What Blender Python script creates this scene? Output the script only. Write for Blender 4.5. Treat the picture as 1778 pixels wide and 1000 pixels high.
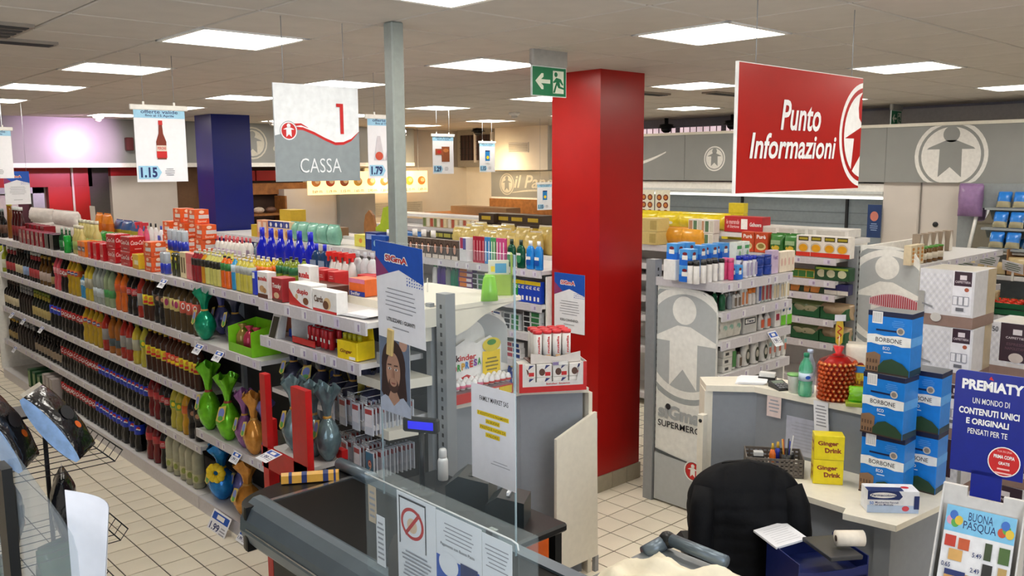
import bpy, bmesh, math, random
from mathutils import Vector, Matrix
random.seed(7)
for _o in list(bpy.data.objects): bpy.data.objects.remove(_o)
SC = bpy.context.scene
COL = SC.collection
PI = math.pi
CEIL = 3.12
# ---------------------------------------------------------------- camera
cam_d = bpy.data.cameras.new('camera'); cam = bpy.data.objects.new('camera', cam_d); COL.objects.link(cam)
cam_d.sensor_fit = 'HORIZONTAL'; cam_d.sensor_width = 36.0; cam_d.lens = 36.0*1503.0/1778.0
cam_d.clip_start = .02; cam_d.clip_end = 100
_yaw, _pit, _rol = .7463, .1393, -.0056
cam.location = (0, 0, 2.44)
_f = Vector((math.sin(_yaw)*math.cos(_pit), math.cos(_yaw)*math.cos(_pit), -math.sin(_pit)))
_r = Vector((math.cos(_yaw), -math.sin(_yaw), 0)); _u = _r.cross(_f)
_r2 = _r*math.cos(_rol)+_u*math.sin(_rol); _u2 = -_r*math.sin(_rol)+_u*math.cos(_rol)
cam.rotation_euler = Matrix((_r2, _u2, -_f)).transposed().to_euler()
SC.camera = cam
# ---------------------------------------------------------------- world, exposure
wd = bpy.data.worlds.new('world'); SC.world = wd; wd.use_nodes = True
wd.node_tree.nodes['Background'].inputs[0].default_value = (.8, .85, 1, 1)
wd.node_tree.nodes['Background'].inputs[1].default_value = .15
SC.view_settings.view_transform = 'Standard'; SC.view_settings.look = 'None'
SC.view_settings.gamma = 1; SC.view_settings.use_curve_mapping = False
SC.view_settings.exposure = 0.3
LIGHT_POWER = 13.5
# ---------------------------------------------------------------- lamps that are not ceiling panels
def lamp(name, typ, loc, energy, color, target=None, size=.1, cone=None, blend=.3):
    d = bpy.data.lights.new(name, typ); d.energy = energy; d.color = color
    o = bpy.data.objects.new(name, d); COL.objects.link(o); o.location = loc
    if typ == 'AREA': d.size = size
    else: d.shadow_soft_size = size
    if cone: d.spot_size = cone; d.spot_blend = blend
    if target is not None: o.rotation_euler = (Vector(target)-Vector(loc)).to_track_quat('-Z', 'Y').to_euler()
    return o
lamp('spot_lamp_pink', 'SPOT', (4.2, 10.66, 2.83), 170, (1, .6, 1), (3.6, 12.6, 2.74), .035, .82, .7)
lamp('counter_lamp_warm', 'AREA', (8.6, 12.2, 2.42), 16, (1, .72, .36), (9.2, 12.9, 1.6), .5)
lamp('counter_lamp_warm_side', 'AREA', (9.9, 11.2, 2.5), 7, (1, .78, .45), (10.6, 11.4, 2.0), .4)
# daylight entering through the shop windows behind the camera
lamp('daylight_window_front', 'AREA', (1.6, -1.44, 1.7), 46, (.80, .88, 1), (1.6, 2, 1.5), 2.2)
lamp('daylight_window_left', 'AREA', (-1.44, 2.2, 1.7), 30, (.80, .88, 1), (2, 2.6, 1.4), 2.2)
# ---------------------------------------------------------------- materials
def lin(c):
    if isinstance(c, str):
        c = c.lstrip('#'); c = [int(c[i:i+2], 16)/255 for i in (0, 2, 4)]
    return [v/12.92 if v <= .04045 else ((v+.055)/1.055)**2.4 for v in c]
MATS = {}
def mat(name, col, rough=.5, metal=0, var=.06, scale=30, emit=0, spec=.5, coat=0, bump=0):
    if name in MATS: return MATS[name]
    m = bpy.data.materials.new(name); m.use_nodes = True; nt = m.node_tree
    b = nt.nodes['Principled BSDF']; c = lin(col)
    b.inputs['Roughness'].default_value = rough; b.inputs['Metallic'].default_value = metal
    b.inputs['Specular IOR Level'].default_value = spec; b.inputs['Coat Weight'].default_value = coat
    tc = nt.nodes.new('ShaderNodeTexCoord'); nz = nt.nodes.new('ShaderNodeTexNoise')
    nz.inputs['Scale'].default_value = scale; nz.inputs['Detail'].default_value = 3
    nt.links.new(tc.outputs['Object'], nz.inputs['Vector'])
    rp = nt.nodes.new('ShaderNodeValToRGB')
    rp.color_ramp.elements[0].position = .3; rp.color_ramp.elements[1].position = .7
    rp.color_ramp.elements[0].color = [max(0, v*(1-var)) for v in c]+[1]
    rp.color_ramp.elements[1].color = [min(1, v*(1+var)) for v in c]+[1]
    nt.links.new(nz.outputs['Fac'], rp.inputs['Fac']); nt.links.new(rp.outputs['Color'], b.inputs['Base Color'])
    if emit:
        nt.links.new(rp.outputs['Color'], b.inputs['Emission Color']); b.inputs['Emission Strength'].default_value = emit
    if bump:
        bp = nt.nodes.new('ShaderNodeBump'); bp.inputs['Strength'].default_value = bump; bp.inputs['Distance'].default_value = .01
        nt.links.new(nz.outputs['Fac'], bp.inputs['Height']); nt.links.new(bp.outputs['Normal'], b.inputs['Normal'])
    MATS[name] = m; return m
def C(col, rough=.45, **k):          # a plain printed / painted colour
    return mat('paint_%s_%d' % (col.lstrip('#'), int(rough*100)), col, rough, **k)
def clear(name, col, amount, rough=.05):   # thin clear plastic: transparent with a glossy skin
    if name in MATS: return MATS[name]
    m = bpy.data.materials.new(name); m.use_nodes = True; nt = m.node_tree; nt.nodes.clear()
    out = nt.nodes.new('ShaderNodeOutputMaterial'); mx = nt.nodes.new('ShaderNodeMixShader')
    tr = nt.nodes.new('ShaderNodeBsdfTransparent'); pr = nt.nodes.new('ShaderNodeBsdfPrincipled')
    tr.inputs[0].default_value = [1-(1-v)*.25 for v in lin(col)]+[1]
    pr.inputs['Base Color'].default_value = lin(col)+[1]; pr.inputs['Roughness'].default_value = rough
    lw = nt.nodes.new('ShaderNodeLayerWeight'); fr = nt.nodes.new('ShaderNodeMath'); fr.operation = 'POWER'; fr.inputs[1].default_value = 8
    nt.links.new(lw.outputs['Facing'], fr.inputs[0])
    nz = nt.nodes.new('ShaderNodeTexNoise'); nz.inputs['Scale'].default_value = 6
    ad = nt.nodes.new('ShaderNodeMath'); ad.operation = 'MULTIPLY_ADD'; ad.inputs[1].default_value = .02; ad.inputs[2].default_value = amount
    su = nt.nodes.new('ShaderNodeMath'); su.operation = 'ADD'; su.use_clamp = True
    nt.links.new(nz.outputs['Fac'], ad.inputs[0]); nt.links.new(ad.outputs[0], su.inputs[0]); nt.links.new(fr.outputs[0], su.inputs[1])
    nt.links.new(su.outputs[0], mx.inputs[0]); nt.links.new(tr.outputs[0], mx.inputs[1]); nt.links.new(pr.outputs[0], mx.inputs[2])
    nt.links.new(mx.outputs[0], out.inputs[0]); MATS[name] = m; return m
# ---------------------------------------------------------------- mesh builder
class MB:
    def __init__(s): s.v = []; s.f = []; s.mi = []; s.mats = []; s.sm = []
    def m(s, mt):
        if mt not in s.mats: s.mats.append(mt)
        return s.mats.index(mt)
    def add(s, vs, fs, mt, smooth=False, M=None):
        o = len(s.v); k = s.m(mt)
        if M is not None: vs = [M @ Vector(v) for v in vs]
        s.v += [tuple(v) for v in vs]
        for f in fs: s.f.append([o+i for i in f]); s.mi.append(k); s.sm.append(smooth)
        return s
    def box(s, x0, x1, y0, y1, z0, z1, mt, M=None):
        vs = [(x, y, z) for z in (z0, z1) for y in (y0, y1) for x in (x0, x1)]
        return s.add(vs, [(0, 2, 3, 1), (4, 5, 7, 6), (0, 1, 5, 4), (2, 6, 7, 3), (0, 4, 6, 2), (1, 3, 7, 5)], mt, False, M)
    def bbox(s, x0, x1, y0, y1, z0, z1, mt, b=.004, M=None):     # box with chamfered edges
        bm = bmesh.new(); bmesh.ops.create_cube(bm, size=1)
        for v in bm.verts: v.co = ((x0+x1)/2+v.co.x*(x1-x0), (y0+y1)/2+v.co.y*(y1-y0), (z0+z1)/2+v.co.z*(z1-z0))
        b = min(b, .45*min(x1-x0, y1-y0, z1-z0))
        bmesh.ops.bevel(bm, geom=bm.edges[:], offset=b, segments=1, affect='EDGES')
        bm.verts.index_update()
        s.add([v.co.copy() for v in bm.verts], [[v.index for v in f.verts] for f in bm.faces], mt, False, M); bm.free(); return s
    def lathe(s, prof, mt, seg=12, M=None, sx=1, sy=1, smooth=True):
        vs = []; fs = []; n = len(prof)
        for r, z in prof:
            for i in range(seg):
                a = 2*PI*i/seg; vs.append((sx*r*math.cos(a), sy*r*math.sin(a), z))
        for j in range(n-1):
            for i in range(seg):
                fs.append((j*seg+i, j*seg+(i+1) % seg, (j+1)*seg+(i+1) % seg, (j+1)*seg+i))
        if prof[0][0] > 1e-4: fs.append(tuple(range(seg))[::-1])
        if prof[-1][0] > 1e-4: fs.append(tuple((n-1)*seg+i for i in range(seg)))
        return s.add(vs, fs, mt, smooth, M)
    def cyl(s, p0, p1, r, mt, seg=10, r2=None, smooth=True):
        p0, p1 = Vector(p0), Vector(p1); d = p1-p0
        M = Matrix.Translation(p0) @ d.to_track_quat('Z', 'Y').to_matrix().to_4x4()
        return s.lathe([(r, 0), (r if r2 is None else r2, d.length)], mt, seg, M, smooth=smooth)
    def tube(s, pts, r, mt, seg=6):
        pts = [Vector(p) for p in pts]; vs = []; fs = []; n = len(pts)
        for i, p in enumerate(pts):
            d = (pts[min(i+1, n-1)]-pts[max(i-1, 0)]).normalized()
            q = d.to_track_quat('Z', 'Y')
            for k in range(seg):
                a = 2*PI*k/seg; vs.append(p+q @ Vector((r*math.cos(a), r*math.sin(a), 0)))
        for j in range(n-1):
            for k in range(seg): fs.append((j*seg+k, j*seg+(k+1) % seg, (j+1)*seg+(k+1) % seg, (j+1)*seg+k))
        fs.append(tuple(range(seg))[::-1]); fs.append(tuple((n-1)*seg+k for k in range(seg)))
        return s.add(vs, fs, mt, True)
    def prism(s, poly, d0, d1, mt, axis='y', M=None, smooth=False):   # polygon in the other two axes, extruded along axis
        def P(a, b, d): return {'y': (a, d, b), 'x': (d, a, b), 'z': (a, b, d)}[axis]
        n = len(poly); vs = [P(a, b, d0) for a, b in poly]+[P(a, b, d1) for a, b in poly]
        fs = [tuple(range(n)), tuple(range(n, 2*n))[::-1]]+[(i, i+n, (i+1) % n+n, (i+1) % n) for i in range(n)]
        return s.add(vs, fs, mt, smooth, M)
    def ell(s, c, rx, ry, rz, mt, seg=12, rings=8, M=None):
        prof = [(math.sin(PI*j/rings), -math.cos(PI*j/rings)) for j in range(rings+1)]
        T = Matrix.Translation(Vector(c)) @ Matrix.Diagonal((rx, ry, rz, 1))
        if M is not None: T = M @ T
        return s.lathe(prof, mt, seg, T)
    def mesh(s, name):
        me = bpy.data.meshes.new(name); me.from_pydata(s.v, [], s.f)
        for t in s.mats: me.materials.append(t)
        me.polygons.foreach_set('material_index', s.mi); me.polygons.foreach_set('use_smooth', s.sm)
        me.update(); return me
    def ob(s, name, parent=None, loc=(0, 0, 0), rot=(0, 0, 0), fix=True):
        me = s.mesh(name)
        if fix:
            bm = bmesh.new(); bm.from_mesh(me); bmesh.ops.recalc_face_normals(bm, faces=bm.faces[:]); bm.to_mesh(me); bm.free()
        return link(name, me, parent, loc, rot)
def link(name, me, parent=None, loc=(0, 0, 0), rot=(0, 0, 0)):
    o = bpy.data.objects.new(name, me); COL.objects.link(o); o.location = loc; o.rotation_euler = rot
    if parent is not None: o.parent = parent
    return o
def empty(name, loc=(0, 0, 0), rz=0):
    o = bpy.data.objects.new(name, None); COL.objects.link(o); o.location = loc; o.rotation_euler = (0, 0, rz)
    o.empty_display_size = .05; return o
def tag(o, label, cat, group=None, kind=None):
    o['label'] = label; o['category'] = cat
    if group: o['group'] = group
    if kind: o['kind'] = kind
    return o
def struct(o, label=None):
    o['kind'] = 'structure'
    if label: o['label'] = label
    return o
# ---------------------------------------------------------------- flat print (posters, packs, signs)
_TX = {}
def text_tris(t, bold=0, shear=0):
    k = (t, bold, shear)
    if k in _TX: return _TX[k]
    cu = bpy.data.curves.new('lettering', 'FONT'); cu.body = t; cu.size = 1; cu.resolution_u = 3; cu.offset = bold; cu.shear = shear
    o = bpy.data.objects.new('lettering', cu); COL.objects.link(o)
    dg = bpy.context.evaluated_depsgraph_get(); me = o.evaluated_get(dg).to_mesh()
    vs = [(v.co.x, v.co.y) for v in me.vertices]; fs = [tuple(p.vertices) for p in me.polygons]
    o.evaluated_get(dg).to_mesh_clear(); bpy.data.objects.remove(o); bpy.data.curves.remove(cu)
    x0 = min(v[0] for v in vs); x1 = max(v[0] for v in vs); y0 = min(v[1] for v in vs); y1 = max(v[1] for v in vs)
    _TX[k] = ([((x-x0)/(x1-x0), (y-y0)/(y1-y0)) for x, y in vs], fs); return _TX[k]
class Print:
    """draws flat shapes on the rectangle O + a*U + b*V (a, b in 0..1), each layer a hair further out along N"""
    def __init__(s, mb, O, U, V, eps=.0005):
        s.mb = mb; s.O = Vector(O); s.U = Vector(U); s.V = Vector(V); s.N = s.U.cross(s.V).normalized(); s.e = eps; s.k = 1
    def P(s, a, b): return s.O+s.U*a+s.V*b+s.N*(s.e*s.k)
    def poly(s, pts, mt, lay=True):
        s.mb.add([s.P(a, b) for a, b in pts], [tuple(range(len(pts)))], mt)
        if lay: s.k += 1
        return s
    def rect(s, a0, b0, a1, b1, mt): return s.poly([(a0, b0), (a1, b0), (a1, b1), (a0, b1)], mt)
    def disc(s, a, b, ra, rb, mt, n=20, t0=0, t1=2*PI):
        return s.poly([(a+ra*math.cos(t0+(t1-t0)*i/n), b+rb*math.sin(t0+(t1-t0)*i/n)) for i in range(n)], mt)
    def strip(s, pts, w, mt):        # a brush stroke: pts (a,b), width in b
        n = len(pts)
        if not isinstance(w, (list, tuple)): w = [w]*n
        vs = [s.P(a, b+w[i]/2) for i, (a, b) in enumerate(pts)]+[s.P(a, b-w[i]/2) for i, (a, b) in enumerate(pts)]
        s.mb.add(vs, [(n+i, n+i+1, i+1, i) for i in range(n-1)], mt); s.k += 1; return s
    def text(s, t, a0, b0, a1, b1, mt, bold=.01, shear=0):
        vs, fs = text_tris(t, bold, shear)
        s.mb.add([s.P(a0+x*(a1-a0), b0+y*(b1-b0)) for x, y in vs], fs, mt); s.k += 1; return s
    def lines(s, a0, b0, a1, b1, n, mt, fill=.4, seed=1):     # rows of print too small to read
        r = random.Random(seed); h = (b1-b0)/n
        for i in range(n):
            w = (a1-a0)*r.uniform(.65, 1); c = (a0+a1)/2
            s.poly([(c-w/2, b1-h*(i+.5-fill/2)), (c+w/2, b1-h*(i+.5-fill/2)), (c+w/2, b1-h*(i+.5+fill/2)), (c-w/2, b1-h*(i+.5+fill/2))], mt, False)
        s.k += 1; return s
    def man(s, a, b, ra, rb, mt):      # the little figure with open arms
        q = [(-.16, .52), (-.72, .28), (-.78, .22), (-.36, .22), (-.38, -.72), (0, -.38), (.38, -.72), (.36, .22), (.78, .22), (.72, .28), (.16, .52)]
        s.poly([(a+x*ra, b+y*rb) for x, y in q[:5]+[(0, -.38)]+q[6:]], mt, False)
        s.disc(a, b+.72*rb, .27*ra, .27*rb, mt); return s
    def roundel(s, a, b, ra, rb, c_ring, c_in, c_man):
        s.disc(a, b, ra, rb, c_ring, 28); s.disc(a, b, ra*.91, rb*.91, c_in, 28); s.disc(a, b, ra*.83, rb*.83, c_ring, 28)
        return s

# ================================================================ THE SETTING
M_tile = mat('floor_tile', '#efe6d2', .3, var=.05, scale=3)
M_grout = mat('grout', '#4a4036', .9)
M_base = mat('skirting_tile', '#a9a08c', .4)
M_ceil = mat('ceiling_panel', '#c4bcb1', .9, var=.04, scale=6)
M_void = mat('ceiling_void', '#3f3934', .9)
M_wall = mat('wall_paint', '#cfc6bd', .7, var=.03, scale=4)
M_wallb = mat('wall_warm', '#e6dccb', .7, var=.03, scale=4)
M_grey = mat('fascia_grey', '#8f908d', .3, var=.03, scale=5)
M_white = mat('white_trim', '#eeebe4', .45)
M_cream = mat('cream_laminate', '#ece6d6', .4, var=.03)
M_red = mat('red_gloss', '#ac120e', .28, var=.05, scale=4)
M_blue = mat('blue_gloss', '#02146c', .3, var=.05, scale=4)
M_shelf = mat('shelf_enamel', '#d9d7d6', .38, var=.03)
M_lip = mat('price_rail', '#cfcbd0', .4, var=.05, scale=60)
M_steel = mat('grey_steel', '#9b9fa3', .4, metal=.3, var=.04)
M_panelg = mat('panel_grey', '#b4b8b9', .45, var=.03)
M_desk = mat('desk_grey', '#8d9299', .5, var=.03)
M_black = mat('black_plastic', '#111213', .35)
M_dark = mat('dark_back', '#2a2a2c', .7)
M_wood = mat('warm_wood', '#96602f', .5, var=.25, scale=14)
M_chrome = mat('chrome_wire', '#b9bcc0', .25, metal=.9)
M_paper = mat('paper', '#eeeef2', .7, var=.02)
M_ink = mat('ink_black', '#1b1c22', .6)
M_inkg = mat('ink_grey', '#9c9ca3', .6)
W = M_white

floor = struct(MB().box(-1.5, 10.9, -1.5, 13.1, -.12, -.004, M_grout).ob('floor'))
T0x, T0y = .036, .019
tile_me = MB().box(-.0958, .0958, -.0958, .0958, -.006, 0, M_tile).mesh('tile')
near = [(x0, y0) for rng in (((1.2, 2.42), (3.6, 8.3)), ((3.55, 5.0), (2.55, 4.25)), ((2.0, 2.6), (2.2, 3.0)))
        for i in range(60) for j in range(70)
        for x0, y0 in [(T0x+.2*i+.1-1.4, T0y+.2*j+.1-1.4)] if rng[0][0] < x0 < rng[0][1] and rng[1][0] < y0 < rng[1][1]][:300]
ns = set((round(a, 3), round(b, 3)) for a, b in near)
for x0, y0 in near: link('tile', tile_me, floor, (x0, y0, 0))
far_t = MB()
for i in range(61):
    for j in range(72):
        x0, y0 = T0x+.2*i+.1-1.4, T0y+.2*j+.1-1.4
        if (round(x0, 3), round(y0, 3)) in ns or x0 > 10.8 or y0 > 13: continue
        far_t.add([(x0-.0958, y0-.0958, 0), (x0+.0958, y0-.0958, 0), (x0+.0958, y0+.0958, 0), (x0-.0958, y0+.0958, 0)], [(0, 1, 2, 3)], M_tile)
o = far_t.ob('tile_field', floor, fix=False); o['kind'] = 'stuff'

ceiling = struct(MB().box(-1.5, 10.9, -1.5, 13.1, CEIL+.012, CEIL+.1, M_void).ob('ceiling'))
LX = (2.15, 3.95, 6.35, 8.75); LY = [.92+1.8*k for k in range(7)]
lights = [(x, y) for x in LX for y in LY]
pan_me = MB().bbox(-.2935, .2935, -.2935, .2935, 0, .014, M_ceil, .005).mesh('ceiling_panel')
cells = []
for i in range(21):
    for j in range(25):
        x, y = 2.15-.6*6+.6*i, 2.72-.6*7+.6*j
        if x > 10.7 or y > 12.95 or any(abs(x-a) < .1 and abs(y-b) < .1 for a, b in lights): continue
        d = Vector((x, y, 0)).length; ang = math.atan2(x, y)-_yaw
        cells.append((0 if abs(ang) < .66 and x+y > 3 else 1, d, x, y))
cells.sort()
rest = MB()
for k, (v, d, x, y) in enumerate(cells):
    if k < 290 and v == 0: link('ceiling_panel', pan_me, ceiling, (x, y, CEIL))
    else: rest.box(x-.297, x+.297, y-.297, y+.297, CEIL, CEIL+.012, M_ceil)
o = rest.ob('ceiling_panel_field', ceiling, fix=False); o['kind'] = 'stuff'
# recessed light panels
M_glow = mat('diffuser_glow', '#fffaf0', .6, var=0, emit=LIGHT_POWER)
M_lframe = mat('light_frame', '#f4f2ec', .4)
fr = MB()
for a in (0, PI/2, PI, 3*PI/2): fr.box(-.297, .297, .27, .297, -.004, .03, M_lframe, Matrix.Rotation(a, 4, 'Z'))
fr_me = fr.mesh('frame'); df_me = MB().box(-.27, .27, -.27, .27, .006, .012, M_glow).mesh('diffuser')
ordn = ['first', 'second', 'third', 'fourth', 'fifth', 'sixth', 'seventh', 'eighth', 'ninth', 'tenth', 'eleventh', 'twelfth', 'thirteenth', 'fourteenth',
        'fifteenth', 'sixteenth', 'seventeenth', 'eighteenth', 'nineteenth', 'twentieth']
rown = {2.15: 'row over the drinks aisle', 3.95: 'row left of the red column', 6.35: 'row right of the red column', 8.75: 'row nearest the refrigerated wall'}
for x, y in lights:
    e = empty('ceiling_light', (x, y, CEIL)); link('frame', fr_me, e); link('diffuser', df_me, e)
    k = LY.index(y)
    tag(e, 'square ceiling light, %s from front in %s' % (ordn[k], rown[x]), 'ceiling light', 'square light panels in the ceiling')

# outer walls
struct(MB().box(-1.5, 10.9, 13.1, 13.25, 0, 3.3, M_wall).ob('wall_back'))
struct(MB().box(10.9, 11.05, -1.5, 13.25, 0, 3.3, M_wall).ob('wall_right'))
struct(MB().box(-1.65, -1.5, -1.65, 13.25, 0, 3.3, M_wall).ob('wall_left'))
struct(MB().box(-1.5, 11.05, -1.65, -1.5, 0, 3.3, M_wall).ob('wall_front'))

# shop windows behind the viewer, where the daylight comes in
for n_, (x0, x1, y0, y1) in (('window_3', (.45, 2.75, -1.5, -1.47)), ('window_4', (-1.5, -1.47, 1.05, 3.35))):
    w_ = struct(MB().box(x0, x1, y0, y1, .55, 2.85, mat('window_daylight', '#dfe8f4', .3, var=.05, scale=2, emit=1.0)).ob(n_), 'tall shop window pane with daylight, '+('beyond the flyer stand' if n_ == 'window_3' else 'beside the crisp rack'))
    for k in range(3):
        t = k/2
        if x1-x0 > .5: MB().box(x0+(x1-x0)*t-.03, x0+(x1-x0)*t+.03, y1, y1+.02, .5, 2.9, M_white).ob('window_frame', w_)
        else: MB().box(x1, x1+.02, y0+(y1-y0)*t-.03, y0+(y1-y0)*t+.03, .5, 2.9, M_white).ob('window_frame', w_)
# columns
cx0, cx1, cy0, cy1 = 4.71, 5.2, 4.16, 4.64
col = struct(MB().box(cx0, cx1, cy0, cy1, 0, CEIL, M_red).ob('column_red'), 'square glossy red structural column reaching the ceiling')
for k in range(3):
    w = (cx1-cx0+.02)/3
    MB().box(cx0-.01+w*k+.002, cx0-.01+w*(k+1)-.002, cy0-.012, cy0, 0, .125, M_base).ob('skirting_tile', col)
    w = (cy1-cy0)/3
    MB().box(cx0-.012, cx0, cy0+w*k+.002, cy0+w*(k+1)-.002, 0, .125, M_base).ob('skirting_tile', col)
struct(MB().box(4.76, 5.28, 10.72, 11.22, 0, CEIL, M_blue).ob('column_blue'), 'square glossy dark blue structural column behind the drinks shelves')
pol = struct(MB().bbox(2.435, 2.505, 3.455, 3.525, 1.42, CEIL, mat('post_grey', '#8f958f', .45), .006).ob('column_post'), 'slim grey square steel post beside the till')
MB().box(2.45, 2.49, 3.525, 3.68, 1.44, 1.5, M_steel).ob('post_bracket', pol)

# fascia over the back (left) wall with roundel and pale trim
fas = struct(MB().box(.6, 9.3, 12.6, 12.72, 2.52, CEIL, M_grey).ob('trim_1'), 'grey fascia band along the back wall')
MB().box(.6, 9.3, 12.585, 12.72, 2.46, 2.52, W).ob('trim_strip', fas)
m = MB(); p = Print(m, (5.95, 12.6, 2.52), (1.9, 0, 0), (0, 0, .6))
LG = C('#c9c4b6', .5)
p.disc(.15, .5, .13, .41, LG); p.disc(.15, .5, .118, .374, M_grey); p.disc(.15, .5, .105, .33, LG); p.man(.15, .48, .105, .33, M_grey)
p.text('gastronomia', .33, .3, .98, .75, LG, .01, .25)
m.ob('painted_logo', fas)
# wall finishes under the fascia : doorway, red frame, niche, pale panels
u = struct(MB().box(1.0, 4.0, 13.0, 13.1, 2.2, 2.46, M_red).ob('trim_2'), 'red strip above the back doorway')
MB().box(3.42, 3.95, 12.98, 13.1, 0, 2.2, M_red).ob('red_panel', u)
MB().box(3.72, 3.745, 12.96, 13.0, 0, 2.46, M_wall).ob('edge_strip', u)
d = struct(MB().box(2.3, 3.05, 13.02, 13.06, 0, 2.1, C('#b9b1ad', .6)).ob('door_1'), 'pale back door standing in a grey frame')
MB().box(3.22, 3.36, 12.96, 13.1, 0, 2.2, M_steel).ob('door_frame', d)
MB().box(1.9, 3.36, 12.96, 13.1, 2.12, 2.2, M_steel).ob('door_frame', d)
MB().box(3.06, 3.22, 13.05, 13.09, 0, 2.1, C('#3d1318', .7)).ob('curtain', d)
struct(MB().box(3.95, 4.22, 13.0, 13.1, 0, 2.46, C('#4d4744', .8)).ob('wall_niche'))
w2 = struct(MB().box(4.22, 5.15, 12.9, 13.1, 0, 2.34, M_wall).ob('wall_panel'))
MB().box(4.22, 5.15, 12.9, 13.1, 2.34, 2.46, M_red).ob('red_strip', w2)
struct(MB().box(5.15, 5.5, 12.95, 13.1, 0, 2.46, C('#6b4a2c', .6)).ob('wall_niche_brown'))
# bakery rack wall to the right of the blue column
w3 = struct(MB().box(5.5, 7.3, 13.0, 13.1, 0, 2.46, C('#3a2417', .7)).ob('wall_bakery'), 'dark wooden bakery wall behind the drinks shelves')
for k in range(4): MB().box(5.6+k*.42, 6.0+k*.42, 12.93, 13.0, 2.24, 2.4, M_red).ob('red_tile', w3)
MB().box(5.5, 7.3, 12.9, 13.0, 2.02, 2.2, M_wood).ob('wood_beam', w3)
w4 = struct(MB().box(6.8, 8.25, 12.72, 12.95, 0, 2.1, M_wall).ob('wall_pale_panel'))
struct(MB().box(7.75, 8.45, 12.6, 12.7, 0, 2.06, mat('stainless', '#a7adb0', .3, metal=.7, var=.08, scale=3)).ob('wall_stainless'), 'stainless steel cladding behind the counter')
struct(MB().box(9.3, 10.9, 12.95, 13.1, 0, 2.44, M_wallb).ob('wall_warm_back'))
struct(MB().box(10.75, 10.9, 8.9, 12.95, 0, 2.44, M_wallb).ob('wall_warm_side'))
struct(MB().box(8.45, 10.9, 12.9, 12.95, 0, 2.43, M_wallb).ob('wall_warm_panel'))
# barred corner window, white duct with grille
wn = struct(MB().box(10.5, 10.75, 11.75, 12.85, 2.44, CEIL, C('#8d857a', .6)).ob('window_1'), 'barred high window in the far corner')
MB().box(10.485, 10.5, 11.85, 12.75, 2.56, 3.02, C('#3b2724', .35)).ob('pane', wn)
for k in range(9): MB().box(10.47, 10.48, 11.9+k*.1, 11.908+k*.1, 2.56, 3.02, M_dark).ob('window_bar', wn)
for k in range(3): MB().box(10.468, 10.478, 11.85, 12.75, 2.66+k*.12, 2.667+k*.12, M_dark).ob('window_bar', wn)
for y in (11.82, 12.28): MB().box(10.46, 10.5, y, y+.05, 2.52, 3.06, M_wall).ob('window_frame', wn)
dc = struct(MB().box(10.35, 10.75, 10.3, 11.62, 2.38, CEIL, M_wallb).ob('trim_3'), 'white boxed duct under the ceiling')
g = MB().box(10.335, 10.35, 10.75, 11.25, 2.68, 2.85, M_wall).ob('grille', dc)
for k in range(5): MB().box(10.328, 10.336, 10.77, 11.23, 2.7+k*.028, 2.712+k*.028, C('#a39b8c', .6)).ob('grille_slat', g)
# "il Pane" board on the side wall
bd = struct(MB().box(10.55, 10.62, 9.4, 11.95, 1.9, 2.36, M_grey).ob('trim_4'), 'grey bakery sign board on the side wall')
m = MB(); p = Print(m, (10.55, 11.95, 1.9), (0, -2.55, 0), (0, 0, .46))
p.disc(.165, .5, .075, .42, LG); p.disc(.165, .5, .067, .38, M_grey); p.disc(.165, .5, .06, .34, LG); p.man(.165, .48, .06, .34, M_grey)
p.text('il Pane', .24, .36, .62, .85, LG, .015, .25)
p.strip([(.22+.5*t/12, .18+.1*math.sin(t/12*PI)) for t in range(13)], [.02+.05*math.sin(PI*(t+.5)/13) for t in range(13)], LG)
m.ob('painted_lettering', bd)
MB().box(10.55, 10.62, 9.4, 11.95, 1.87, 1.9, W).ob('trim_strip', bd)
MB().box(10.5, 10.6, 9.4, 11.95, 1.3, 1.87, M_wood).ob('wood_panel', bd)
# right side : long fascia with roundels above the refrigerated wall
fz0, fz1 = 2.24, 2.855
fr_ = struct(MB().box(9.9, 10.02, -1.0, 9.2, fz0, fz1, M_grey).ob('trim_5'), 'long grey fascia band with white roundels above the refrigerated wall')
MB().box(9.88, 10.04, -1.0, 9.2, fz1, fz1+.035, M_cream).ob('trim_strip', fr_)
for y in (4.42, 7.2): MB().box(9.896, 9.9, y, y+.008, fz0, fz1, C('#80817f', .5)).ob('panel_joint', fr_)
WR = C('#e4e1db', .5)
def roundel(y, z, R, name, clip=False):
    m = MB(); p = Print(m, (9.9, y+R, z-R), (0, -2*R, 0), (0, 0, 2*R))
    def disc(r, mt):
        pts = []
        for i in range(40):
            a = 2*PI*i/40; b = .5+r*math.sin(a)
            if clip: b = min(max(b, (fz0+.002-(z-R))/(2*R)), (fz1-.002-(z-R))/(2*R))
            pts.append((.5+r*math.cos(a), b))
        p.poly(pts, mt)
    disc(.5, WR); disc(.445, M_grey); disc(.405, WR); p.man(.5, .5, .42, .42, M_grey); m.ob(name, fr_)
roundel(3.72, 2.53, .38, 'painted_roundel', True); roundel(6.72, 2.53, .165, 'painted_roundel')
m = MB(); p = Print(m, (9.9, 8.6, 2.24), (0, -1.2, 0), (0, 0, .6))
p.strip([(.1+.8*t/14, .3+.35*(t/14)**2) for t in range(15)], [.02+.05*math.sin(PI*(t+.3)/15) for t in range(15)], WR)
m.ob('painted_swoosh', fr_)
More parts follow.
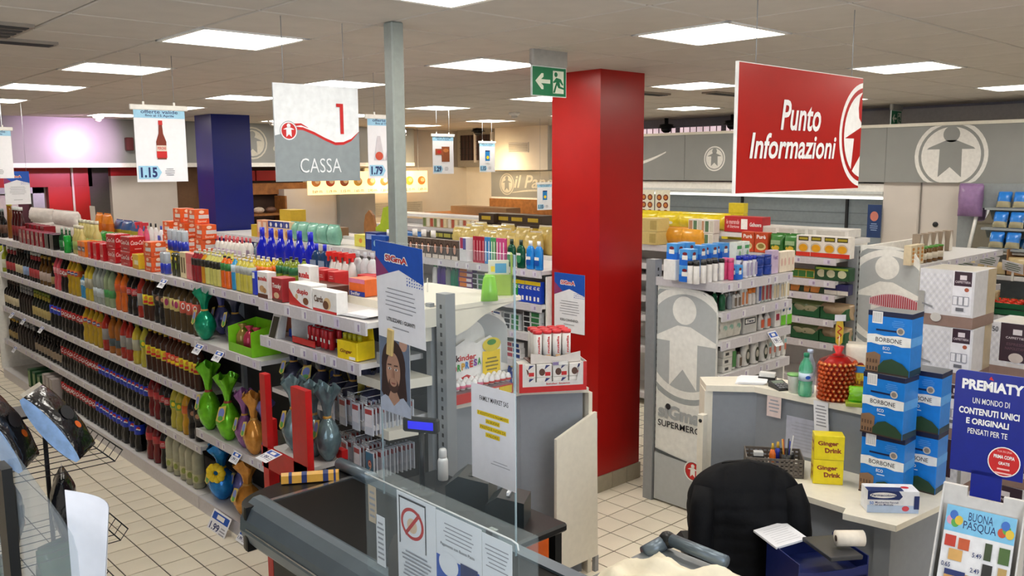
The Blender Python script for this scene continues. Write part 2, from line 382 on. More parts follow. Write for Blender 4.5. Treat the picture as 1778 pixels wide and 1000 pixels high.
# strip windows above the fascia, far right wall
wv = struct(MB().box(10.75, 10.9, 5.4, 9.6, 2.7, CEIL, C('#6f6c72', .6)).ob('window_2'), 'high strip window above the grey fascia')
M_sky = mat('daylight_pane', '#e6c9cf', .4, var=.25, scale=5, emit=.7)
for k in range(5):
    y = 5.6+k*.8
    a = MB().box(10.73, 10.75, y, y+.7, 2.86, 3.0, M_sky).ob('pane', wv)
    for q in range(6): MB().box(10.715, 10.725, y+.05+q*.115, y+.06+q*.115, 2.8, 3.02, M_dark).ob('window_bar', a)
MB().box(10.6, 10.9, -1.5, 9.6, 3.0, CEIL, C('#8d8a93', .6)).ob('pelmet', wv)
struct(MB().box(10.55, 10.9, -1.5, 5.35, 2.2, CEIL-.03, C('#b7b0ab', .7)).ob('wall_bulkhead'), 'pale bulkhead above the fascia at the right')

# ================================================================ CEILING FITTINGS, HANGING SIGNS
K_red = C('#c8201f', .4); K_grey = C('#8f9799', .4); K_wh = C('#eceeef', .4); K_lb = C('#9fd0ea', .5); K_navy = C('#142a66', .5)
K_sblue = C('#1552b5', .5); K_ylw = C('#f2d21c', .45); K_green = C('#0c7a4d', .45); K_mint = C('#e9efdc', .5)
def cord(o, x, y, z0, z1): MB().cyl((x, y, z0), (x, y, z1), .0018, M_steel, 5).ob('hanging_wire', o)
# --- till sign "1 CASSA"
s = empty('hanging_sign', (2.15, 3.67, 2.6))
b = MB().box(-.225, .225, -.004, .004, -.223, .223, K_wh).ob('board', s)
m = MB(); p = Print(m, (-.225, -.004, -.223), (.45, 0, 0), (0, 0, .446))
wave = [(.0, .47), (.12, .5), (.22, .55), (.32, .545), (.45, .5), (.58, .44), (.7, .395), (.8, .4), (.9, .44), (1, .53)]
p.poly([(0, 0), (1, 0)]+wave[::-1], K_grey)
p.strip(wave[1:], [.03]*7+[.025, .004], K_red); p.strip([(.2, .58), (.3, .59), (.38, .555)], [.03, .02, .004], K_red)
p.disc(.155, .52, .1, .1, K_grey); p.disc(.155, .52, .094, .094, K_wh); p.disc(.155, .52, .082, .082, K_red); p.man(.155, .515, .08, .08, K_wh)
p.poly([(.765, .5), (.805, .5), (.805, .82), (.72, .82), (.72, .785), (.765, .785)], K_red); p.text('CASSA', .27, .09, .76, .24, K_wh, -.005)
m.ob('printed_face', s); cord(s, -.17, 0, .223, .52); cord(s, .15, 0, .223, .52)
tag(s, 'white and grey hanging till sign with a red number one', 'sign')
# --- red information sign
s = empty('hanging_sign', (3.41, 1.88, 2.58))
MB().box(-.51, .51, -.006, .006, -.25, .25, C('#f1efea', .4)).ob('board', s)
m = MB(); p = Print(m, (-.51, -.006, -.25), (1.02, 0, 0), (0, 0, .5)); p.rect(.006, .006, 1, .994, M_red); KW = C('#f0eeea', .4)
def clipdisc(r, mt):
    pts = []
    for i in range(48):
        a = 2*PI*i/48; pts.append((min(1.03+r*math.cos(a)*.49, .999), .49+r*math.sin(a)))
    p.poly(pts, mt)
clipdisc(.47, KW); clipdisc(.425, M_red); clipdisc(.385, KW)
q = [(.999, .56), (.85, .455), (.935, .455), (.915, .14), (.999, .3)]; p.poly(q[::-1], M_red, False)
p.poly([(.999, .87), (.975, .82), (.966, .73), (.975, .64), (.999, .6)], M_red)
p.text('Punto', .31, .5, .63, .745, KW, .02, .2); p.text('Informazioni', .09, .27, .77, .475, KW, .02, .2)
m.ob('printed_face', s); cord(s, .41, 0, .25, .54); cord(s, -.38, 0, .25, .54)
tag(s, 'red hanging information desk sign with white italic lettering', 'sign')
# --- offer posters
def offer(x, y, price, draw, label, z=2.58, w=.31, h=.44, rz=0):
    s = empty('hanging_poster', (x, y, z), rz)
    MB().box(-w/2, w/2, -.0015, .0015, -h/2, h/2, M_paper).ob('sheet', s)
    r = MB().bbox(-w/2-.02, w/2+.02, -.008, .008, h/2-.01, h/2+.022, W, .004).ob('hanger_rail', s)
    for sx in (-.3, .3): MB().box(sx*w-.006, sx*w+.006, -.004, .004, h/2+.022, h/2+.04, W).ob('clip', r)
    m = MB(); p = Print(m, (-w/2, -.0016, -h/2), (w, 0, 0), (0, 0, h))
    p.rect(.0, .87, 1, .99, K_lb); p.text('offerte valide', .14, .932, .86, .982, K_navy, .01); p.text('fino al 15 Aprile', .22, .88, .78, .922, K_navy, .015)
    p.poly([(.03, .04), (.4, .04), (.48, .13), (.4, .22), (.03, .22)], K_lb)
    p.text(price, .07, .06, .39, .2, K_navy, .04); p.lines(.54, .08, .74, .19, 4, M_inkg)
    draw(p); m.ob('printed_face', s)
    cord(s, -.3*w, 0, h/2+.03, CEIL-z); cord(s, .3*w, 0, h/2+.03, CEIL-z)
    return tag(s, label, 'poster', 'hanging offer posters')
def d_beer(p):
    br = C('#7a2b14', .4); p.poly([(.41, .31), (.59, .31), (.6, .55), (.545, .66), (.53, .82), (.47, .82), (.455, .66), (.4, .55)], br)
    p.rect(.4, .42, .6, .5, C('#d9c7b8', .5)); p.rect(.4, .33, .6, .42, K_red); p.text('PERONI', .42, .44, .58, .48, K_red); p.rect(.46, .78, .54, .84, K_red)
def d_flask(p):
    for a, c in ((.3, '#c8523c'), (.62, '#b05aa8')):
        p.poly([(a-.15, .3), (a+.15, .3), (a+.08, .55), (a+.04, .7), (a-.04, .7), (a-.08, .55)], C('#cfcbd0', .5)); p.disc(a, .37, .11, .07, C(c, .5))
def d_box(p):
    p.rect(.42, .32, .8, .72, C('#8d4a22', .5)); p.rect(.12, .5, .5, .66, C('#a0522d', .5)); p.disc(.3, .58, .1, .04, K_red); p.disc(.62, .62, .13, .05, C('#c77a3c', .5))
def d_tube(p):
    p.rect(.36, .3, .66, .7, C('#1f7fc4', .5)); p.disc(.52, .5, .09, .06, K_ylw); p.rect(.36, .3, .66, .38, C('#e8eef2', .5)); p.rect(.36, .7, .66, .74, K_navy)
offer(2.07, 5.39, '1.15', d_beer, 'white offer poster showing a brown beer bottle')
offer(3.72, 5.39, '1.79', d_flask, 'white offer poster showing two round flasks, partly behind grey post')
offer(6.4, 8.1, '1.29', d_box, 'white offer poster showing brown biscuit boxes')
offer(8.75, 10.0, '1.15', d_tube, 'small white offer poster showing a blue carton')
offer(1.94, 9.0, '1.49', d_tube, 'white offer poster cut off at the left edge')
o = offer(8.98, 9.0, '1.15', d_tube, 'white offer poster half hidden behind the red column', z=2.0, w=.3, h=.38)
# --- paper notices with the blue head
K_pink = C('#e9c3d6', .5)
def notice(name, O, U, V, label, bold='', lines=6, parent=None, cat='notice'):
    m = MB(); U, V = Vector(U), Vector(V); N = U.cross(V).normalized(); O = Vector(O)
    m.add([O, O+U, O+U+V, O+V, O-N*.0012, O+U-N*.0012, O+U+V-N*.0012, O+V-N*.0012], [(0, 1, 2, 3), (4, 7, 6, 5), (0, 4, 5, 1), (1, 5, 6, 2), (2, 6, 7, 3), (3, 7, 4, 0)], M_paper)
    s = m.ob(name)
    m = MB(); p = Print(m, O, U, V, .0004)
    p.poly([(0, .62), (.5, .74), (1, .64), (1, 1), (0, 1)], K_sblue); p.poly([(0, .62), (.28, .69), (0, .84)], C('#8f3a6e', .5))
    for i in range(7):
        for j in range(4): p.poly([(.66+i*.05, .6+j*.03-.02*(i < j)), (.68+i*.05, .6+j*.03-.02*(i < j)), (.68+i*.05, .612+j*.03-.02*(i < j)), (.66+i*.05, .612+j*.03-.02*(i < j))], K_sblue, False)
    p.text('SIGmA', .2, .8, .7, .885, C('#f3f0ee', .5), .09); p.text('SIGmA', .22, .812, .68, .873, K_red, .03)
    p.lines(.14, .29, .88, .55, lines, M_inkg, .22, 3)
    if bold: p.text(bold, .2, .19, .8, .23, M_ink, .015)
    p.lines(.3, .12, .7, .15, 1, M_inkg, .4, 5)
    m.ob('printed_face', s)
    if cat == 'hung notice':
        for a in (.1, .9): q = O+U*a+V; MB().cyl(q, (q.x, q.y, CEIL), .0015, M_steel, 5).ob('hanging_wire', s)
    return tag(s, label, cat.split()[-1])
notice('paper_notice', (2.23, 10.0, 2.085), (.235, 0, 0), (0, 0, .335), 'blue headed paper notice hanging above drinks shelf, far left', cat='hung notice')
notice('paper_notice', (4.706, 4.61, 1.19), (0, -.315, 0), (0, 0, .45), 'blue headed paper notice taped to the red column', 'SCEGLI CONVENIENZA')
# --- emergency exit signs
def exit_sign(x, y, z, sc, rz, label, lum=True):
    s = empty('exit_sign', (x, y, z), rz)
    h = MB().bbox(-.155*sc, .155*sc, -.02*sc, .02*sc, .09*sc, .2*sc, mat('sign_housing', '#a9a7a2', .5), .01)
    h.prism([(-.1*sc, .2*sc), (.1*sc, .2*sc), (.06*sc, CEIL-z), (-.06*sc, CEIL-z)], -.03*sc, .03*sc, mat('sign_housing', '#a9a7a2', .5)); h.ob('housing', s)
    MB().box(-.15*sc, .15*sc, -.006*sc, .006*sc, -.09*sc, .09*sc, C('#dfe8e6', .3)).ob('frame', s)
    m = MB(); p = Print(m, (-.145*sc, -.0062*sc, -.085*sc), (.29*sc, 0, 0), (0, 0, .17*sc)); p.rect(0, 0, 1, 1, K_green)
    p.poly([(.08, .5), (.26, .78), (.32, .78), (.32, .66), (.25, .57), (.52, .57), (.52, .43), (.25, .43), (.32, .34), (.32, .22), (.26, .22)], K_mint)
    p.rect(.6, .1, .93, .9, K_mint); p.disc(.69, .77, .05, .085, K_green)
    p.poly([(.7, .66), (.84, .62), (.92, .42), (.88, .4), (.8, .52), (.82, .36), (.96, .3), (.96, .24), (.76, .3), (.72, .4), (.66, .12), (.6, .12), (.7, .5), (.62, .46), (.6, .5)], K_green)
    m.ob('printed_face', s); return tag(s, label, 'exit sign')
exit_sign(3.757, 3.73, 2.94, .97, 0, 'green emergency exit sign beside the red column')
exit_sign(10.1, 4.42, 2.96, 1.0, 0.05, 'small green emergency exit sign above the grey fascia')
# --- smoke detectors, cameras, vents
def detector(x, y, label):
    s = empty('smoke_detector', (x, y, CEIL)); MB().lathe([(.07, 0), (.07, -.025), (.05, -.04)], W, 14).ob('base', s)
    MB().lathe([(.04, -.04), (.04, -.06), (.02, -.075), (0.0, -.078)], C('#cfcac2', .5), 12).ob('sensor', s); tag(s, label, 'smoke detector', 'ceiling smoke detectors')
detector(3.823, 12.020, 'white smoke detector beside the pink lit fascia')
detector(6.143, 11.754, 'white smoke detector left of the till sign')
detector(7.620, 8.179, 'white smoke detector left of the red column')
def dome(x, y, z, label):
    s = empty('security_camera', (x, y, z)); MB().lathe([(.03, CEIL-z), (.03, .06), (.1, .05), (.1, .02), (.13, .01), (.13, 0)], M_black, 14).ob('mount', s)
    MB().lathe([(.08, 0), (.07, -.04), (.04, -.065), (0, -.07)], M_black, 14).ob('lens_dome', s); tag(s, label, 'camera', 'black dome cameras')
dome(10.2, 11.9, 3.06, 'black dome camera in front of corner window')
dome(10.300, 7.827, 2.98, 'black dome camera above fascia right of red column')
dome(10.300, 6.718, 2.99, 'black dome camera behind the red information sign')
s = empty('security_camera', (8.55, 11.9, 3.0)); MB().bbox(-.05, .05, -.06, .06, -.05, .05, W, .015).ob('housing', s)
MB().cyl((0, -.06, -.01), (0, -.075, -.01), .03, M_black, 12).ob('lens', s); MB().cyl((0, 0, .05), (0, 0, .12), .02, W, 8).ob('bracket', s)
tag(s, 'white bullet camera on fascia right of grey post', 'camera')
def vent(x, y, w, d, label):
    s = empty('ceiling_vent', (x, y, CEIL-.004)); MB().box(-w/2, w/2, -d/2, d/2, -.012, .004, C('#8d8377', .6)).ob('frame', s)
    for k in range(4): MB().box(-w/2+.02, w/2-.02, -d/2+.02+k*(d-.04)/4, -d/2+.02+(k+.6)*(d-.04)/4, -.016, -.011, M_dark).ob('slot', s)
    tag(s, label, 'vent', 'ceiling air vents')
vent(6.55, 5.22, .55, .16, 'dark ceiling air vent just right of red column'); vent(7.2, 4.78, .55, .16, 'dark ceiling air vent left of red information sign')
vent(1.132, 4.895, .18, .5, 'dark ceiling air vent at the left edge'); vent(1.228, 5.269, .5, .14, 'dark slot air vent below another at left edge')
MB_ = MB().bbox(-.05, .05, -.04, .04, -.09, .09, C('#5a2020', .5), .01).ob('alarm_box', None, (4.38, 12.55, 2.78)); tag(MB_, 'small dark red alarm box on the grey fascia', 'alarm')

sp = empty('ceiling_spotlight', (4.2, 10.6, 2.83)); MB().cyl((0, 0, .06), (0, 0, CEIL-2.83), .012, M_black, 8).ob('stem', sp)
MB().cyl((.02, -.05, .01), (-.02, .04, 0), .05, M_black, 14).ob('lamp_head', sp); tag(sp, 'ceiling spotlight behind the beer bottle poster', 'spotlight')
# ================================================================ SHELVING
def shelf(root, x0, x1, y0, y1, z, face, lip=.055, tags=True, name='shelf'):
    """one shelf board; face tells where its price rail looks: -x, +x, -y"""
    sb = MB().box(x0, x1, y0, y1, z-.03, z, M_shelf).ob(name, root)
    m = MB()
    if face == '-x': m.box(x0-.012, x0, y0, y1, z-lip, z+.004, M_lip)
    elif face == '+x': m.box(x1, x1+.012, y0, y1, z-lip, z+.004, M_lip)
    else: m.box(x0, x1, y0-.012, y0, z-lip, z+.004, M_lip)
    if tags:
        r = random.Random(int(1000*z+10*y0)); a, b = (y0, y1) if face != '-y' else (x0, x1); t = a+.05
        while t < b-.06:
            w = r.choice((.04, .05, .06))
            mt = r.choice((C('#e6e4e8', .5), C('#dedce4', .5), C('#d7cfe2', .5)))
            if face == '-x': m.box(x0-.0135, x0-.012, t, t+w, z-lip+.008, z-.004, mt)
            elif face == '-y': m.box(t, t+w, y0-.0135, y0-.012, z-lip+.008, z-.004, mt)
            if face == '-x': m.box(x0-.0142, x0-.0135, t+.005, t+w*.4, z-lip+.016, z-.014, C('#a597b8', .5))
            elif face == '-y': m.box(t+.005, t+w*.4, y0-.0142, y0-.0135, z-lip+.016, z-.014, C('#a597b8', .5))
            t += w+r.uniform(.04, .25)
    m.ob('price_rail', sb); return sb
def man_panel(O, U, V, parent, logo=True, outline=None, extra=None):
    """end panel with the white figure in a grey disc; outline in 0..1 panel coordinates"""
    U, V = Vector(U), Vector(V); N = U.cross(V).normalized(); O = Vector(O); m = MB()
    pts = outline or [(0, 0), (1, 0), (1, .9), (.97, .945), (.9, .975), (.75, .993), (.5, 1), (0, 1)]
    n = len(pts); vs = [O+U*a+V*b for a, b in pts]+[O+U*a+V*b-N*.018 for a, b in pts]
    m.add(vs, [tuple(range(n)), tuple(range(n, 2*n))[::-1]]+[(i, i+n, (i+1) % n+n, (i+1) % n) for i in range(n)], C('#e6e6e1', .45))
    o = m.ob('end_panel', parent); asp = U.length/V.length
    m = MB(); p = Print(m, O, U, V, .0006); G = M_panelg; WP = C('#eeede8', .45)
    def disc(a, b, r, mt):
        q = []
        for i in range(56):
            t = 2*PI*i/56; x = a+r*math.cos(t); y = b+r*asp*math.sin(t)
            y = min(y, .985 if x < .8 else .985-(x-.8)*.3); q.append((min(max(x, .004), .996), y))
        p.poly(q, mt)
    cy = .755
    disc(.5, cy, .88, C('#9fa4a5', .45)); disc(.5, cy, .8, WP); disc(.5, cy, .69, G)
    p.disc(.47, cy+.145, .2, .2*asp, WP, 28)
    p.poly([(.36, cy+.075), (.0, cy+.02), (.0, cy-.0), (.23, cy-.0), (.23, cy-.205), (.46, cy-.12), (.7, cy-.205), (.7, cy-.0), (1.0, cy-.0), (1.0, cy+.02), (.58, cy+.075)], WP)
    if logo:
        p.text('siGma', .05, .395, .78, .46, C('#a3a7a9', .5), .05); p.disc(.225, .452, .045, .045*asp, M_ink)
        p.text('SUPERMERCATI', .05, .355, .98, .385, M_ink, .01)
        p.rect(.0, .0, 1, .19, G); p.strip([(t/10, .238-.03*math.sin(t/10*1.6)) for t in range(11)], .014, C('#4b5052', .5)); p.strip([(t/10, .2-.02*(t/10)) for t in range(11)], .05, G)
        p.disc(.68, .185, .15, .15*asp, WP); p.disc(.68, .185, .13, .13*asp, C('#5a2a2a', .5)); p.disc(.68, .185, .122, .122*asp, K_red); p.man(.68, .183, .11, .11*asp, WP)
    if extra: extra(p)
    m.ob('printed_face', o); return o
def upright(root, x0, x1, y0, y1, z1, face='-x'):
    u = MB().box(x0, x1, y0, y1, 0, z1, M_steel).ob('upright', root); m = MB()
    for k in range(int(z1/.05)-1):
        z = .05+k*.05
        if face == '-x': m.box(x0-.001, x0, y0+(y1-y0)*.4, y0+(y1-y0)*.6, z, z+.022, M_dark)
        else: m.box(x0+(x1-x0)*.4, x0+(x1-x0)*.6, y0-.001, y0, z, z+.022, M_dark)
    m.ob('slot_row', u)['kind'] = 'stuff'; return u

# --- A : the long drinks gondola
A = empty('shelving_gondola', (2.8, 7.6, 0)); A_ = A
def AL(*a): return a
A.location = (0, 0, 0)
MB().box(2.8, 2.83, 3.62, 11.5, .08, 1.6, M_dark).ob('back_panel', A)
SA = [1.64, 1.25, .845, .455]; XA = [2.47, 2.46, 2.45, 2.44]
bays = [11.5, 10.1, 8.7, 7.3, 5.93]
for z, x in zip(SA, XA):
    for k in range(4): shelf(A, x, 2.8, bays[k+1]+.002, bays[k]-.002, z, '-x')
for k in range(4):
    bs = MB().box(2.4, 2.8, bays[k+1]+.002, bays[k]-.002, .055, .1, M_shelf).ob('base_shelf', A)
    MB().box(2.39, 2.4, bays[k+1]+.002, bays[k]-.002, .0, .1, M_lip).ob('kick_plate', bs)
for k in range(5): MB().box(2.77, 2.8, bays[k]-.02, bays[k]+.02, 0, 1.62, M_steel).ob('upright', A)
# egg bay
shelf(A, 2.47, 2.8, 4.85, 5.928, 1.64, '-x'); shelf(A, 2.4, 2.8, 4.87, 5.9, 1.262, '-x'); shelf(A, 2.4, 2.8, 4.87, 5.9, .61, '-x')
bs = MB().box(2.4, 2.8, 3.7, 5.928, .055, .1, M_shelf).ob('base_shelf', A); MB().box(2.39, 2.4, 3.7, 5.928, 0, .1, M_lip).ob('kick_plate', bs)
# sweets bay next to the till
shelf(A, 2.4, 2.8, 3.68, 4.845, 1.655, '-x', .065); shelf(A, 2.4, 2.8, 3.75, 4.845, 1.43, '-x', .06)
MB().box(2.7, 2.8, 3.6, 4.845, 1.6, 1.7, M_cream).ob('top_ledge', A)
for y in (4.845, 3.66): MB().box(2.77, 2.8, y-.02, y+.02, 0, 1.72, M_steel).ob('upright', A)
# right hand side of A
for k in range(3): shelf(A, 2.83, 3.22, [4.5, 6.8, 9.1][k], [6.795, 9.095, 11.45][k], 1.64, '+x', tags=False)
es = MB().prism([(2.83, 3.6), (3.4, 3.6), (3.38, 4.45), (2.83, 4.45)], 1.675, 1.7, M_cream, 'z').ob('end_shelf', A)
MB().prism([(2.84, 1.675), (3.38, 1.675), (3.26, 1.655), (3.12, 1.62), (3.0, 1.555), (2.93, 1.535), (2.84, 1.53)], 3.605, 3.63, M_cream, 'y').ob('shelf_bracket', es)
MB().prism([(2.77, 1.675), (2.45, 1.675), (2.55, 1.64), (2.66, 1.54), (2.72, 1.52), (2.77, 1.52)], 3.63, 3.65, M_cream, 'y').ob('shelf_bracket', es)
upright(A, 2.78, 2.845, 3.52, 3.6, 1.78, '-x')
for z in (1.28, 1.02): MB().prism([(2.5, 3.66), (2.76, 3.62), (2.76, 3.95), (2.5, 3.95)], z, z+.05, M_cream, 'z').ob('curved_shelf', A)
man_panel((2.86, 3.72, .1), (.54, 0, 0), (0, 0, 1.52), A, False)
MB().prism([(2.38, .1), (2.83, .1), (2.83, 1.5), (2.5, 1.5), (2.4, 1.42), (2.38, 1.3)], 11.5, 11.53, M_white, 'y').ob('end_panel', A)
tag(A, 'long light grey shop gondola stocked with drinks, left aisle', 'shelving')
# --- B : toiletries gondola behind the red column
B = empty('shelving_gondola')
MB().box(5.22, 5.26, 4.68, 10.6, .05, 1.68, M_shelf).ob('back_panel', B)
for z in (1.646, 1.382, 1.141, .91, .68, .45, .12):
    for k in range(3): shelf(B, 4.62, 5.22, [4.66, 6.1, 8.0][k], [6.095, 7.995, 10.6][k], z, '-x', tags=z > .9)
for k in range(3): shelf(B, 5.26, 5.7, [4.7, 6.1, 8.0][k], [6.095, 7.995, 10.6][k], 1.646, '+x', tags=False)
MB().box(4.66, 5.22, 4.645, 4.66, .05, 1.6, M_white).ob('end_panel', B)
upright(B, 5.2, 5.27, 4.65, 4.69, 1.72)
tag(B, 'grey gondola of toiletries running back from the red column', 'shelving')
# --- C : cosmetics gondola with the figure panel
Cg = empty('shelving_gondola')
MB().box(4.95, 5.86, 3.79, 3.82, .05, 1.62, M_dark).ob('back_panel', Cg)
upright(Cg, 4.89, 4.965, 3.79, 3.87, 1.78, '-y')
for z in (1.655, 1.455, 1.255, 1.02, .75, .45, .12): shelf(Cg, 4.93, 5.83, 3.26, 3.79, z, '-y', .06)
MB().box(4.9, 4.93, 3.25, 3.79, 1.6, 1.66, M_lip).ob('price_rail', Cg)
MB().box(5.83, 5.85, 3.3, 3.8, .05, 1.62, M_white).ob('side_panel', Cg)
man_panel((4.912, 3.78, .015), (0, -.5, 0), (0, 0, 1.585), Cg)
MB().box(4.95, 5.02, 3.74, 3.8, .0, .03, M_black).ob('foot', Cg)
tag(Cg, 'grey cosmetics gondola with a figure logo end panel', 'shelving')
# --- D : grocery gondola in the next aisle
D = empty('shelving_gondola')
MB().box(7.32, 7.36, 3.45, 10.4, .05, 1.72, M_shelf).ob('back_panel', D)
for z in (1.655, 1.465, 1.345, 1.13, .93, .6, .12):
    for k in range(4): shelf(D, 6.9, 7.32, [3.45, 4.7, 6.1, 7.6][k], [4.695, 6.095, 7.595, 10.4][k], z, '-x', tags=k == 0)
MB().box(7.2, 7.5, 3.45, 10.4, 1.76, 1.8, M_shelf).ob('top_shelf', D)
for k in range(3): shelf(D, 7.36, 7.9, [3.45, 5.4, 7.4][k], [5.395, 7.395, 9.4][k], 1.655, '+x', tags=False)
def stripes(p):
    R = C('#b0283c', .5); pts = [(.2+.8*t/16, .73+.045*math.sin(PI*(.12+.76*t/16))) for t in range(17)]
    p.poly([(.2, .715), (1.0, .68)]+pts[::-1], C('#e2c5cb', .5))
    for t in range(22): a = .22+.036*t; p.rect(a, .72-.04*(a-.2), a+.018, .73+.042*math.sin(PI*(.12+.76*(a-.2)/.8)), R)
tag(D, 'long grocery gondola beyond the cosmetics, right of red column', 'shelving')
# --- E : short gondola with the striped figure panel
Eg = empty('shelving_gondola')
MB().box(7.14, 9.0, 3.36, 3.4, .05, 1.75, M_white).ob('back_panel', Eg)
upright(Eg, 7.06, 7.14, 3.35, 3.43, 1.76, '-y')
for z in (1.63, 1.3, 1.0, .6, .12): shelf(Eg, 7.14, 9.0, 2.86, 3.36, z, '-y', .05, z > 1.5)
man_panel((7.1, 3.345, .05), (0, -.5, 0), (0, 0, 1.72), Eg, False, extra=stripes)
tag(Eg, 'short gondola end with striped figure panel behind coffee cartons', 'shelving')

# ================================================================ CASH DESKS, INFORMATION DESK
M_plexi = clear('plexiglass', '#e8f2f4', .035)
M_film = clear('clear_film', '#eef2f4', .18, .12)
M_rail = mat('belt_rail', '#6f7c86', .35, metal=.45, var=.06, scale=8)
M_belt = mat('rubber_belt', '#0d0c0b', .6, var=.2, scale=9, spec=.2)
M_cloth = mat('cream_cloth', '#e9dfc6', .9, var=.08, scale=12, bump=.3)
def curve_strip(m, prof, y0, y1, mt):      # open profile (x,z) swept along y as a closed thin skin
    n = len(prof); vs = [(x, y0, z) for x, z in prof]+[(x, y1, z) for x, z in prof]
    m.add(vs, [(i, i+1, n+i+1, n+i) for i in range(n-1)], mt, True)
# --- checkout with conveyor belt
K = empty('checkout_desk')
MB().box(1.74, 2.2, .9, 3.5, .0, .86, M_black).ob('body', K)
MB().box(1.72, 2.17, .9, 3.5, .86, .945, M_belt).ob('conveyor_belt', K)
r = MB(); prof = [(1.745, .95), (1.72, .965), (1.685, .962), (1.645, .935), (1.62, .885), (1.615, .83), (1.63, .78), (1.66, .745), (1.74, .74)]
r.prism(prof, .9, 3.56, M_rail, 'y', smooth=False); fr_r = r.ob('front_rail', K)
MB().box(1.6125, 1.616, .9, 3.5, .845, .852, M_chrome).ob('rail_groove', fr_r)
nose = [(1.62, 3.5)]+[(1.93-.31*math.cos(t*PI/16), 3.52+.17*math.sin(t*PI/16)) for t in range(0, 9)]+[(2.2, 3.69), (2.2, 3.5)]
MB().prism(nose, .74, .945, M_black, 'z').ob('end_nose', K)
MB().box(1.73, 2.17, 3.49, 3.515, .945, .951, M_chrome).ob('metal_strip', K)
MB().cyl((2.2, 3.66, .97), (2.2, 3.36, .97), .03, M_rail, 12).ob('rear_rail', K)
MB().box(2.17, 2.23, .9, 3.5, .86, .955, M_rail).ob('rear_edge', K)
# sign frame on the customer side
sf = MB().bbox(1.735, 1.74, 2.55, 3.3, .38, .72, M_black, .001).ob('sign_frame', K)
m = MB(); p = Print(m, (1.734, 3.3, .38), (0, -.75, 0), (0, 0, .34))
p.rect(.04, .1, .3, .9, C('#8f2a20', .4)); p.disc(.17, .52, .09, .2, K_ylw)
p.disc(.42, .5, .1, .26, C('#9e1f1a', .4)); p.rect(.36, .45, .48, .55, C('#e8dcd6', .4)); p.rect(.6, .1, .95, .9, K_sblue); p.rect(.64, .3, .9, .4, KW)
m.ob('printed_signs', sf); MB().box(1.742, 1.8, 3.3, 3.48, .0, .74, M_red).ob('red_leg', K)
tag(K, 'dark checkout desk with black conveyor belt and grey metal rail', 'checkout')
# --- divider bar on the belt end
dv = empty('divider_bar', (2.0, 3.6, .951), -.55)
MB().prism([(-.03, 0), (.03, 0), (.022, .035), (0, .045), (-.022, .035)], -.135, .135, C('#d8a13a', .4), 'x').ob('bar', dv)
for a, b in ((-.1, -.085), (-.04, -.015), (.06, .085), (.11, .12)): MB().prism([(-.031, 0), (.031, 0), (.023, .036), (0, .046), (-.023, .036)], a, b, K_navy, 'x').ob('stripe', dv)
tag(dv, 'gold and navy striped divider bar on the belt end', 'divider')
# --- clear holder with notices on the rail
H = empty('acrylic_holder')
MB().box(1.665, 1.669, 1.78, 2.6, .962, 1.33, M_plexi).ob('front_sheet', H)
MB().box(1.669, 1.75, 1.78, 2.6, 1.326, 1.33, M_plexi).ob('top_sheet', H)
MB().box(1.746, 1.75, 1.78, 2.6, .962, 1.33, M_plexi).ob('back_sheet', H)
for y in (1.78, 2.597): MB().box(1.668, 1.747, y, y+.003, .962, 1.33, M_plexi).ob('side_sheet', H)
MB().tube([(1.667, 1.78, 1.31), (1.667, 1.785, 1.328), (1.667, 1.81, 1.333), (1.667, 2.6, 1.333)], .003, C('#dfe6e6', .2)).ob('polished_edge', H)
tag(H, 'clear acrylic holder with printed sheets on the belt rail', 'holder')
def sheet(name, O, U, V, label, draw=None, mt=None, cat='notice', th=.0012):
    m = MB(); U, V, O = Vector(U), Vector(V), Vector(O); N = U.cross(V).normalized(); mt = mt or M_paper
    m.add([O, O+U, O+U+V, O+V, O-N*th, O+U-N*th, O+U+V-N*th, O+V-N*th], [(0, 1, 2, 3), (4, 7, 6, 5), (0, 4, 5, 1), (1, 5, 6, 2), (2, 6, 7, 3), (3, 7, 4, 0)], mt)
    s = m.ob(name)
    if draw: m = MB(); p = Print(m, O, U, V, .0003); draw(p); m.ob('printed_face', s)
    return tag(s, label, cat)
def d_mask(p):
    p.disc(.4, .7, .3, .17, K_red, 28); p.disc(.4, .7, .24, .135, M_paper, 28); p.disc(.4, .68, .13, .08, C('#e9c9a8', .5)); p.poly([(.2, .58), (.24, .55), (.62, .82), (.58, .85)], K_red)
    for a, b, c, d in ((.06, .44, .08, .96), (.74, .44, .76, .96), (.06, .94, .76, .96)): p.rect(a, b, c, d, M_ink)
    p.lines(.1, .1, .9, .4, 7, M_inkg)
def d_blue(p):
    p.lines(.08, .72, .92, .92, 5, M_inkg, .3, 4); p.text('Pagamento con Buono Pasto', .1, .66, .85, .7, M_ink, .005)
    p.rect(.0, .1, .95, .56, K_sblue); p.disc(.28, .5, .22, .12, M_paper); p.disc(.75, .2, .25, .12, M_paper); p.rect(.55, .42, .92, .58, K_navy)
def d_blue2(p):
    p.lines(.08, .68, .92, .92, 6, M_inkg, .3, 6); p.rect(.05, .02, .55, .56, C('#3c78c8', .5)); p.lines(.1, .1, .5, .5, 6, C('#a9c4ea', .5)); p.lines(.62, .1, .95, .5, 5, C('#8aa6d8', .5), .5)
sheet('paper_notice', (1.676, 2.415, .985), (0, -0.221, 0), (0, 0, .335), 'white sheet with red circle in acrylic holder, leftmost', d_mask)
sheet('paper_notice', (1.6755, 2.191, .97), (0, -0.232, 0), (0, 0, .345), 'white sheet with blue picture in middle of acrylic holder', d_blue)
sheet('paper_notice', (1.675, 1.956, .97), (0, -0.138, 0), (0, 0, .34), 'white sheet with blue panel, rightmost in acrylic holder', d_blue2)
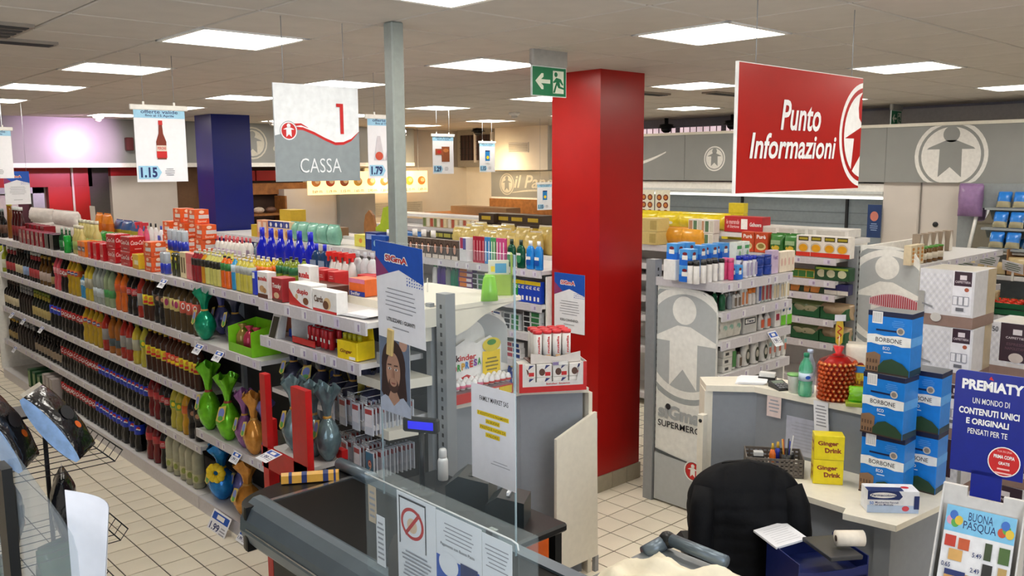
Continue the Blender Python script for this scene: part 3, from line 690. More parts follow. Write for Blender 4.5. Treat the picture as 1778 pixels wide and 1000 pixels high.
sheet('receipt_slip', (1.676, 2.55, 1.0), (0, -.055, 0), (0, 0, .19), 'small white slip inside the acrylic holder', lambda p: p.lines(.1, .1, .9, .9, 8, M_inkg), cat='paper')
sheet('receipt_slip', (1.676, 2.597, 1.15), (0, -.05, 0), (0, 0, .14), 'small tan slip inside the acrylic holder', lambda p: p.lines(.1, .1, .9, .9, 5, M_inkg), C('#cdb79c', .6), cat='paper')
g = MB(); g.prism([(.0, .0), (.24, .0), (.24, .1), (.2, .17), (.12, .22), (.04, .21), (0, .14)], -.02, .02, mat('smoked_plastic', '#4a4744', .3), 'x'); o = g.ob('smoked_tray', None, (1.71, 2.26, .965)); tag(o, 'smoky grey rounded plastic tray inside acrylic holder', 'tray')
# --- tall plexiglass guard and the notices hung on it
PL = empty('plexiglass_guard')
MB().box(2.148, 2.154, 2.31, 3.2, .955, 2.12, M_plexi).ob('clear_sheet', PL)
for y in (2.31, 3.197): MB().box(2.147, 2.155, y, y+.004, .955, 2.12, clear('plexi_edge', '#c9e0ea', .5)).ob('polished_edge', PL)
for y in (2.45, 3.05): MB().box(2.135, 2.167, y-.02, y+.02, .945, 1.02, M_chrome).ob('foot_clamp', PL)
tag(PL, 'tall clear plexiglass guard standing along the till', 'guard')
notice('paper_notice', (2.14, 3.19, 1.70), (0, -.345, -.02), (0.0, .012, .425), 'large blue headed notice hung on the till plexiglass', 'UTILIZZARE I GUANTI')
def d_family(p):
    p.text('FAMILY MARKET SAS', .2, .84, .85, .89, M_ink, .01)
    for k, t in enumerate(('E’ ACCETTATO IL PAGAMENTO', 'IN BUONI', 'PASTO E NON DI', 'VALORE')):
        w = (.36, .16, .3, .16)[k]; y = .7-k*.07; p.rect(.5-w, y-.015, .5+w, y+.03, K_ylw); p.text(t, .5-w+.02, y-.006, .5+w-.02, y+.02, C('#7a6a2a', .5), .005)
    p.lines(.45, .2, .9, .26, 2, M_inkg, .2)
sheet('paper_notice', (2.14, 2.555, 1.215), (0, -.255, 0), (0, 0, .385), 'white paper notice with yellow highlighted lines on plexiglass', d_family)
def d_portrait(p):          # bearded long-haired man
    sk = C('#b98f78', .6); hr = C('#3a2725', .6)
    p.rect(0, 0, 1, 1, C('#6d7c93', .6)); p.disc(.8, .93, .13, .09, C('#c39a86', .6))
    p.disc(.46, .62, .4, .34, hr, 24); p.poly([(.08, .6), (.84, .6), (.9, .22), (.74, .14), (.2, .14), (.04, .25)], hr)
    p.poly([(0, .0), (1, .0), (1, .14), (.78, .24), (.6, .2), (.45, .12), (.3, .2), (.16, .22), (0, .16)], C('#b9c3d6', .6))
    p.poly([(.36, .3), (.56, .3), (.66, .2), (.46, .1), (.28, .2)], sk); p.disc(.46, .55, .235, .25, sk, 24)
    p.disc(.46, .37, .17, .1, C('#4d352f', .6)); p.disc(.46, .415, .12, .06, sk); p.poly([(.38, .405), (.54, .405), (.5, .385), (.42, .385)], C('#8d4f48', .6))
    for a in (.35, .57): p.disc(a, .585, .055, .018, C('#e6ded8', .6), 12); p.disc(a, .585, .022, .017, C('#3b2f33', .6), 10); p.poly([(a-.07, .625), (a+.07, .63), (a+.06, .645), (a-.06, .64)], hr)
    p.poly([(.44, .58), (.48, .58), (.51, .47), (.41, .47)], C('#a87c68', .6))
sheet('portrait_print', (2.142, 3.19, 1.36), (0, -.225, 0), (0, 0, .345), 'portrait print of a bearded long haired man on plexiglass', d_portrait, cat='picture')
o = MB().bbox(-.006, .006, -.022, .022, -.06, .06, C('#d4b978', .5), .003).ob('clothes_peg', None, (2.138, 3.1, 1.68), (.12, 0, 0)); tag(o, 'wooden clothes peg clipped over notice and portrait', 'peg')
# --- cashier side : black work top with till devices
T = empty('till_table')
MB().bbox(2.26, 2.62, 2.48, 3.42, .86, .9, M_black, .01).ob('table_top', T)
for x, y in ((2.3, 2.52), (2.58, 2.52), (2.3, 3.38), (2.58, 3.38)): MB().box(x-.02, x+.02, y-.02, y+.02, 0, .86, M_black).ob('leg', T)
tag(T, 'black till work top behind the plexiglass guard', 'table')
dp = empty('customer_display', (2.37, 3.2, .9), .5)
MB().lathe([(.06, 0), (.06, .012), (.02, .02)], M_black, 14).ob('base', dp); MB().cyl((0, 0, .01), (0, 0, .3), .014, M_black, 8).ob('pole', dp)
MB().bbox(-.02, .02, -.09, .09, .3, .37, M_black, .008).ob('housing', dp)
MB().box(-.0215, -.02, -.07, .06, .318, .356, mat('display_blue', '#2422c8', .3, emit=.9, var=.05)).ob('screen', dp)
tag(dp, 'black pole display with a lit blue screen', 'display')
bt = empty('spray_can', (2.55, 3.27, .9)); MB().lathe([(.024, 0), (.026, .004), (.026, .1), (.02, .115)], K_wh, 12).ob('body', bt); MB().lathe([(.02, .115), (.021, .12), (.021, .15), (.016, .16), (0, .162)], C('#dcdcdc', .3), 12).ob('cap', bt)
tag(bt, 'small white bottle with a white cap beside till display', 'bottle')
def printer(x, y, rz, w, d, h, label, paper=False):
    e = empty('receipt_printer', (x, y, .9), rz); mt = mat('dark_plastic', '#22282a', .4)
    MB().prism([(-d/2, 0), (d/2, 0), (d/2, h*.7), (d*.2, h), (-d/2, h*.85)], -w/2, w/2, mt, 'x').ob('housing', e)
    MB().box(-w*.3, w*.3, -d*.1, d*.02, h*.93, h*.965, M_black).ob('paper_slot', e)
    if paper: MB().box(-w*.25, w*.25, -d*.06, d*.0, h*.93, h*1.08, M_paper).ob('paper_strip', e)
    tag(e, label, 'printer')
printer(2.45, 2.93, .6, .17, .2, .16, 'larger dark receipt printer beside the till display')
printer(2.45, 2.68, .6, .15, .17, .13, 'smaller dark receipt printer with white paper strip', True)
e = MB().bbox(-.09, .09, -.05, .05, 0, .05, K_red, .015).ob('red_case', None, (2.54, 3.06, .9), (0, 0, .5)); tag(e, 'red case between the two receipt printers', 'case')
b = MB(); b.lathe([(.11, 0), (.14, .05), (.15, .3), (.14, .5), (.1, .6), (.11, .66), (.09, .68)], mat('orange_bag', '#e3641b', .45, bump=.8, scale=9), 14); o = b.ob('plastic_bag', None, (2.86, 2.96, 0)); tag(o, 'orange plastic bag standing behind the till', 'bag')
# --- grey cabinet behind the till that carries the sweets boxes
Cb = empty('counter_cabinet')
cp = [(2.85, 3.61), (3.38, 3.57), (3.7, 3.34), (3.76, 3.5), (3.62, 3.7), (2.85, 3.7)]
MB().prism([(2.88, 3.62), (3.38, 3.585), (3.68, 3.37), (3.72, 3.48), (3.6, 3.69), (2.88, 3.69)], 0, 1.12, M_desk, 'z').ob('body', Cb)
MB().prism(cp, 1.12, 1.15, M_cream, 'z').ob('top', Cb)
MB().prism([(3.69, 3.33), (3.72, 3.33), (3.775, 3.5), (3.745, 3.51)], 0, 1.12, M_cream, 'z').ob('side_edge', Cb)
tag(Cb, 'grey counter cabinet with cream top beneath the egg boxes', 'cabinet')
gt = empty('swing_gate')
MB().prism([(3.4, .1), (3.76, .1), (3.74, 1.0), (3.715, 1.0), (3.4, .905)], 3.31, 3.33, M_cream, 'y').ob('panel', gt)
MB().cyl((3.755, 3.335, .1), (3.755, 3.335, .95), .012, M_steel, 8).ob('hinge', gt); MB().box(3.735, 3.765, 3.31, 3.335, 0, .1, M_steel).ob('foot', gt)
tag(gt, 'cream swing gate with a sloping top beside red column', 'gate')

# --- information desk
ID = empty('information_desk')
MB().prism([(4.22, 2.88), (4.4, 2.67), (4.4, 1.98), (4.68, 1.98), (4.68, 2.76), (4.37, 3.03)], 1.12, 1.155, M_cream, 'z').ob('counter_top', ID)
MB().prism([(4.25, 2.88), (4.43, 2.67), (4.43, 1.98), (4.47, 1.98), (4.47, 2.69), (4.29, 2.9)], 0, 1.12, M_desk, 'z').ob('back_panel', ID)
MB().prism([(4.215, 2.885), (4.26, 2.86), (4.4, 3.0), (4.37, 3.03)], 0, 1.12, M_cream, 'z').ob('end_panel', ID)
lt = MB().box(4.17, 4.215, 2.86, 2.9, 0, .985, M_cream).ob('latch_post', ID); MB().cyl((4.168, 2.88, .95), (4.172, 2.88, .95), .012, M_black, 10).ob('latch_hole', lt)
MB().prism([(3.95, 2.5), (3.93, 1.86), (3.86, 1.84), (3.9, 1.6), (4.56, 1.53), (4.56, 1.97), (4.43, 1.97), (4.43, 2.52)], .75, .78, M_cream, 'z').ob('desk_top', ID)
MB().box(4.05, 4.43, 1.66, 2.48, 0, .75, M_desk).ob('desk_body', ID)
MB().prism([(3.99, 1.66), (4.42, 1.58), (4.42, 1.66), (3.99, 1.74)], 0, .75, M_desk, 'z').ob('pedestal', ID)
tag(ID, 'grey and cream information desk with low worktop and high counter', 'desk')
sheet('paper_slip', (4.395, 2.58, 1.0), (0, -.09, 0), (0, 0, .12), 'small pink printed slip taped below the high counter', lambda p: p.lines(.1, .2, .9, .9, 4, M_inkg), C('#dcc9c4', .6), cat='paper')
sheet('paper_slip', (4.39, 2.28, .98), (0, -.085, 0), (.0, .012, .17), 'white receipt hanging over the counter edge', lambda p: p.lines(.1, .15, .9, .9, 7, M_inkg), cat='paper')
sheet('plastic_sleeve', (4.425, 2.47, .8), (0, -.26, 0), (0, 0, .22), 'clear plastic sleeve with document leaning on desk back', lambda p: p.lines(.1, .1, .9, .9, 9, C('#a7a9b8', .5)), C('#b9bccb', .25), cat='paper')
# chair with a jacket over its back
ch = empty('office_chair', (3.68, 2.34, 0), -.72+PI)
for k in range(5):
    a = 2*PI*k/5; MB().prism([(-.02, 0), (.02, 0), (.03, .05), (-.03, .05)], .02, .28, M_black, 'y', Matrix.Translation((0, 0, .05)) @ Matrix.Rotation(a, 4, 'Z')).ob('base_arm', ch)
    MB().ell((.28*math.sin(-a), .28*math.cos(a), .03), .03, .03, .03, M_black, 8, 6).ob('castor', ch)
MB().cyl((0, 0, .08), (0, 0, .42), .03, M_black, 10).ob('gas_lift', ch); MB().bbox(-.24, .24, -.24, .22, .42, .5, M_black, .03).ob('seat', ch)
MB().bbox(-.2, .2, .2, .26, .55, .95, M_black, .03).ob('backrest', ch); MB().box(-.03, .03, .2, .24, .42, .6, M_black).ob('back_bar', ch)
tag(ch, 'black office chair at the information desk', 'chair')
M_puff = mat('puffer_black', '#08090d', .7, var=.3, scale=14, bump=.5, spec=.2)
def puffer():
    vs = []; fs = []; nu, nv = 56, 46
    for j in range(nv+1):
        t = j/nv; z = .0+t*.62
        wid = .275*(1 if t < .6 else max(.0, 1-((t-.6)/.4)**3.2)**.42)
        thk = .12*(1 if t < .6 else math.sqrt(max(.02, 1-((t-.6)/.4)**2))); q = .5+.22*abs(math.sin(t*PI*8.5+1.1*math.sin(3*t)))**.5
        for i in range(nu):
            a = 2*PI*i/nu; c, s_ = math.cos(a), math.sin(a); e = .55
            x = wid*math.copysign(abs(c)**e, c); y = thk*math.copysign(abs(s_)**.7, s_)*(.8+.28*q)
            x *= .95+.06*q
            for cx in (-.12, .12):       # vertical folds between front and sleeves
                y += (.02 if s_ < 0 else 0)*math.exp(-((x-cx)/.025)**2)
            x += .02*math.sin(4*t+1.5)-.05*(1-t)*0; y += .008*math.sin(13*x+9*t)
            vs.append((x+.03*t*t, y, z-.12*max(0, x)*t))
    for j in range(nv):
        for i in range(nu): fs.append((j*nu+i, j*nu+(i+1) % nu, (j+1)*nu+(i+1) % nu, (j+1)*nu+i))
    fs.append(tuple(range(nu))[::-1]); fs.append(tuple(nv*nu+i for i in range(nu)))
    return vs, fs
v_, f_ = puffer(); jk = MB().add(v_, f_, M_puff, True).ob('puffer_jacket', None, (3.53, 2.17, .42), (0, 0, -.72))
m = MB()
for sx in (-1, 1): m = MB(); m.tube([(sx*.2, -.04, .5), (sx*.225, -.075, .42), (sx*.235, -.09, .3), (sx*.235, -.1, .16), (sx*.23, -.11, .02)], .06, M_puff, 12); m.ob('sleeve', jk)
tag(jk, 'black quilted puffer jacket draped over the office chair', 'jacket')
# document trays
pd = empty('drawer_unit', (3.5, 1.78, 0), -.5); MB().box(-.16, .16, -.14, .14, 0, .38, M_desk).ob('body', pd)
for k in range(2): MB().box(-.15, .15, -.148, -.14, .02+k*.18, .18+k*.18, M_steel).ob('drawer', pd)
tag(pd, 'low grey drawer unit under the blue trays', 'drawer unit')
M_tray = mat('tray_blue', '#14225e', .4)
for k in range(4):
    t = empty('document_tray', (3.5, 1.78, .38+k*.09), -.5); z1 = .07
    MB().box(-.17, .17, -.13, .13, 0, .006, M_tray).ob('tray_floor', t)
    MB().box(-.17, .17, .124, .13, 0, z1, M_tray).ob('rear_wall', t)
    for sx in (-1, 1): MB().box(sx*.17-.003, sx*.17+.003, -.13, .13, 0, .09, M_tray).ob('side_wall', t)
    MB().prism([(-.17, .0), (.17, .0), (.17, .05), (.1, .04), (-.1, .04), (-.17, .05)], -.13, -.124, M_tray, 'y').ob('front_wall', t)
    tag(t, 'dark blue document tray, %s from the top of its stack' % ['fourth', 'third', 'second', 'first'][k], 'tray', 'stacked blue document trays')
sheet('paper_pile', (3.36, 1.9, .745), (.17, -.06, .012), (.07, .16, .01), 'loose white papers on the top blue tray', lambda p: p.lines(.1, .1, .9, .9, 8, C('#c9c9cf', .5), .2), cat='paper', th=.01)
o = MB().bbox(-.08, .08, -.11, .11, 0, .02, C('#3c3c3e', .4), .003).ob('folder', None, (3.52, 1.72, .742), (0, .05, -.5)); tag(o, 'dark grey folder on the top blue tray', 'folder')
rl = empty('paper_roll', (3.56, 1.66, .805), -.75); m = MB(); m.cyl((-.06, 0, 0), (.06, 0, 0), .035, C('#e9dfcf', .7), 18); m.ob('roll', rl); MB().cyl((-.0612, 0, 0), (-.06, 0, 0), .014, C('#3b2b24', .7), 12).ob('core', rl)
tag(rl, 'white till paper roll lying on the blue trays', 'paper roll')

# --- second checkout in the bottom foreground
K2 = empty('checkout_desk')
MB().box(2.28, 2.7, 1.0, 2.05, 0, .86, M_desk).ob('body', K2); MB().bbox(2.26, 2.74, 1.0, 2.08, .86, .9, mat('steel_plate', '#8b9092', .35, metal=.5), .006).ob('steel_plate', K2)
MB().cyl((2.72, 2.0, .945), (2.71, 1.74, .945), .026, M_rail, 14).ob('side_tube', K2); MB().ell((2.72, 2.02, .94), .032, .04, .035, M_black, 12, 8).ob('elbow', K2)
MB().cyl((2.72, 2.03, .93), (2.62, 2.06, .9), .03, M_rail, 12).ob('front_tube', K2)
tag(K2, 'second checkout with steel plate and tube rail, bottom foreground', 'checkout')
cl = MB(); vs = []; n = 26
for j in range(n+1):
    for i in range(n+1):
        a, b = i/n, j/n; x = 2.3+.36*a+.03*math.sin(7*b); y = 1.55+.5*b+.03*math.sin(6*a)
        e = min(1, 6*min(a, 1-a, b, 1-b)); z = .9+.002+e*(.045+.02*math.sin(9*a+4*b)+.015*math.sin(17*b-6*a)+.012*math.sin(23*a+11*b))
        vs.append((x, y, z))
cl.add(vs, [(j*(n+1)+i, j*(n+1)+i+1, (j+1)*(n+1)+i+1, (j+1)*(n+1)+i) for j in range(n) for i in range(n)], M_cloth, True)
cl.add([(x, y, .9005) for x, y in ((2.32, 1.58), (2.64, 1.58), (2.64, 2.02), (2.32, 2.02))], [(3, 2, 1, 0)], M_cloth); o = cl.ob('cloth_bag', fix=False); tag(o, 'crumpled cream cloth shopping bag on the second checkout', 'bag')
# --- big flyer stand at the right edge
FS = empty('flyer_stand', (3.62, 1.15, 0), 0)
ux = Vector((.12, -.99, 0)).normalized(); nx = Vector((-.99, -.12, 0)).normalized()
def L3(a, d, z): v = ux*a+nx*d; return (v.x, v.y, z)
def slab(m, pts, d0, d1, mt):
    n = len(pts); m.add([L3(a, d1, z) for a, z in pts]+[L3(a, d0, z) for a, z in pts], [tuple(range(n)), tuple(range(n, 2*n))[::-1]]+[(i, i+n, (i+1) % n+n, (i+1) % n) for i in range(n)], mt)
K_pb = C('#0f1f86', .3); R_ = .03
def rr(a0, z0, a1, z1, r=.03):
    return [(a0, z0), (a1, z0)]+[(a1-r+r*math.cos(t*PI/10), z1-r+r*math.sin(t*PI/10)) for t in range(6)]+[(a0+r-r*math.sin(t*PI/10), z1-r+r*math.cos(t*PI/10)) for t in range(6)]
HW, Hz0, Hz1 = .13, 1.215, 1.63
m = MB(); slab(m, rr(-HW, Hz0, HW, Hz1, .02), 0, .006, K_pb); slab(m, [(-.05, 1.12), (.06, 1.12), (.06, 1.23), (-.05, 1.23)], 0, .006, K_pb); hd = m.ob('header_board', FS)
m = MB(); p = Print(m, L3(-HW, .006, Hz0), Vector(L3(2*HW, 0, 0)), (0, 0, Hz1-Hz0))
p.text('PREMIATY', .1, .82, .93, .92, KW, .045); p.poly([(.46, .94), (.49, .97), (.53, .93)], K_red)
p.text('UN MONDO DI', .26, .69, .76, .745, KW, .005); p.text('CONTENUTI UNICI', .08, .58, .9, .645, KW, .035); p.text('E ORIGINALI', .19, .485, .77, .545, KW, .035); p.text('PENSATI PER TE', .22, .39, .76, .445, KW, .01)
p.disc(.74, .17, .22, .145, KW, 28); p.disc(.74, .17, .205, .135, K_red, 28)
p.text('TUA IN UNA', .64, .26, .84, .28, C('#f0b7b0', .5)); p.text('PRIMA COPIA', .6, .2, .88, .235, KW, .03); p.text('GRATIS', .67, .14, .82, .17, KW, .03); p.lines(.62, .04, .86, .12, 2, C('#f0b7b0', .5))
m.ob('printed_face', hd)
bx = MB(); wm = C('#d5d3cf', .5)
slab(bx, [(-.15, 0), (.15, 0), (.15, 1.14), (.07, 1.14), (.07, 1.11), (-.06, 1.11), (-.06, 1.15), (-.15, 1.15)], -.02, 0, wm)
bx.ob('back_board', FS)
for sx in (-1, 1):
    m = MB(); m.add([L3(sx*.15, 0, 0), L3(sx*.15, .16, 0), L3(sx*.15, .16, .74), L3(sx*.15, 0, 1.14), L3(sx*.144, 0, 0), L3(sx*.144, .16, 0), L3(sx*.144, .16, .74), L3(sx*.144, 0, 1.14)], [(0, 1, 2, 3), (4, 7, 6, 5), (0, 4, 5, 1), (1, 5, 6, 2), (2, 6, 7, 3), (3, 7, 4, 0)], wm); m.ob('side_board', FS)
m = MB(); slab(m, [(-.15, 0), (.15, 0), (.15, .72), (-.15, .72)], .15, .16, wm); m.ob('front_board', FS)
tag(FS, 'white cardboard flyer stand with dark blue header board', 'display stand')
def d_flyer(p):
    p.rect(0, 0, 1, 1, C('#e9e9ea', .5)); p.rect(0, .72, 1, 1, C('#7fc4e8', .5)); p.text('BUONA', .33, .87, .68, .96, K_navy, .0); p.text('PASQUA', .27, .76, .74, .86, K_navy, .0)
    for a, b, c in ((.08, .84, '#d8a0b8'), (.15, .82, '#5aa84c'), (.12, .9, '#3c6ec0'), (.2, .85, '#e0c040'), (.82, .82, '#c85030'), (.88, .86, '#5aa84c'), (.93, .82, '#e0c040'), (.86, .9, '#3c6ec0')): p.disc(a, b, .06, .05, C(c, .5))
    for a, b, w, h, c in ((.04, .56, .16, .12, '#c23a28'), (.24, .55, .16, .12, '#c85a30'), (.12, .42, .2, .12, '#d8a860'), (.62, .5, .1, .18, '#3d4a2c'), (.62, .32, .14, .14, '#2d2a26'), (.82, .5, .15, .17, '#4d6a34'), (.84, .36, .12, .1, '#b99a5c'), (.1, .14, .4, .16, '#c89858'), (.1, .26, .3, .06, '#1f2f6a'), (.58, .14, .2, .16, '#8a4a30'), (.8, .1, .18, .18, '#9a4028')): p.rect(a, b, a+w, b+h, C(c, .5))
    for t, a, b in (('0.65', .04, .34), ('5.49', .46, .5), ('2.49', .46, .34), ('2.99', .82, .3), ('4.99', .62, .05)): p.text(t, a, b, a+.13, b+.05, K_navy, .01)
e = empty('flyer_stack', (3.62, 1.15, 0)); O = Vector(L3(-.125, .146, .725)); U = Vector(L3(.25, 0, 0)); V = Vector(L3(0, -.13, .345)); N = U.cross(V).normalized()
m = MB(); th = .012; m.add([O, O+U, O+U+V, O+V, O-N*th, O+U-N*th, O+U+V-N*th, O+V-N*th], [(0, 1, 2, 3), (4, 7, 6, 5), (0, 4, 5, 1), (1, 5, 6, 2), (2, 6, 7, 3), (3, 7, 4, 0)], M_paper); m.ob('paper_block', e)
m = MB(); p = Print(m, O, U, V, .0003); d_flyer(p); m.ob('printed_face', e); tag(e, 'pile of Easter offer flyers in the cardboard stand', 'flyers')

# ================================================================ GOODS : prototypes
PR = {}
def proto(key, root, *parts): PR[key] = (root, parts); return key
def gl(col): return mat('gloss_'+col.lstrip('#'), col, .09, var=.1, scale=20, spec=.38)
def fin(mb, name):
    me = mb.mesh(name); bm = bmesh.new(); bm.from_mesh(me); bmesh.ops.recalc_face_normals(bm, faces=bm.faces[:]); bm.to_mesh(me); bm.free(); return me
def frontprint(r, z0, z1, wid, draw, name='print'):
    """a flat label patch that faces -Y"""
    m = MB(); p = Print(m, (-wid/2, -r, z0), (wid, 0, 0), (0, 0, z1-z0), .0004); draw(p); return (name, m.mesh(name))
def pet(key, liquid, lab, cap, h=.33, r=.045, l0=.5, l1=.68, waist=True, draw=None, name='bottle'):
    w = .84 if waist else .99
    prof_ = [(.8*r, 0), (r, .025*h), (.97*r, .1*h), (r, .25*h), (r, .72*h), (.9*r, .78*h), (.5*r, .87*h), (.34*r, .9*h), (.3*r, .95*h)]
    b = MB().lathe(prof_ if not waist else [(.8*r, 0), (r, .025*h), (r, .25*h), (w*r, .36*h), (w*r, .43*h), (r, .5*h), (r, .68*h), (.86*r, .77*h), (.45*r, .89*h), (.3*r, .92*h), (.3*r, .95*h)], gl(liquid), 12)
    parts = [('cap', fin(MB().lathe([(.34*r, .94*h), (.34*r, h), (.1*r, h)], C(cap, .4), 10), 'cap'))]
    if lab: parts.append(('label', fin(MB().lathe([(1.012*r, l0*h), (1.012*r, l1*h)], C(lab, .4), 12), 'label')))
    if draw: parts.append(frontprint(1.03*r, l0*h, l1*h, 1.1*r, draw))
    return proto(key, (name, fin(b, name)), *parts)
def glassb(key, col, lab, cap, h=.3, r=.037, l0=.15, l1=.45, neck=.35, draw=None, lab2=None):
    b = MB().lathe([(.9*r, 0), (r, .02*h), (r, .52*h), (.9*r, .6*h), (neck*r, .72*h), (neck*r, .93*h)], gl(col), 12)
    parts = [('cap', fin(MB().lathe([(neck*r*1.12, .9*h), (neck*r*1.12, h), (.05*r, h)], C(cap, .4), 10), 'cap'))]
    if lab: parts.append(('label', fin(MB().lathe([(1.014*r, l0*h), (1.014*r, l1*h)], C(lab, .5), 12), 'label')))
    if lab2: parts.append(('neck_label', fin(MB().lathe([(neck*r*1.1, .74*h), (neck*r*1.08, .88*h)], C(lab2, .5), 10), 'neck_label')))
    if draw: parts.append(frontprint(1.03*r, l0*h, l1*h, 1.2*r, draw))
    return proto(key, ('bottle', fin(b, 'bottle')), *parts)
def canp(key, top, low=None, h=.168, r=.029, split=.5, draw=None):
    b = MB().lathe([(.8*r, 0), (r, .03*h), (r, .92*h), (.82*r, h), (.8*r, .985*h), (.05*r, .98*h)], gl(top), 14); parts = [('lid', fin(MB().lathe([(.8*r, h), (.82*r, 1.004*h), (.6*r, .992*h)], M_chrome, 14), 'lid'))]
    if low: parts.append(('band', fin(MB().lathe([(1.012*r, .03*h), (1.012*r, split*h)], C(low, .3), 14), 'band')))
    if draw: parts.append(frontprint(1.02*r, .2*h, .85*h, 1.2*r, draw))
    return proto(key, ('can', fin(b, 'can')), *parts)
def boxp(key, w, d, h, col, draw=None, side=None, name='carton', top=None, rough=.45):
    m = MB().bbox(-w/2, w/2, -d/2, d/2, 0, h, C(col, rough), .002); parts = []
    if draw:
        q = MB(); p = Print(q, (-w/2, -d/2, 0), (w, 0, 0), (0, 0, h), .0004); draw(p); parts.append(('printed_front', q.mesh('printed_front')))
    if side:
        q = MB(); p = Print(q, (w/2, -d/2, 0), (0, d, 0), (0, 0, h), .0004); side(p); parts.append(('printed_side', q.mesh('printed_side')))
        q = MB(); p = Print(q, (-w/2, d/2, 0), (0, -d, 0), (0, 0, h), .0004); side(p); parts.append(('printed_side', q.mesh('printed_side')))
    if top:
        q = MB(); p = Print(q, (-w/2, -d/2, h), (w, 0, 0), (0, d, 0), .0004); top(p); parts.append(('printed_top', q.mesh('printed_top')))
    return proto(key, (name, fin(m, name)), *parts)
def pillow(key, w, d, h, col, band=None, draw=None, rough=.25, name='bag', bump=.4, seal=None):
    vs = []; n, k = 18, 14
    for j in range(k+1):
        t = j/k; z = t*h; f = (math.sin(PI*min(1, max(0, t*.96+.02))))**.55
        for i in range(n):
            a = 2*PI*i/n; c, s = math.cos(a), math.sin(a)
            x = w/2*math.copysign(abs(c)**.6, c)*(1-.06*f); y = d/2*math.copysign(abs(s)**.9, s)*f+.0012*s
            x += .006*math.sin(9*t+5*a); y += .006*f*math.sin(11*t+7*a); vs.append((x, y, z))
    fs = [(j*n+i, j*n+(i+1) % n, (j+1)*n+(i+1) % n, (j+1)*n+i) for j in range(k) for i in range(n)]+[tuple(range(n))[::-1], tuple(k*n+i for i in range(n))]
    mt = mat('foil_%s_%d' % (col.lstrip('#'), int(rough*100)), col, rough, var=.12, scale=16, bump=bump, coat=.2)
    m = MB().add(vs, fs, mt, True); parts = []
    if band:
        q = MB()
        for j0, j1, c in band:
            sub = [(x*1.01, y*1.03, z) for x, y, z in vs[j0*n:(j1+1)*n]]; kk = j1-j0
            q.add(sub, [(j*n+i, j*n+(i+1) % n, (j+1)*n+(i+1) % n, (j+1)*n+i) for j in range(kk) for i in range(n)], mat('foil_%s' % c.lstrip('#'), c, rough, var=.1, scale=16, coat=.2), True)
        parts.append(('printed_band', fin(q, 'printed_band')))
    if draw:
        q = MB(); p = Print(q, (-w*.4, -d/2*1.05, h*.15), (w*.8, 0, 0), (0, 0, h*.65), .0004); draw(p); parts.append(('print', q.mesh('print')))
    parts.append(('top_seal', fin(MB().box(-w*.46, w*.46, -.0015, .0015, h*.985, h*1.05, mt if not seal else C(seal, .3)), 'top_seal')))
    return proto(key, (name, fin(m, name)), *parts)
def trig(key, body, head, lab=None, h=.26, w=.075, d=.05):
    m = MB().lathe([(.5, 0), (.52, .02), (.5, .5), (.36, .68), (.2, .74), (.2, .78)], gl(body), 12, Matrix.Diagonal((w, d, h, 1)))
    t = MB().lathe([(.2, .76), (.22, .8), (.2, .86)], C(head, .4), 10, Matrix.Diagonal((w, d, h, 1)))
    t.box(-.012, .012, -.045, .02, h*.86, h*.97, C(head, .4)); t.box(-.006, .006, -.04, -.028, h*.74, h*.87, C(head, .4))
    parts = [('trigger_head', fin(t, 'trigger_head'))]
    if lab: parts.append(frontprint(d*.54, .12*h, .5*h, w*.7, lambda p: p.rect(0, 0, 1, 1, C(lab, .4))))
    return proto(key, ('spray_bottle', fin(m, 'spray_bottle')), *parts)
def flask(key, body, cap, lab=None, h=.2, w=.07, d=.04, sh=.72, capw=.34, caph=.14, name='bottle', draw=None):
    m = MB().lathe([(.46, 0), (.5, .02), (.5, sh*.5), (.48, sh), (.3, sh+.1), (capw*.5, 1-caph)], gl(body), 14, Matrix.Diagonal((w, d, h, 1)))
    parts = [('cap', fin(MB().lathe([(capw*.52, 1-caph-.01), (capw*.52, 1), (.05, 1)], C(cap, .35), 12, Matrix.Diagonal((w, max(d, .035), h, 1))), 'cap'))]
    if lab or draw: parts.append(frontprint(d*.52, .1*h, sh*.9*h, w*.72, draw or (lambda p: p.rect(0, 0, 1, 1, C(lab, .4)))))
    return proto(key, (name, fin(m, name)), *parts)
CNT = {}
def place(key, loc, rz, label, cat, group=None, sc=None, tilt=None, names=None):
    (rn, rm), parts = PR[key]
    o = link(names or rn, rm, None, loc, (0, 0, rz) if tilt is None else (tilt[0], tilt[1], rz))
    if sc: o.scale = sc
    for pn, pm in parts: link(pn, pm, o)
    return tag(o, label, cat, group)
def O_(i): return ordn[i] if i < 20 else ['twenty first', 'twenty second', 'twenty third', 'twenty fourth', 'twenty fifth', 'twenty sixth', 'twenty seventh', 'twenty eighth', 'twenty ninth', 'thirtieth'][i-20]
JR = random.Random(5)
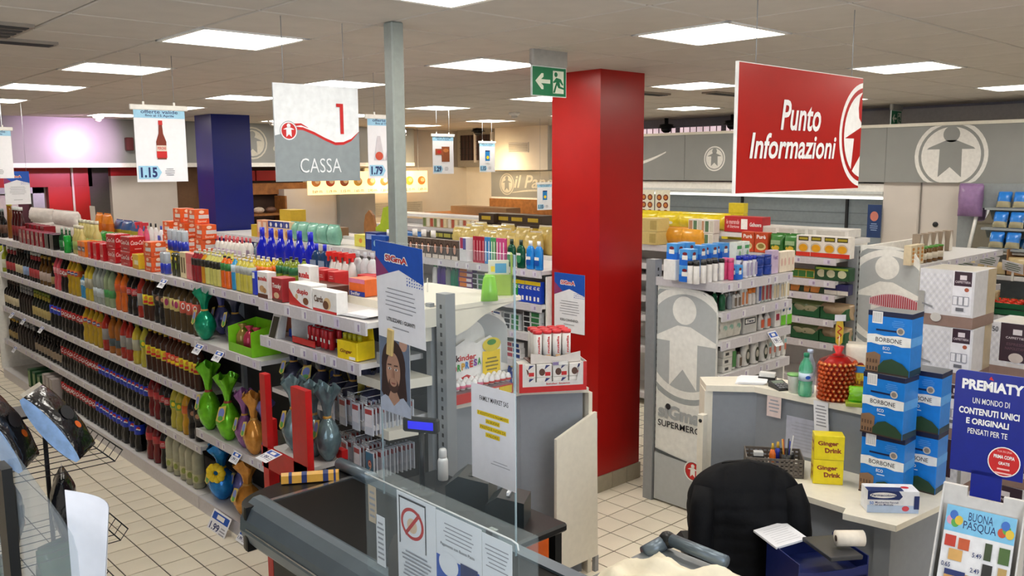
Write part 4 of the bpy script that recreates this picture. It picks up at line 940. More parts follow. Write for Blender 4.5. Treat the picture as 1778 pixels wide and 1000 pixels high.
def row(key, span, n, pos, desc, where, cat, face='-x', rows=1, gap=.0, dz=0, tiers=1, th=0, jit=.004, sc=None, rowd=.1, rzj=.05, sj=0, rz0=0):
    """n items between span[0] (left in the photo) and span[1]; pos = (fixed coordinate, shelf height)"""
    a, b = span; step = (b-a)/n; fx, z = pos
    for q in range(rows):
        for t in range(tiers):
            for i in range(n):
                c = a+(i+.5)*step+JR.uniform(-jit, jit); bk = fx+q*rowd+JR.uniform(-jit, jit)
                loc = (bk, c, z+t*th) if face == '-x' else (c, bk, z+t*th)
                rz = (-PI/2 if face == '-x' else 0)+rz0+JR.uniform(-rzj, rzj)
                lb = desc if n == 1 else '%s %s from left' % (O_(i), desc)
                if tiers > 1: lb += ', '+['bottom', 'second', 'third', 'fourth', 'fifth'][t]+' tier'
                if q: lb += ', '+['', 'second', 'third'][q]+' row back'
                place(key, loc, rz, lb+' '+where, cat, desc+'s '+where, sc if not sj else (1+JR.uniform(-sj, sj)*.5, 1, 1+JR.uniform(-sj, sj)))
# ---- drink bottles
def d_pepsi(p): p.disc(.5, .55, .36, .3, K_wh, 14); p.disc(.5, .55, .36, .3, K_red, 9, 0, PI); p.disc(.5, .55, .36, .3, C('#1a3fa8', .4), 9, PI, 2*PI); p.strip([(.14, .58), (.4, .62), (.6, .5), (.86, .54)], .1, K_wh)
def d_coke(p): p.text('Cola', .08, .25, .95, .75, K_wh, .02, .3)
pet('cola_red', '#080303', '#a80f16', '#16100f', l0=.47, l1=.7, draw=d_coke); pet('cola_blue', '#060304', '#0f34c0', '#12182c', l0=.45, l1=.7, draw=d_pepsi)
pet('fanta', '#b7951f', '#d9631c', '#c8571a', l0=.56, l1=.72, draw=lambda p: (p.disc(.5, .5, .42, .3, C('#2c3a78', .4)), p.text('Fanta', .15, .35, .85, .65, K_wh, .02)))
pet('tea_yel', '#3a1d10', '#d8c41e', '#b7951f', waist=False, l0=.38, l1=.62, draw=lambda p: (p.rect(.1, .15, .9, .4, K_red), p.disc(.5, .68, .3, .18, C('#d8862a', .5))))
pet('tea_red', '#3a1d10', '#c9321f', '#9e3a1a', waist=False, l0=.38, l1=.62, draw=lambda p: (p.rect(.1, .12, .9, .4, K_ylw), p.disc(.5, .68, .3, .18, C('#e8a07a', .5))))
pet('tea_brn_y', '#4a3a22', '#d8c67a', '#3b2a1a', waist=False, l0=.42, l1=.68, h=.34, draw=lambda p: p.disc(.5, .55, .32, .3, C('#a83a6a', .5)))
pet('tea_brn_r', '#4a3a22', '#c94f3c', '#3b2a1a', waist=False, l0=.42, l1=.68, h=.34, draw=lambda p: (p.disc(.5, .6, .3, .28, KW), p.disc(.5, .6, .2, .18, C('#c94f3c', .4))))
pet('syrup_red', '#6d1218', '#b8323a', '#3a1416'); pet('syrup_dark', '#120c0c', '#b3202a', '#1b1212', draw=lambda p: p.lines(.1, .2, .9, .8, 3, C('#d8b8b8', .5)))
pet('lemon', '#b8ad3c', '#7fa83c', '#6d8a1f', draw=lambda p: p.disc(.5, .5, .3, .3, K_ylw)); pet('orange', '#d2641a', '#c9521c', '#d2641a'); pet('orange_y', '#cf9a22', '#d86a2a', '#cf7a22')
pet('black_l', '#141112', '#3a2c22', '#141112', draw=lambda p: p.disc(.5, .5, .35, .3, C('#b98a6a', .5))); pet('clear_pale', '#a8a68e', '#bdb98e', '#8d8d86', l0=.14, l1=.34, waist=False, draw=lambda p: p.disc(.5, .5, .35, .35, C('#8f9a4a', .5)))
pet('water', '#9aa39c', '#b9c4c9', '#8d99a0', l0=.2, l1=.42); pet('red_gr', '#a3281c', '#8d8a86', '#9e2f1a', l0=.3, l1=.6); pet('orange_am', '#9e5a1a', '#3f4c52', '#a3641a', l0=.2, l1=.4)
pet('yel_gr', '#c0ab33', '#a6a48f', '#8d8a3a', l0=.35, l1=.62); pet('green_cl', '#8fa07c', '#3f8d4a', '#5f7a5a', l0=.25, l1=.45); pet('pink', '#c94a5a', '#d88a94', '#a33a4a')
glassb('wine_cream', '#141210', '#cfc2a0', '#3a2a22', h=.31); glassb('wine_silver', '#1b0f0d', None, '#8a8a8c', h=.31, lab2='#9a9a9e'); glassb('wine_green', '#16201a', '#b7a467', '#7a8a2a', h=.31, lab2='#b3a83a')
glassb('wine_blue', '#161718', '#8fa6cf', '#26323a', h=.31); glassb('wine_red', '#1c1312', '#b03c40', '#b9bcb8', h=.31, lab2='#a8363a'); glassb('amber', '#5a3a12', '#b7a49a', '#a8852a', h=.3); glassb('beer_dk', '#170f0c', '#a8905a', '#c9a03a', h=.25, r=.032)
glassb('beer_tan', '#140d0b', '#a3917a', '#2a201c', h=.26, r=.032); glassb('yellow_fl', '#9aa32c', '#d8d8c0', '#2a3c5c', h=.33, r=.042)
glassb('tall_amber', '#7a4a12', None, '#c9c23a', h=.42, r=.034, neck=.8); glassb('dark_tall', '#0f0e0f', '#5a3a2a', '#8d9a9a', h=.34, r=.036); glassb('red_white', '#3a0c10', '#7a1a22', '#d8dedc', h=.38, r=.038, neck=.6)
glassb('green_beer', '#0f4a24', '#1f7a3a', '#b9c4bc', h=.23, r=.03); glassb('pale_glass', '#b9ab6a', '#8fa05a', '#c9c4b0', h=.27, r=.036, neck=.5)
canp('green_can', '#1f9a3a', None, .168, .033, draw=lambda p: p.disc(.5, .5, .35, .25, KW)); canp('silver_can', '#a9b0b8', '#1c2fa8', .168, .027, .5); canp('leaf_can', '#3a3a22', None, .168, .029, draw=lambda p: (p.rect(.1, .8, .9, 1, K_ylw), p.disc(.5, .4, .3, .25, C('#8fa83a', .5))))
boxp('green_box', .09, .2, .2, '#1f4a2a', lambda p: [p.rect(.1+.3*k, .1, .25+.3*k, .9, C('#a9c48a', .5)) for k in range(3)], name='drink_pack')
boxp('pale_pack', .1, .2, .24, '#a39a96', lambda p: [p.rect(.05+.33*k, .05, .28+.33*k, .95, C('#b9b2ae', .3)) for k in range(3)], name='drink_pack')
def d_coke2(p): p.text('Coca-Cola', .06, .45, .94, .75, C('#e8c4c4', .4), .02, .3); p.lines(.2, .1, .8, .25, 1, C('#d88a8a', .4))
boxp('coke_pack', .2, .13, .12, '#b3141c', d_coke2, d_coke2, 'can_pack', rough=.25); boxp('coke_pack2', .085, .13, .15, '#b81a22', lambda p: (p.disc(.3, .3, .12, .07, C('#e8a4a4', .4)), p.disc(.7, .3, .12, .07, C('#e8a4a4', .4))), name='can_pack', rough=.25)
boxp('fanta_pack', .1, .13, .14, '#d8701c', lambda p: (p.rect(0, .35, 1, .65, C('#2c3248', .4)), p.text('Fanta', .15, .4, .85, .6, KW, .02)), name='can_pack', rough=.25)
boxp('redwine_pack', .12, .12, .15, '#7a1620', lambda p: p.rect(.25, .4, .75, .72, C('#b38a84', .5)), name='drink_pack', rough=.25); boxp('dark_pack', .13, .12, .15, '#140f10', lambda p: [p.rect(.04+.33*k, .02, .3+.33*k, .98, C('#1d1718', .2)) for k in range(3)], name='drink_pack', rough=.2)
def d_ocan(p): p.rect(.0, .0, 1, .34, C('#d8501c', .4)); p.rect(.28, .36, .98, .62, C('#d5d0cc', .4)); p.text('Santal', .2, .1, .8, .26, C('#f0d8c0', .4)); p.disc(.5, .82, .18, .12, C('#f0d0b8', .4))
boxp('orange_pack', .14, .12, .115, '#dd5a22', d_ocan, d_ocan, 'can_pack', rough=.35); boxp('yellow_pack', .14, .12, .115, '#d8b42a', lambda p: (p.rect(.3, .3, .95, .6, C('#e9e2c0', .4)), p.rect(0, 0, 1, .25, C('#c9941c', .4))), None, 'can_pack', rough=.35)
boxp('cream_carton', .06, .06, .19, '#d3c49c', lambda p: p.rect(.3, .2, .7, .8, C('#6a5a3a', .5))); boxp('pink_carton', .06, .06, .19, '#d06a6a', lambda p: p.rect(.15, .1, .85, .6, C('#d88080', .4))); 
def small(key, liq, top, cap, h=.215, r=.031, lab=None):
    return pet(key, liq, lab or top, cap, h, r, .55, .78, False)
small('sm_red', '#8d1f28', '#201514', '#c9c4c0'); small('sm_amb', '#c9881c', '#1f1a14', '#c9c4c0'); small('sm_yel', '#c9c46a', '#1d1c18', '#d8d4cc'); small('sm_org', '#e0641c', '#2f7a3a', '#1c1d1c'); small('sm_blue', '#2f8fc4', '#c9dce8', '#d8d4cc')
small('sm_iso', '#c9b01c', '#e06a1c', '#d8d6d0'); small('sm_isor', '#b8443a', '#a8b0b8', '#d8d6d0'); small('sm_isoy', '#c4b84a', '#b0b4b0', '#d8d6d0'); small('sm_grn', '#7a8a2a', '#1f6a3a', '#15181a'); 
boxp('blue_bar', .035, .06, .15, '#1c34b8', lambda p: p.rect(.1, .7, .9, .95, K_wh))
# ---------------------------------------------------------------- drinks gondola, from the floor up
W0, W1, W2, W3, W4 = 'on lowest drinks shelf', 'on second lowest drinks shelf', 'on middle drinks shelf', 'on second highest drinks shelf', 'on top of drinks gondola'
def shelfrow(z, x, where, rows):
    for r in rows:
        key, span, desc, cat = r[:4]; n = r[4] if len(r) > 4 and r[4] else max(1, round(abs(span[0]-span[1])/.094))
        row(key, span, n, (x, z), desc, where, cat, rzj=.25 if cat == 'bottle' else .04, rz0=.75 if cat == 'bottle' else 0)
shelfrow(.1, 2.47, W0, [
 ('green_box', (10.367, 9.806), 'green drink pack', 'pack', 3), ('pale_pack', (9.785, 9.367), 'pale shrink wrapped pack', 'pack', 3),
 ('cola_red', (9.348, 8.297), 'red labelled cola bottle', 'bottle'), ('cola_blue', (8.297, 7.552), 'blue labelled cola bottle', 'bottle'),
 ('cola_blue', (7.624, 7.182), 'large blue labelled cola bottle beside the gap', 'bottle', 3), ('syrup_red', (7.073, 6.778), 'clear red soda bottle', 'bottle', 2), ('syrup_dark', (6.778, 6.626), 'black soda bottle with red label', 'bottle', 1),
 ('clear_pale', (6.652, 6.026), 'pale lemonade bottle', 'bottle', 5)])
shelfrow(.455, 2.5, W1, [
 ('beer_dk', (11.599, 11.105), 'dark beer bottle with gold foil', 'bottle', 5), ('wine_silver', (11.080, 10.391), 'dark bottle with silver neck', 'bottle', 6), ('beer_tan', (10.391, 9.391), 'dark bottle with tan label', 'bottle', 9),
 ('cola_red', (9.372, 8.243), 'red labelled cola bottle', 'bottle'), ('cola_blue', (8.227, 7.050), 'blue labelled cola bottle', 'bottle'), ('syrup_red', (7.050, 6.807), 'dark red soda bottle', 'bottle', 2), ('syrup_dark', (6.807, 6.587), 'black soda bottle with red label', 'bottle', 2),
 ('lemon', (6.587, 6.376), 'yellow green lemon soda bottle', 'bottle', 2), ('orange_y', (6.376, 6.248), 'orange soda bottle', 'bottle', 1), ('black_l', (6.248, 6.023), 'black soda bottle with brown label', 'bottle', 2)])
shelfrow(.845, 2.5, W2, [
 ('wine_cream', (11.571, 10.928), 'dark wine bottle with cream label', 'bottle', 6), ('wine_silver', (10.879, 10.364), 'dark wine bottle with silver neck', 'bottle', 5), ('wine_green', (10.341, 9.701), 'green wine bottle with tan label', 'bottle', 6),
 ('cola_blue', (9.640, 9.289), 'blue labelled cola bottle', 'bottle', 3), ('cola_red', (9.270, 8.593), 'red labelled cola bottle', 'bottle', 6), ('fanta', (8.593, 8.080), 'orange soda bottle with orange label', 'bottle', 4),
 ('red_gr', (8.080, 7.900), 'red aperitif bottle beside orange sodas', 'bottle', 1), ('orange_am', (7.900, 7.613), 'amber soda bottle with dark label', 'bottle', 2), ('red_gr', (7.613, 7.340), 'red soda bottle with grey label', 'bottle', 2), ('yel_gr', (7.340, 7.158), 'yellow soda bottle with grey label', 'bottle', 1),
 ('lemon', (7.158, 7.020), 'yellow soda bottle with lime label', 'bottle', 1), ('tea_yel', (7.020, 6.593), 'iced tea bottle with yellow label', 'bottle', 4), ('tea_red', (6.593, 6.340), 'iced tea bottle with orange red label', 'bottle', 3), ('tea_yel', (6.340, 5.990), 'iced tea bottle with bright yellow label', 'bottle', 4)])
shelfrow(1.25, 2.51, W3, [
 ('yellow_fl', (11.751, 11.400), 'yellow liqueur bottle', 'bottle', 2), ('wine_red', (11.373, 10.966), 'dark liqueur bottle with gold red label', 'bottle', 3), ('wine_cream', (10.966, 10.629), 'dark bottle with cream label', 'bottle', 3), ('wine_blue', (10.629, 10.398), 'dark bottle with pale blue label', 'bottle', 2),
 ('wine_red', (10.398, 10.002), 'dark bottle with red label', 'bottle', 4), ('amber', (10.002, 9.630), 'amber spirit bottle', 'bottle', 3), ('beer_dk', (9.630, 9.471), 'dark bottle with gold cap', 'bottle', 1), ('pink', (9.471, 9.204), 'pink red soda bottle', 'bottle', 2), ('cola_red', (9.204, 9.020), 'dark cola bottle', 'bottle', 2),
 ('fanta', (9.020, 8.669), 'orange soda bottle', 'bottle', 3), ('sm_blue', (8.652, 8.485), 'blue drink bottle', 'bottle', 2), ('yel_gr', (8.469, 8.259), 'yellow soda bottle', 'bottle', 2), ('water', (8.244, 7.952), 'clear water bottle', 'bottle', 3), ('green_cl', (7.952, 7.734), 'clear bottle with green label', 'bottle', 2),
 ('orange', (7.689, 7.400), 'orange soda bottle with waist', 'bottle', 2), ('syrup_dark', (7.400, 7.164), 'black soda bottle with red label', 'bottle', 2), ('red_gr', (7.177, 7.026), 'dark red soda bottle', 'bottle', 1), ('tea_yel', (7.026, 6.831), 'tea bottle with green yellow label', 'bottle', 2), ('black_l', (6.817, 6.596), 'black bottle with yellow label', 'bottle', 2),
 ('tea_brn_y', (6.596, 6.300), 'brown tea bottle with pale yellow label', 'bottle', 3), ('tea_brn_r', (6.300, 5.953), 'brown tea bottle with red label', 'bottle', 3)])
z4 = 1.644
shelfrow(z4, 2.54, W4, [
 ('dark_tall', (11.746, 11.502), 'dark bottle', 'bottle', 2), ('red_white', (11.114, 10.723), 'dark red bottle with white cap', 'bottle', 3), ('redwine_pack', (10.691, 9.727), 'dark red shrink wrapped pack', 'pack', 6), ('dark_pack', (9.727, 9.354), 'black shrink wrapped pack', 'pack', 2),
 ('green_beer', (9.337, 8.967), 'green beer bottle', 'bottle', 3), ('pale_glass', (8.895, 8.620), 'pale yellow glass bottle', 'bottle', 3), ('fanta_pack', (8.620, 8.374), 'orange can pack', 'pack', 2), ('coke_pack2', (8.342, 7.868), 'upright red cola can pack', 'pack', 3),
 ('yellow_pack', (7.276, 7.000), 'yellow can pack', 'pack', 1), ('leaf_can', (6.507, 6.355), 'dark leaf patterned can', 'can', 2), ('cream_carton', (6.312, 6.208), 'cream carton', 'carton', 2), ('pink_carton', (6.208, 6.046), 'pink carton', 'carton', 3)])
row('green_can', (9.061, 8.898), 1, (2.495, z4), 'bright green beer can', W4, 'can')
row('tall_amber', (11.538, 11.251), 1, (2.57, z4), 'tall amber bottle with yellow cap', W4, 'bottle')
row('redwine_pack', (11.088, 10.178), 5, (2.67, z4), 'tall dark red pack', W4+' rear', 'pack', sc=(1, 1, 1.25)); row('pale_glass', (9.150, 8.570), 5, (2.66, z4), 'pale lemonade glass bottle', W4+' rear', 'bottle', sc=(1.1, 1.1, 1.15))
row('coke_pack', (7.939, 7.225), 2, (2.56, z4), 'red cola can pack', W4, 'pack', tiers=2, th=.122); row('orange_pack', (7.000, 6.727), 1, (2.54, z4), 'orange can pack', W4, 'pack', tiers=2, th=.117)
row('silver_can', (6.678, 6.543), 2, (2.52, z4), 'silver and blue energy can', W4, 'can'); row('silver_can', (6.896, 6.512), 4, (2.66, 1.80), 'raised silver energy can', W4, 'can'); row('yellow_pack', (7.097, 6.721), 1, (2.66, z4), 'yellow crate under the energy cans', W4, 'pack', sc=(2.4, 1, 1.33))
for key, s, d, n in (('sm_red', (6.070, 5.913), 'dark red juice bottle', 3), ('sm_amb', (5.913, 5.837), 'amber juice bottle', 1), ('sm_yel', (5.837, 5.599), 'pale yellow juice bottle', 4), ('sm_org', (5.599, 5.450), 'orange juice bottle with green sleeve', 2), ('sm_blue', (5.450, 5.365), 'light blue sports drink bottle', 1), ('sm_isoy', (5.365, 5.145), 'pale yellow sports drink bottle', 4)):
    row(key, s, n, (2.515, z4), d, W4, 'bottle')
row('sm_yel', (6.194, 5.742), 6, (2.6, z4), 'pale juice bottle', W4+' rear', 'bottle', rows=2, rowd=.075); row('sm_iso', (5.625, 5.087), 8, (2.6, z4), 'orange topped sports drink', W4+' rear', 'bottle', rows=2, rowd=.075)
row('sm_grn', (5.064, 4.812), 3, (2.64, 1.66), 'green labelled juice bottle', W4, 'bottle', rows=2, rowd=.07); row('blue_bar', (5.137, 5.066), 1, (2.52, z4), 'small blue carton', W4, 'carton')
# price cards clipped on the rails
def card(x, y, z, label, tilt=.9, w=.11, h=.075, rz=-PI/2):
    e = MB().bbox(-w/2, w/2, -h, 0, -.0012, .0, M_paper, .0004); m = MB(); p = Print(m, (-w/2, -h, 0), (w, 0, 0), (0, h, 0), .0004); p.rect(.06, .62, .94, .92, K_sblue); p.rect(.3, .68, .7, .86, KW); p.text('1.99', .1, .2, .6, .5, K_navy, .02); p.lines(.65, .15, .95, .5, 3, M_inkg)
    o = e.ob('price_card', None, (x, y, z), (tilt, 0, rz)); m.ob('printed_face', o); tag(o, label, 'price card', 'price cards on the rails')
for px_y, x, z, lb in ((6.476, 2.455, 1.62, 'white price card on top rail of drinks gondola'), (10.987, 2.435, .83, 'white price card far left on middle drinks rail'), (10.503, 2.435, .82, 'white price card beside another on middle drinks rail'), (9.818, 2.435, .82, 'white price card third along middle drinks rail'), (10.949, 2.425, .44, 'white price card on second lowest drinks rail'),
    (5.728, 2.385, 1.245, 'white price card below the green foil egg'), (5.410, 2.385, 1.245, 'white price card beside the bright green box'), (5.222, 2.385, .6, 'white price card below the purple eggs'), (5.453, 2.36, .12, 'large white price card leaning at gondola base'), (5.178, 2.385, .07, 'white price card on gondola kick plate')):
    card(x, px_y, z, lb, *((1.1, .27, .16) if lb.startswith('large') else ()))
# ---------------------------------------------------------------- Easter eggs in the egg bay
def egg(key, col, r=.075, h=.36, top='#d8d8dc', rib=None):
    c1 = mat('egg_foil_'+col.lstrip('#'), col, .18, metal=.35, var=.25, scale=18, bump=.6); n = 22; vs = []; prof = []
    for j in range(15):
        t = j/14; prof.append((r*(1.02*math.sin(PI*min(1, .08+t*.86))**.8), t*h*.56))
    for j in range(9): t = j/8; prof.append((r*(.24+.85*t**1.4), h*.56+t*h*.44))
    for j, (rr_, z) in enumerate(prof):
        for i in range(n):
            a = 2*PI*i/n; k = 1+(.05 if j < 15 else .34*(j-14)/9)*math.sin(a*(11 if j < 15 else 5)+j*.7); vs.append((rr_*k*math.cos(a), rr_*k*math.sin(a)*.9, z+(0 if j < 15 else .02*math.sin(5*a))))
    m = MB().add(vs, [(j*n+i, j*n+(i+1) % n, (j+1)*n+(i+1) % n, (j+1)*n+i) for j in range(22) for i in range(n)]+[tuple(range(n))[::-1]], c1, True)
    rb = MB().lathe([(r*.3, h*.53), (r*.34, h*.55), (r*.3, h*.575)], C(rib or '#b98a3a', .3), 12)
    tg = MB(); p = Print(tg, (-r*.6, -r*1.05, h*.3), (r*.8, -.004, 0), (r*.25, .02, r*1.4), .0005); p.poly([(0, .1), (.5, 0), (1, .2), (.9, 1), (.1, .9)], C('#d8c05a', .4)); p.disc(.5, .55, .35, .3, C('#7a8ad0', .4)); p.disc(.5, .25, .3, .15, C('#5aa84c', .4))
    return proto(key, ('easter_egg', fin(m, 'easter_egg')), ('ribbon', fin(rb, 'ribbon')), ('gift_tag', tg.mesh('gift_tag')))
egg('egg_teal', '#0f8f6a', .078, .37); egg('egg_green', '#6fc41f', .085, .5, rib='#a8443a'); egg('egg_purple', '#8d5a94', .07, .4); egg('egg_orange', '#c98a3a', .075, .42); egg('egg_multi', '#6a6aa8', .07, .36); egg('egg_blue', '#1f86d8', .1, .42, rib='#e8c41f'); egg('egg_dark', '#3a3c52', .08, .36); egg('egg_grey', '#70868c', .075, .4)
R9 = -PI/2
place('egg_teal', (2.45, 5.784, 1.264), R9, 'teal green foil Easter egg standing on the egg bay', 'easter egg'); place('egg_dark', (2.56, 5.544, 1.264), R9, 'dark purple wrapped Easter egg beside bright green box', 'easter egg'); place('egg_multi', (2.62, 5.892, 1.264), R9, 'pink wrapped Easter egg in the shadow under top shelf', 'easter egg')
place('egg_green', (2.46, 5.814, .612), R9, 'bright green foil Easter egg, left of the pair', 'easter egg'); place('egg_green', (2.45, 5.488, .612), R9+.6, 'bright green foil Easter egg, right of the pair', 'easter egg', sc=(.95, .95, .95))
place('egg_purple', (2.46, 5.261, .612), R9, 'purple wrapped Easter egg next to the green pair', 'easter egg'); place('egg_orange', (2.44, 5.089, .612), R9, 'tan orange wrapped Easter egg beside the red stand', 'easter egg'); place('egg_multi', (2.5, 5.066, .612), R9, 'blue violet wrapped Easter egg behind the red stand', 'easter egg')
eg_ = place('egg_blue', (2.5, 5.760, .102), R9, 'large blue wrapped Easter egg with yellow ribbon below', 'easter egg'); place('egg_orange', (2.48, 5.315, .102), R9, 'orange wrapped Easter egg on the gondola base', 'easter egg', sc=(1.3, 1.3, 1.0)); place('egg_multi', (2.6, 5.669, .102), R9, 'violet wrapped Easter egg behind the orange one', 'easter egg')
bw = MB()
for k in range(9): a = 2*PI*k/9; bw.ell((.045*math.cos(a), 0, .045*math.sin(a)), .03, .018, .03, K_ylw, 8, 6)
bw.ob('ribbon_bow', eg_, (.06, -.07, .22), (0, 0, .7))
# bright green open box of eggs
gb = empty('display_box', (2.5, 5.154, 1.264), R9); KG = C('#7fc81f', .4)
MB().box(-.16, .16, -.1, -.096, 0, .06, KG).ob('front_wall', gb); MB().box(-.16, .16, .096, .1, 0, .2, KG).ob('back_wall', gb); MB().box(-.16, .16, -.1, .1, 0, .004, KG).ob('box_floor', gb)
for sx in (-1, 1): MB().prism([(-.1, 0), (.1, 0), (.1, .2), (-.1, .16)], sx*.16-.002, sx*.16+.002, KG, 'x').ob('side_wall', gb)
tag(gb, 'bright green open cardboard box in the egg bay', 'box')
for k, c in enumerate(('#8d7a3a', '#a8304a', '#b03a4a')):
    m = MB().lathe([(.0, 0), (.03, .01), (.045, .05), (.04, .1), (.02, .13), (.01, .14), (.03, .17)], mat('egg_foil2_'+c.lstrip('#'), c, .2, metal=.3, bump=.5, scale=18), 12); o = m.ob('small_egg', None, (2.47, gb.location.y+.1-.1*k, 1.27)); tag(o, ['gold', 'dark red', 'bright red'][k]+' foil egg inside bright green box', 'easter egg')
# ---------------------------------------------------------------- sweets bay
def d_nut(p): p.text('nutella', .06, .66, .94, .83, K_red, .04); p.text('n', .06, .66, .17, .79, M_ink, .05); p.rect(0, 0, 1, .16, C('#5a2a1c', .4)); p.disc(.45, .35, .26, .13, C('#c9a070', .5)); p.disc(.7, .3, .18, .1, C('#b98a58', .5))
boxp('nut_box', .13, .06, .16, '#ece8e4', d_nut, name='biscuit_box'); boxp('tronky', .13, .09, .14, '#a8242c', lambda p: (p.text('Tronky', .08, .5, .92, .76, KW, .03, .2), p.disc(.45, .25, .26, .13, C('#d8b890', .5)), p.rect(0, 0, 1, .1, C('#5a2a1c', .4))), name='biscuit_box')
boxp('duplo', .26, .1, .13, '#f0eeec', lambda p: (p.poly([(0, 0), (1, 0), (.55, .12), (.2, .4), (0, .75)], K_red), p.text('duplo', .36, .5, .86, .78, C('#c8281f', .4), .04), p.disc(.35, .42, .06, .12, C('#d8b890', .5)), p.disc(.75, .28, .12, .16, C('#7a4a2c', .5))), name='biscuit_box')
boxp('cards', .26, .07, .12, '#eceae8', lambda p: (p.rect(0, 0, 1, .12, K_red), p.text('Cards', .06, .42, .44, .72, C('#5a3a22', .4), .03), p.disc(.62, .42, .15, .28, C('#e0c090', .5)), p.disc(.56, .35, .12, .2, C('#6a4028', .5))), name='biscuit_box')
zs = 1.659; WS = 'on top shelf beside the till'
row('nut_box', (4.923, 4.747), 1, (2.45, zs), 'tall white hazelnut biscuit box', WS, 'box'); row('tronky', (4.754, 4.558), 1, (2.46, zs), 'red wafer box', WS, 'box'); row('nut_box', (4.621, 4.401), 1, (2.55, zs), 'white hazelnut biscuit box behind', WS, 'box', sc=(1.1, 1, 1.35))
row('duplo', (4.558, 4.214), 1, (2.47, zs), 'long white chocolate bar box', WS, 'box'); row('cards', (4.276, 3.930), 1, (2.44, zs), 'white box of filled wafers', WS, 'box')
boxp('brownbox', .3, .14, .1, '#5a2f22', None, name='biscuit_box'); place('brownbox', (2.64, 4.487, zs), R9, 'brown open box behind the long white box', 'box')
for k in range(4): sheet('leaflet', (2.42+.005*k, 3.97-.012*k, zs+.004+.003*k), (.16, .03, 0), (.02, -.2, .0), 'white leaflet on the sweets shelf, %s from top of pile' % ordn[3-k], None, cat='leaflet', th=.002)
# shelf below
ws2 = 'on second shelf beside the till'; z2 = 1.434
dev = empty('price_tag_device', (2.42, 4.726, 1.4), R9); MB().prism([(-.02, 0), (.04, 0), (.07, .17), (.03, .17)], -.05, .05, C('#d9d7d4', .4), 'x').ob('stand', dev); MB().add([(-.035, -.0175, .03), (.035, -.0175, .03), (.035, .0225, .155), (-.035, .0225, .155)], [(0, 1, 2, 3)], C('#3a382c', .3)).ob('screen', dev); tag(dev, 'white price stand with dark screen on sweets shelf', 'display')
boxp('redgift', .12, .1, .16, '#7a1620', lambda p: p.poly([(.2, .0), (.8, .0), (.6, .9), (.4, .9)], C('#a8303a', .3)), name='gift_box'); row('redgift', (5.002, 4.725), 2, (2.62, z2), 'dark red gift box', ws2, 'gift')
o = MB().bbox(-.07, .07, -.06, .06, 0, .05, C('#1f3a9a', .4), .004).ob('blue_tray', None, (2.55, 4.605, z2), (0, 0, R9)); tag(o, 'small blue tray on second shelf beside till', 'tray')
wt = empty('cardboard_tray', (2.5, 4.376, z2), R9); MB().box(-.13, .13, -.08, .08, 0, .004, KW).ob('tray_floor', wt); MB().box(-.13, -.127, -.08, .08, 0, .16, C('#e4e2e0', .4)).ob('side_wall', wt); MB().box(-.13, .13, .077, .08, 0, .16, C('#c9ccd6', .4)).ob('back_wall', wt); MB().box(-.13, .13, -.08, -.077, 0, .04, K_red).ob('front_wall', wt); tag(wt, 'white and red cardboard tray of chocolate tubes', 'tray')
canp('choc_tube', '#b8202a', None, .11, .016, draw=lambda p: p.rect(.1, .2, .9, .5, KW)); row('choc_tube', (4.386, 4.106), 6, (2.46, z2+.005), 'red chocolate tube', ws2, 'sweets', rows=2, rowd=.045)
yb = empty('display_box', (2.46, 3.887, z2), R9+.1); KY = C('#f0d215', .35); MB().bbox(-.085, .085, -.06, .06, 0, .1, KY, .003).ob('body', yb); MB().prism([(-.085, .1), (.085, .1), (.075, .17), (.03, .18), (.0, .2), (-.05, .17)], .05, .056, KY, 'y').ob('header_card', yb)
m = MB(); p = Print(m, (-.085, -.06, 0), (.17, 0, 0), (0, 0, .1)); p.text('Ginger', .15, .3, .75, .55, C('#7a2a1c', .4), .03, .2); p.rect(.6, .05, .9, .2, KW); m.ob('printed_front', yb)
q = MB()
for i in range(4):
    m = MB().cyl((-.06+.04*i, -.02, .1), (-.06+.04*i, -.02, .135), .014, C('#a8a01f', .3), 8); m.ob('sweet_tube', yb)
tag(yb, 'bright yellow sweets display box on second shelf', 'box')
# red floor stand with egg packs
RS = empty('red_stand', (2.2, 4.35, 0), 0)
KR = C('#c4181a', .35)
for x, y, w_, h_ in ((2.14, 4.305, .03, 1.33), (2.14, 3.915, .075, 1.32), (2.36, 4.684, .03, .95), (2.36, 3.9, .03, .95)): MB().box(x-2.2-.018, x-2.2+.018, y-4.35-w_, y-4.35+w_, 0, h_, KR).ob('post', RS)
for z in (.88, .5): MB().box(-.05, .18, -.48, -.02, z, z+.02, C('#c9c6c4', .4)).ob('shelf', RS)
for z in (.8,): MB().box(-.078, -.06, -.5, -.0, z, z+.12, KR).ob('front_board', RS)
tag(RS, 'red wooden floor stand in front of the sweets bay', 'stand')
def d_doll(p): p.disc(.5, .45, .28, .16, C('#d8a89a', .4)); p.disc(.5, .22, .3, .16, K_red); p.disc(.4, .75, .2, .2, C('#3a8a4a', .4))
pillow('egg_pack', .15, .1, .3, '#4f5f68', None, d_doll, .2, 'egg_bag')
for k, (y, x, zz) in enumerate(((4.2, 2.25, .902), (4.03, 2.27, .902), (3.92, 2.29, .902))): place('egg_grey', (x, y, zz), R9, ['leftmost', 'middle', 'rightmost'][k]+' grey film egg bag on the red stand', 'egg bag', 'egg bags on red stand', sc=(.95, .95, 1.05))
pillow('toy_bag', .16, .1, .26, '#2f3a44', None, None, .2, 'toy_bag')
for k in range(6): place('egg_dark', (2.56, 4.76-.17*k, 1.1), R9+k, '%s dark foil bag from left under the sweets shelf' % ordn[k], 'bag', 'dark foil bags under sweets shelf', sc=(.95, .95, .8))
lk = MB().box(2.45, 2.8, 3.72, 4.84, 1.07, 1.098, M_shelf).ob('shelf', A)
card(2.115, 4.154, .93, 'blue and white price card on the red stand', .25, .12, .1)
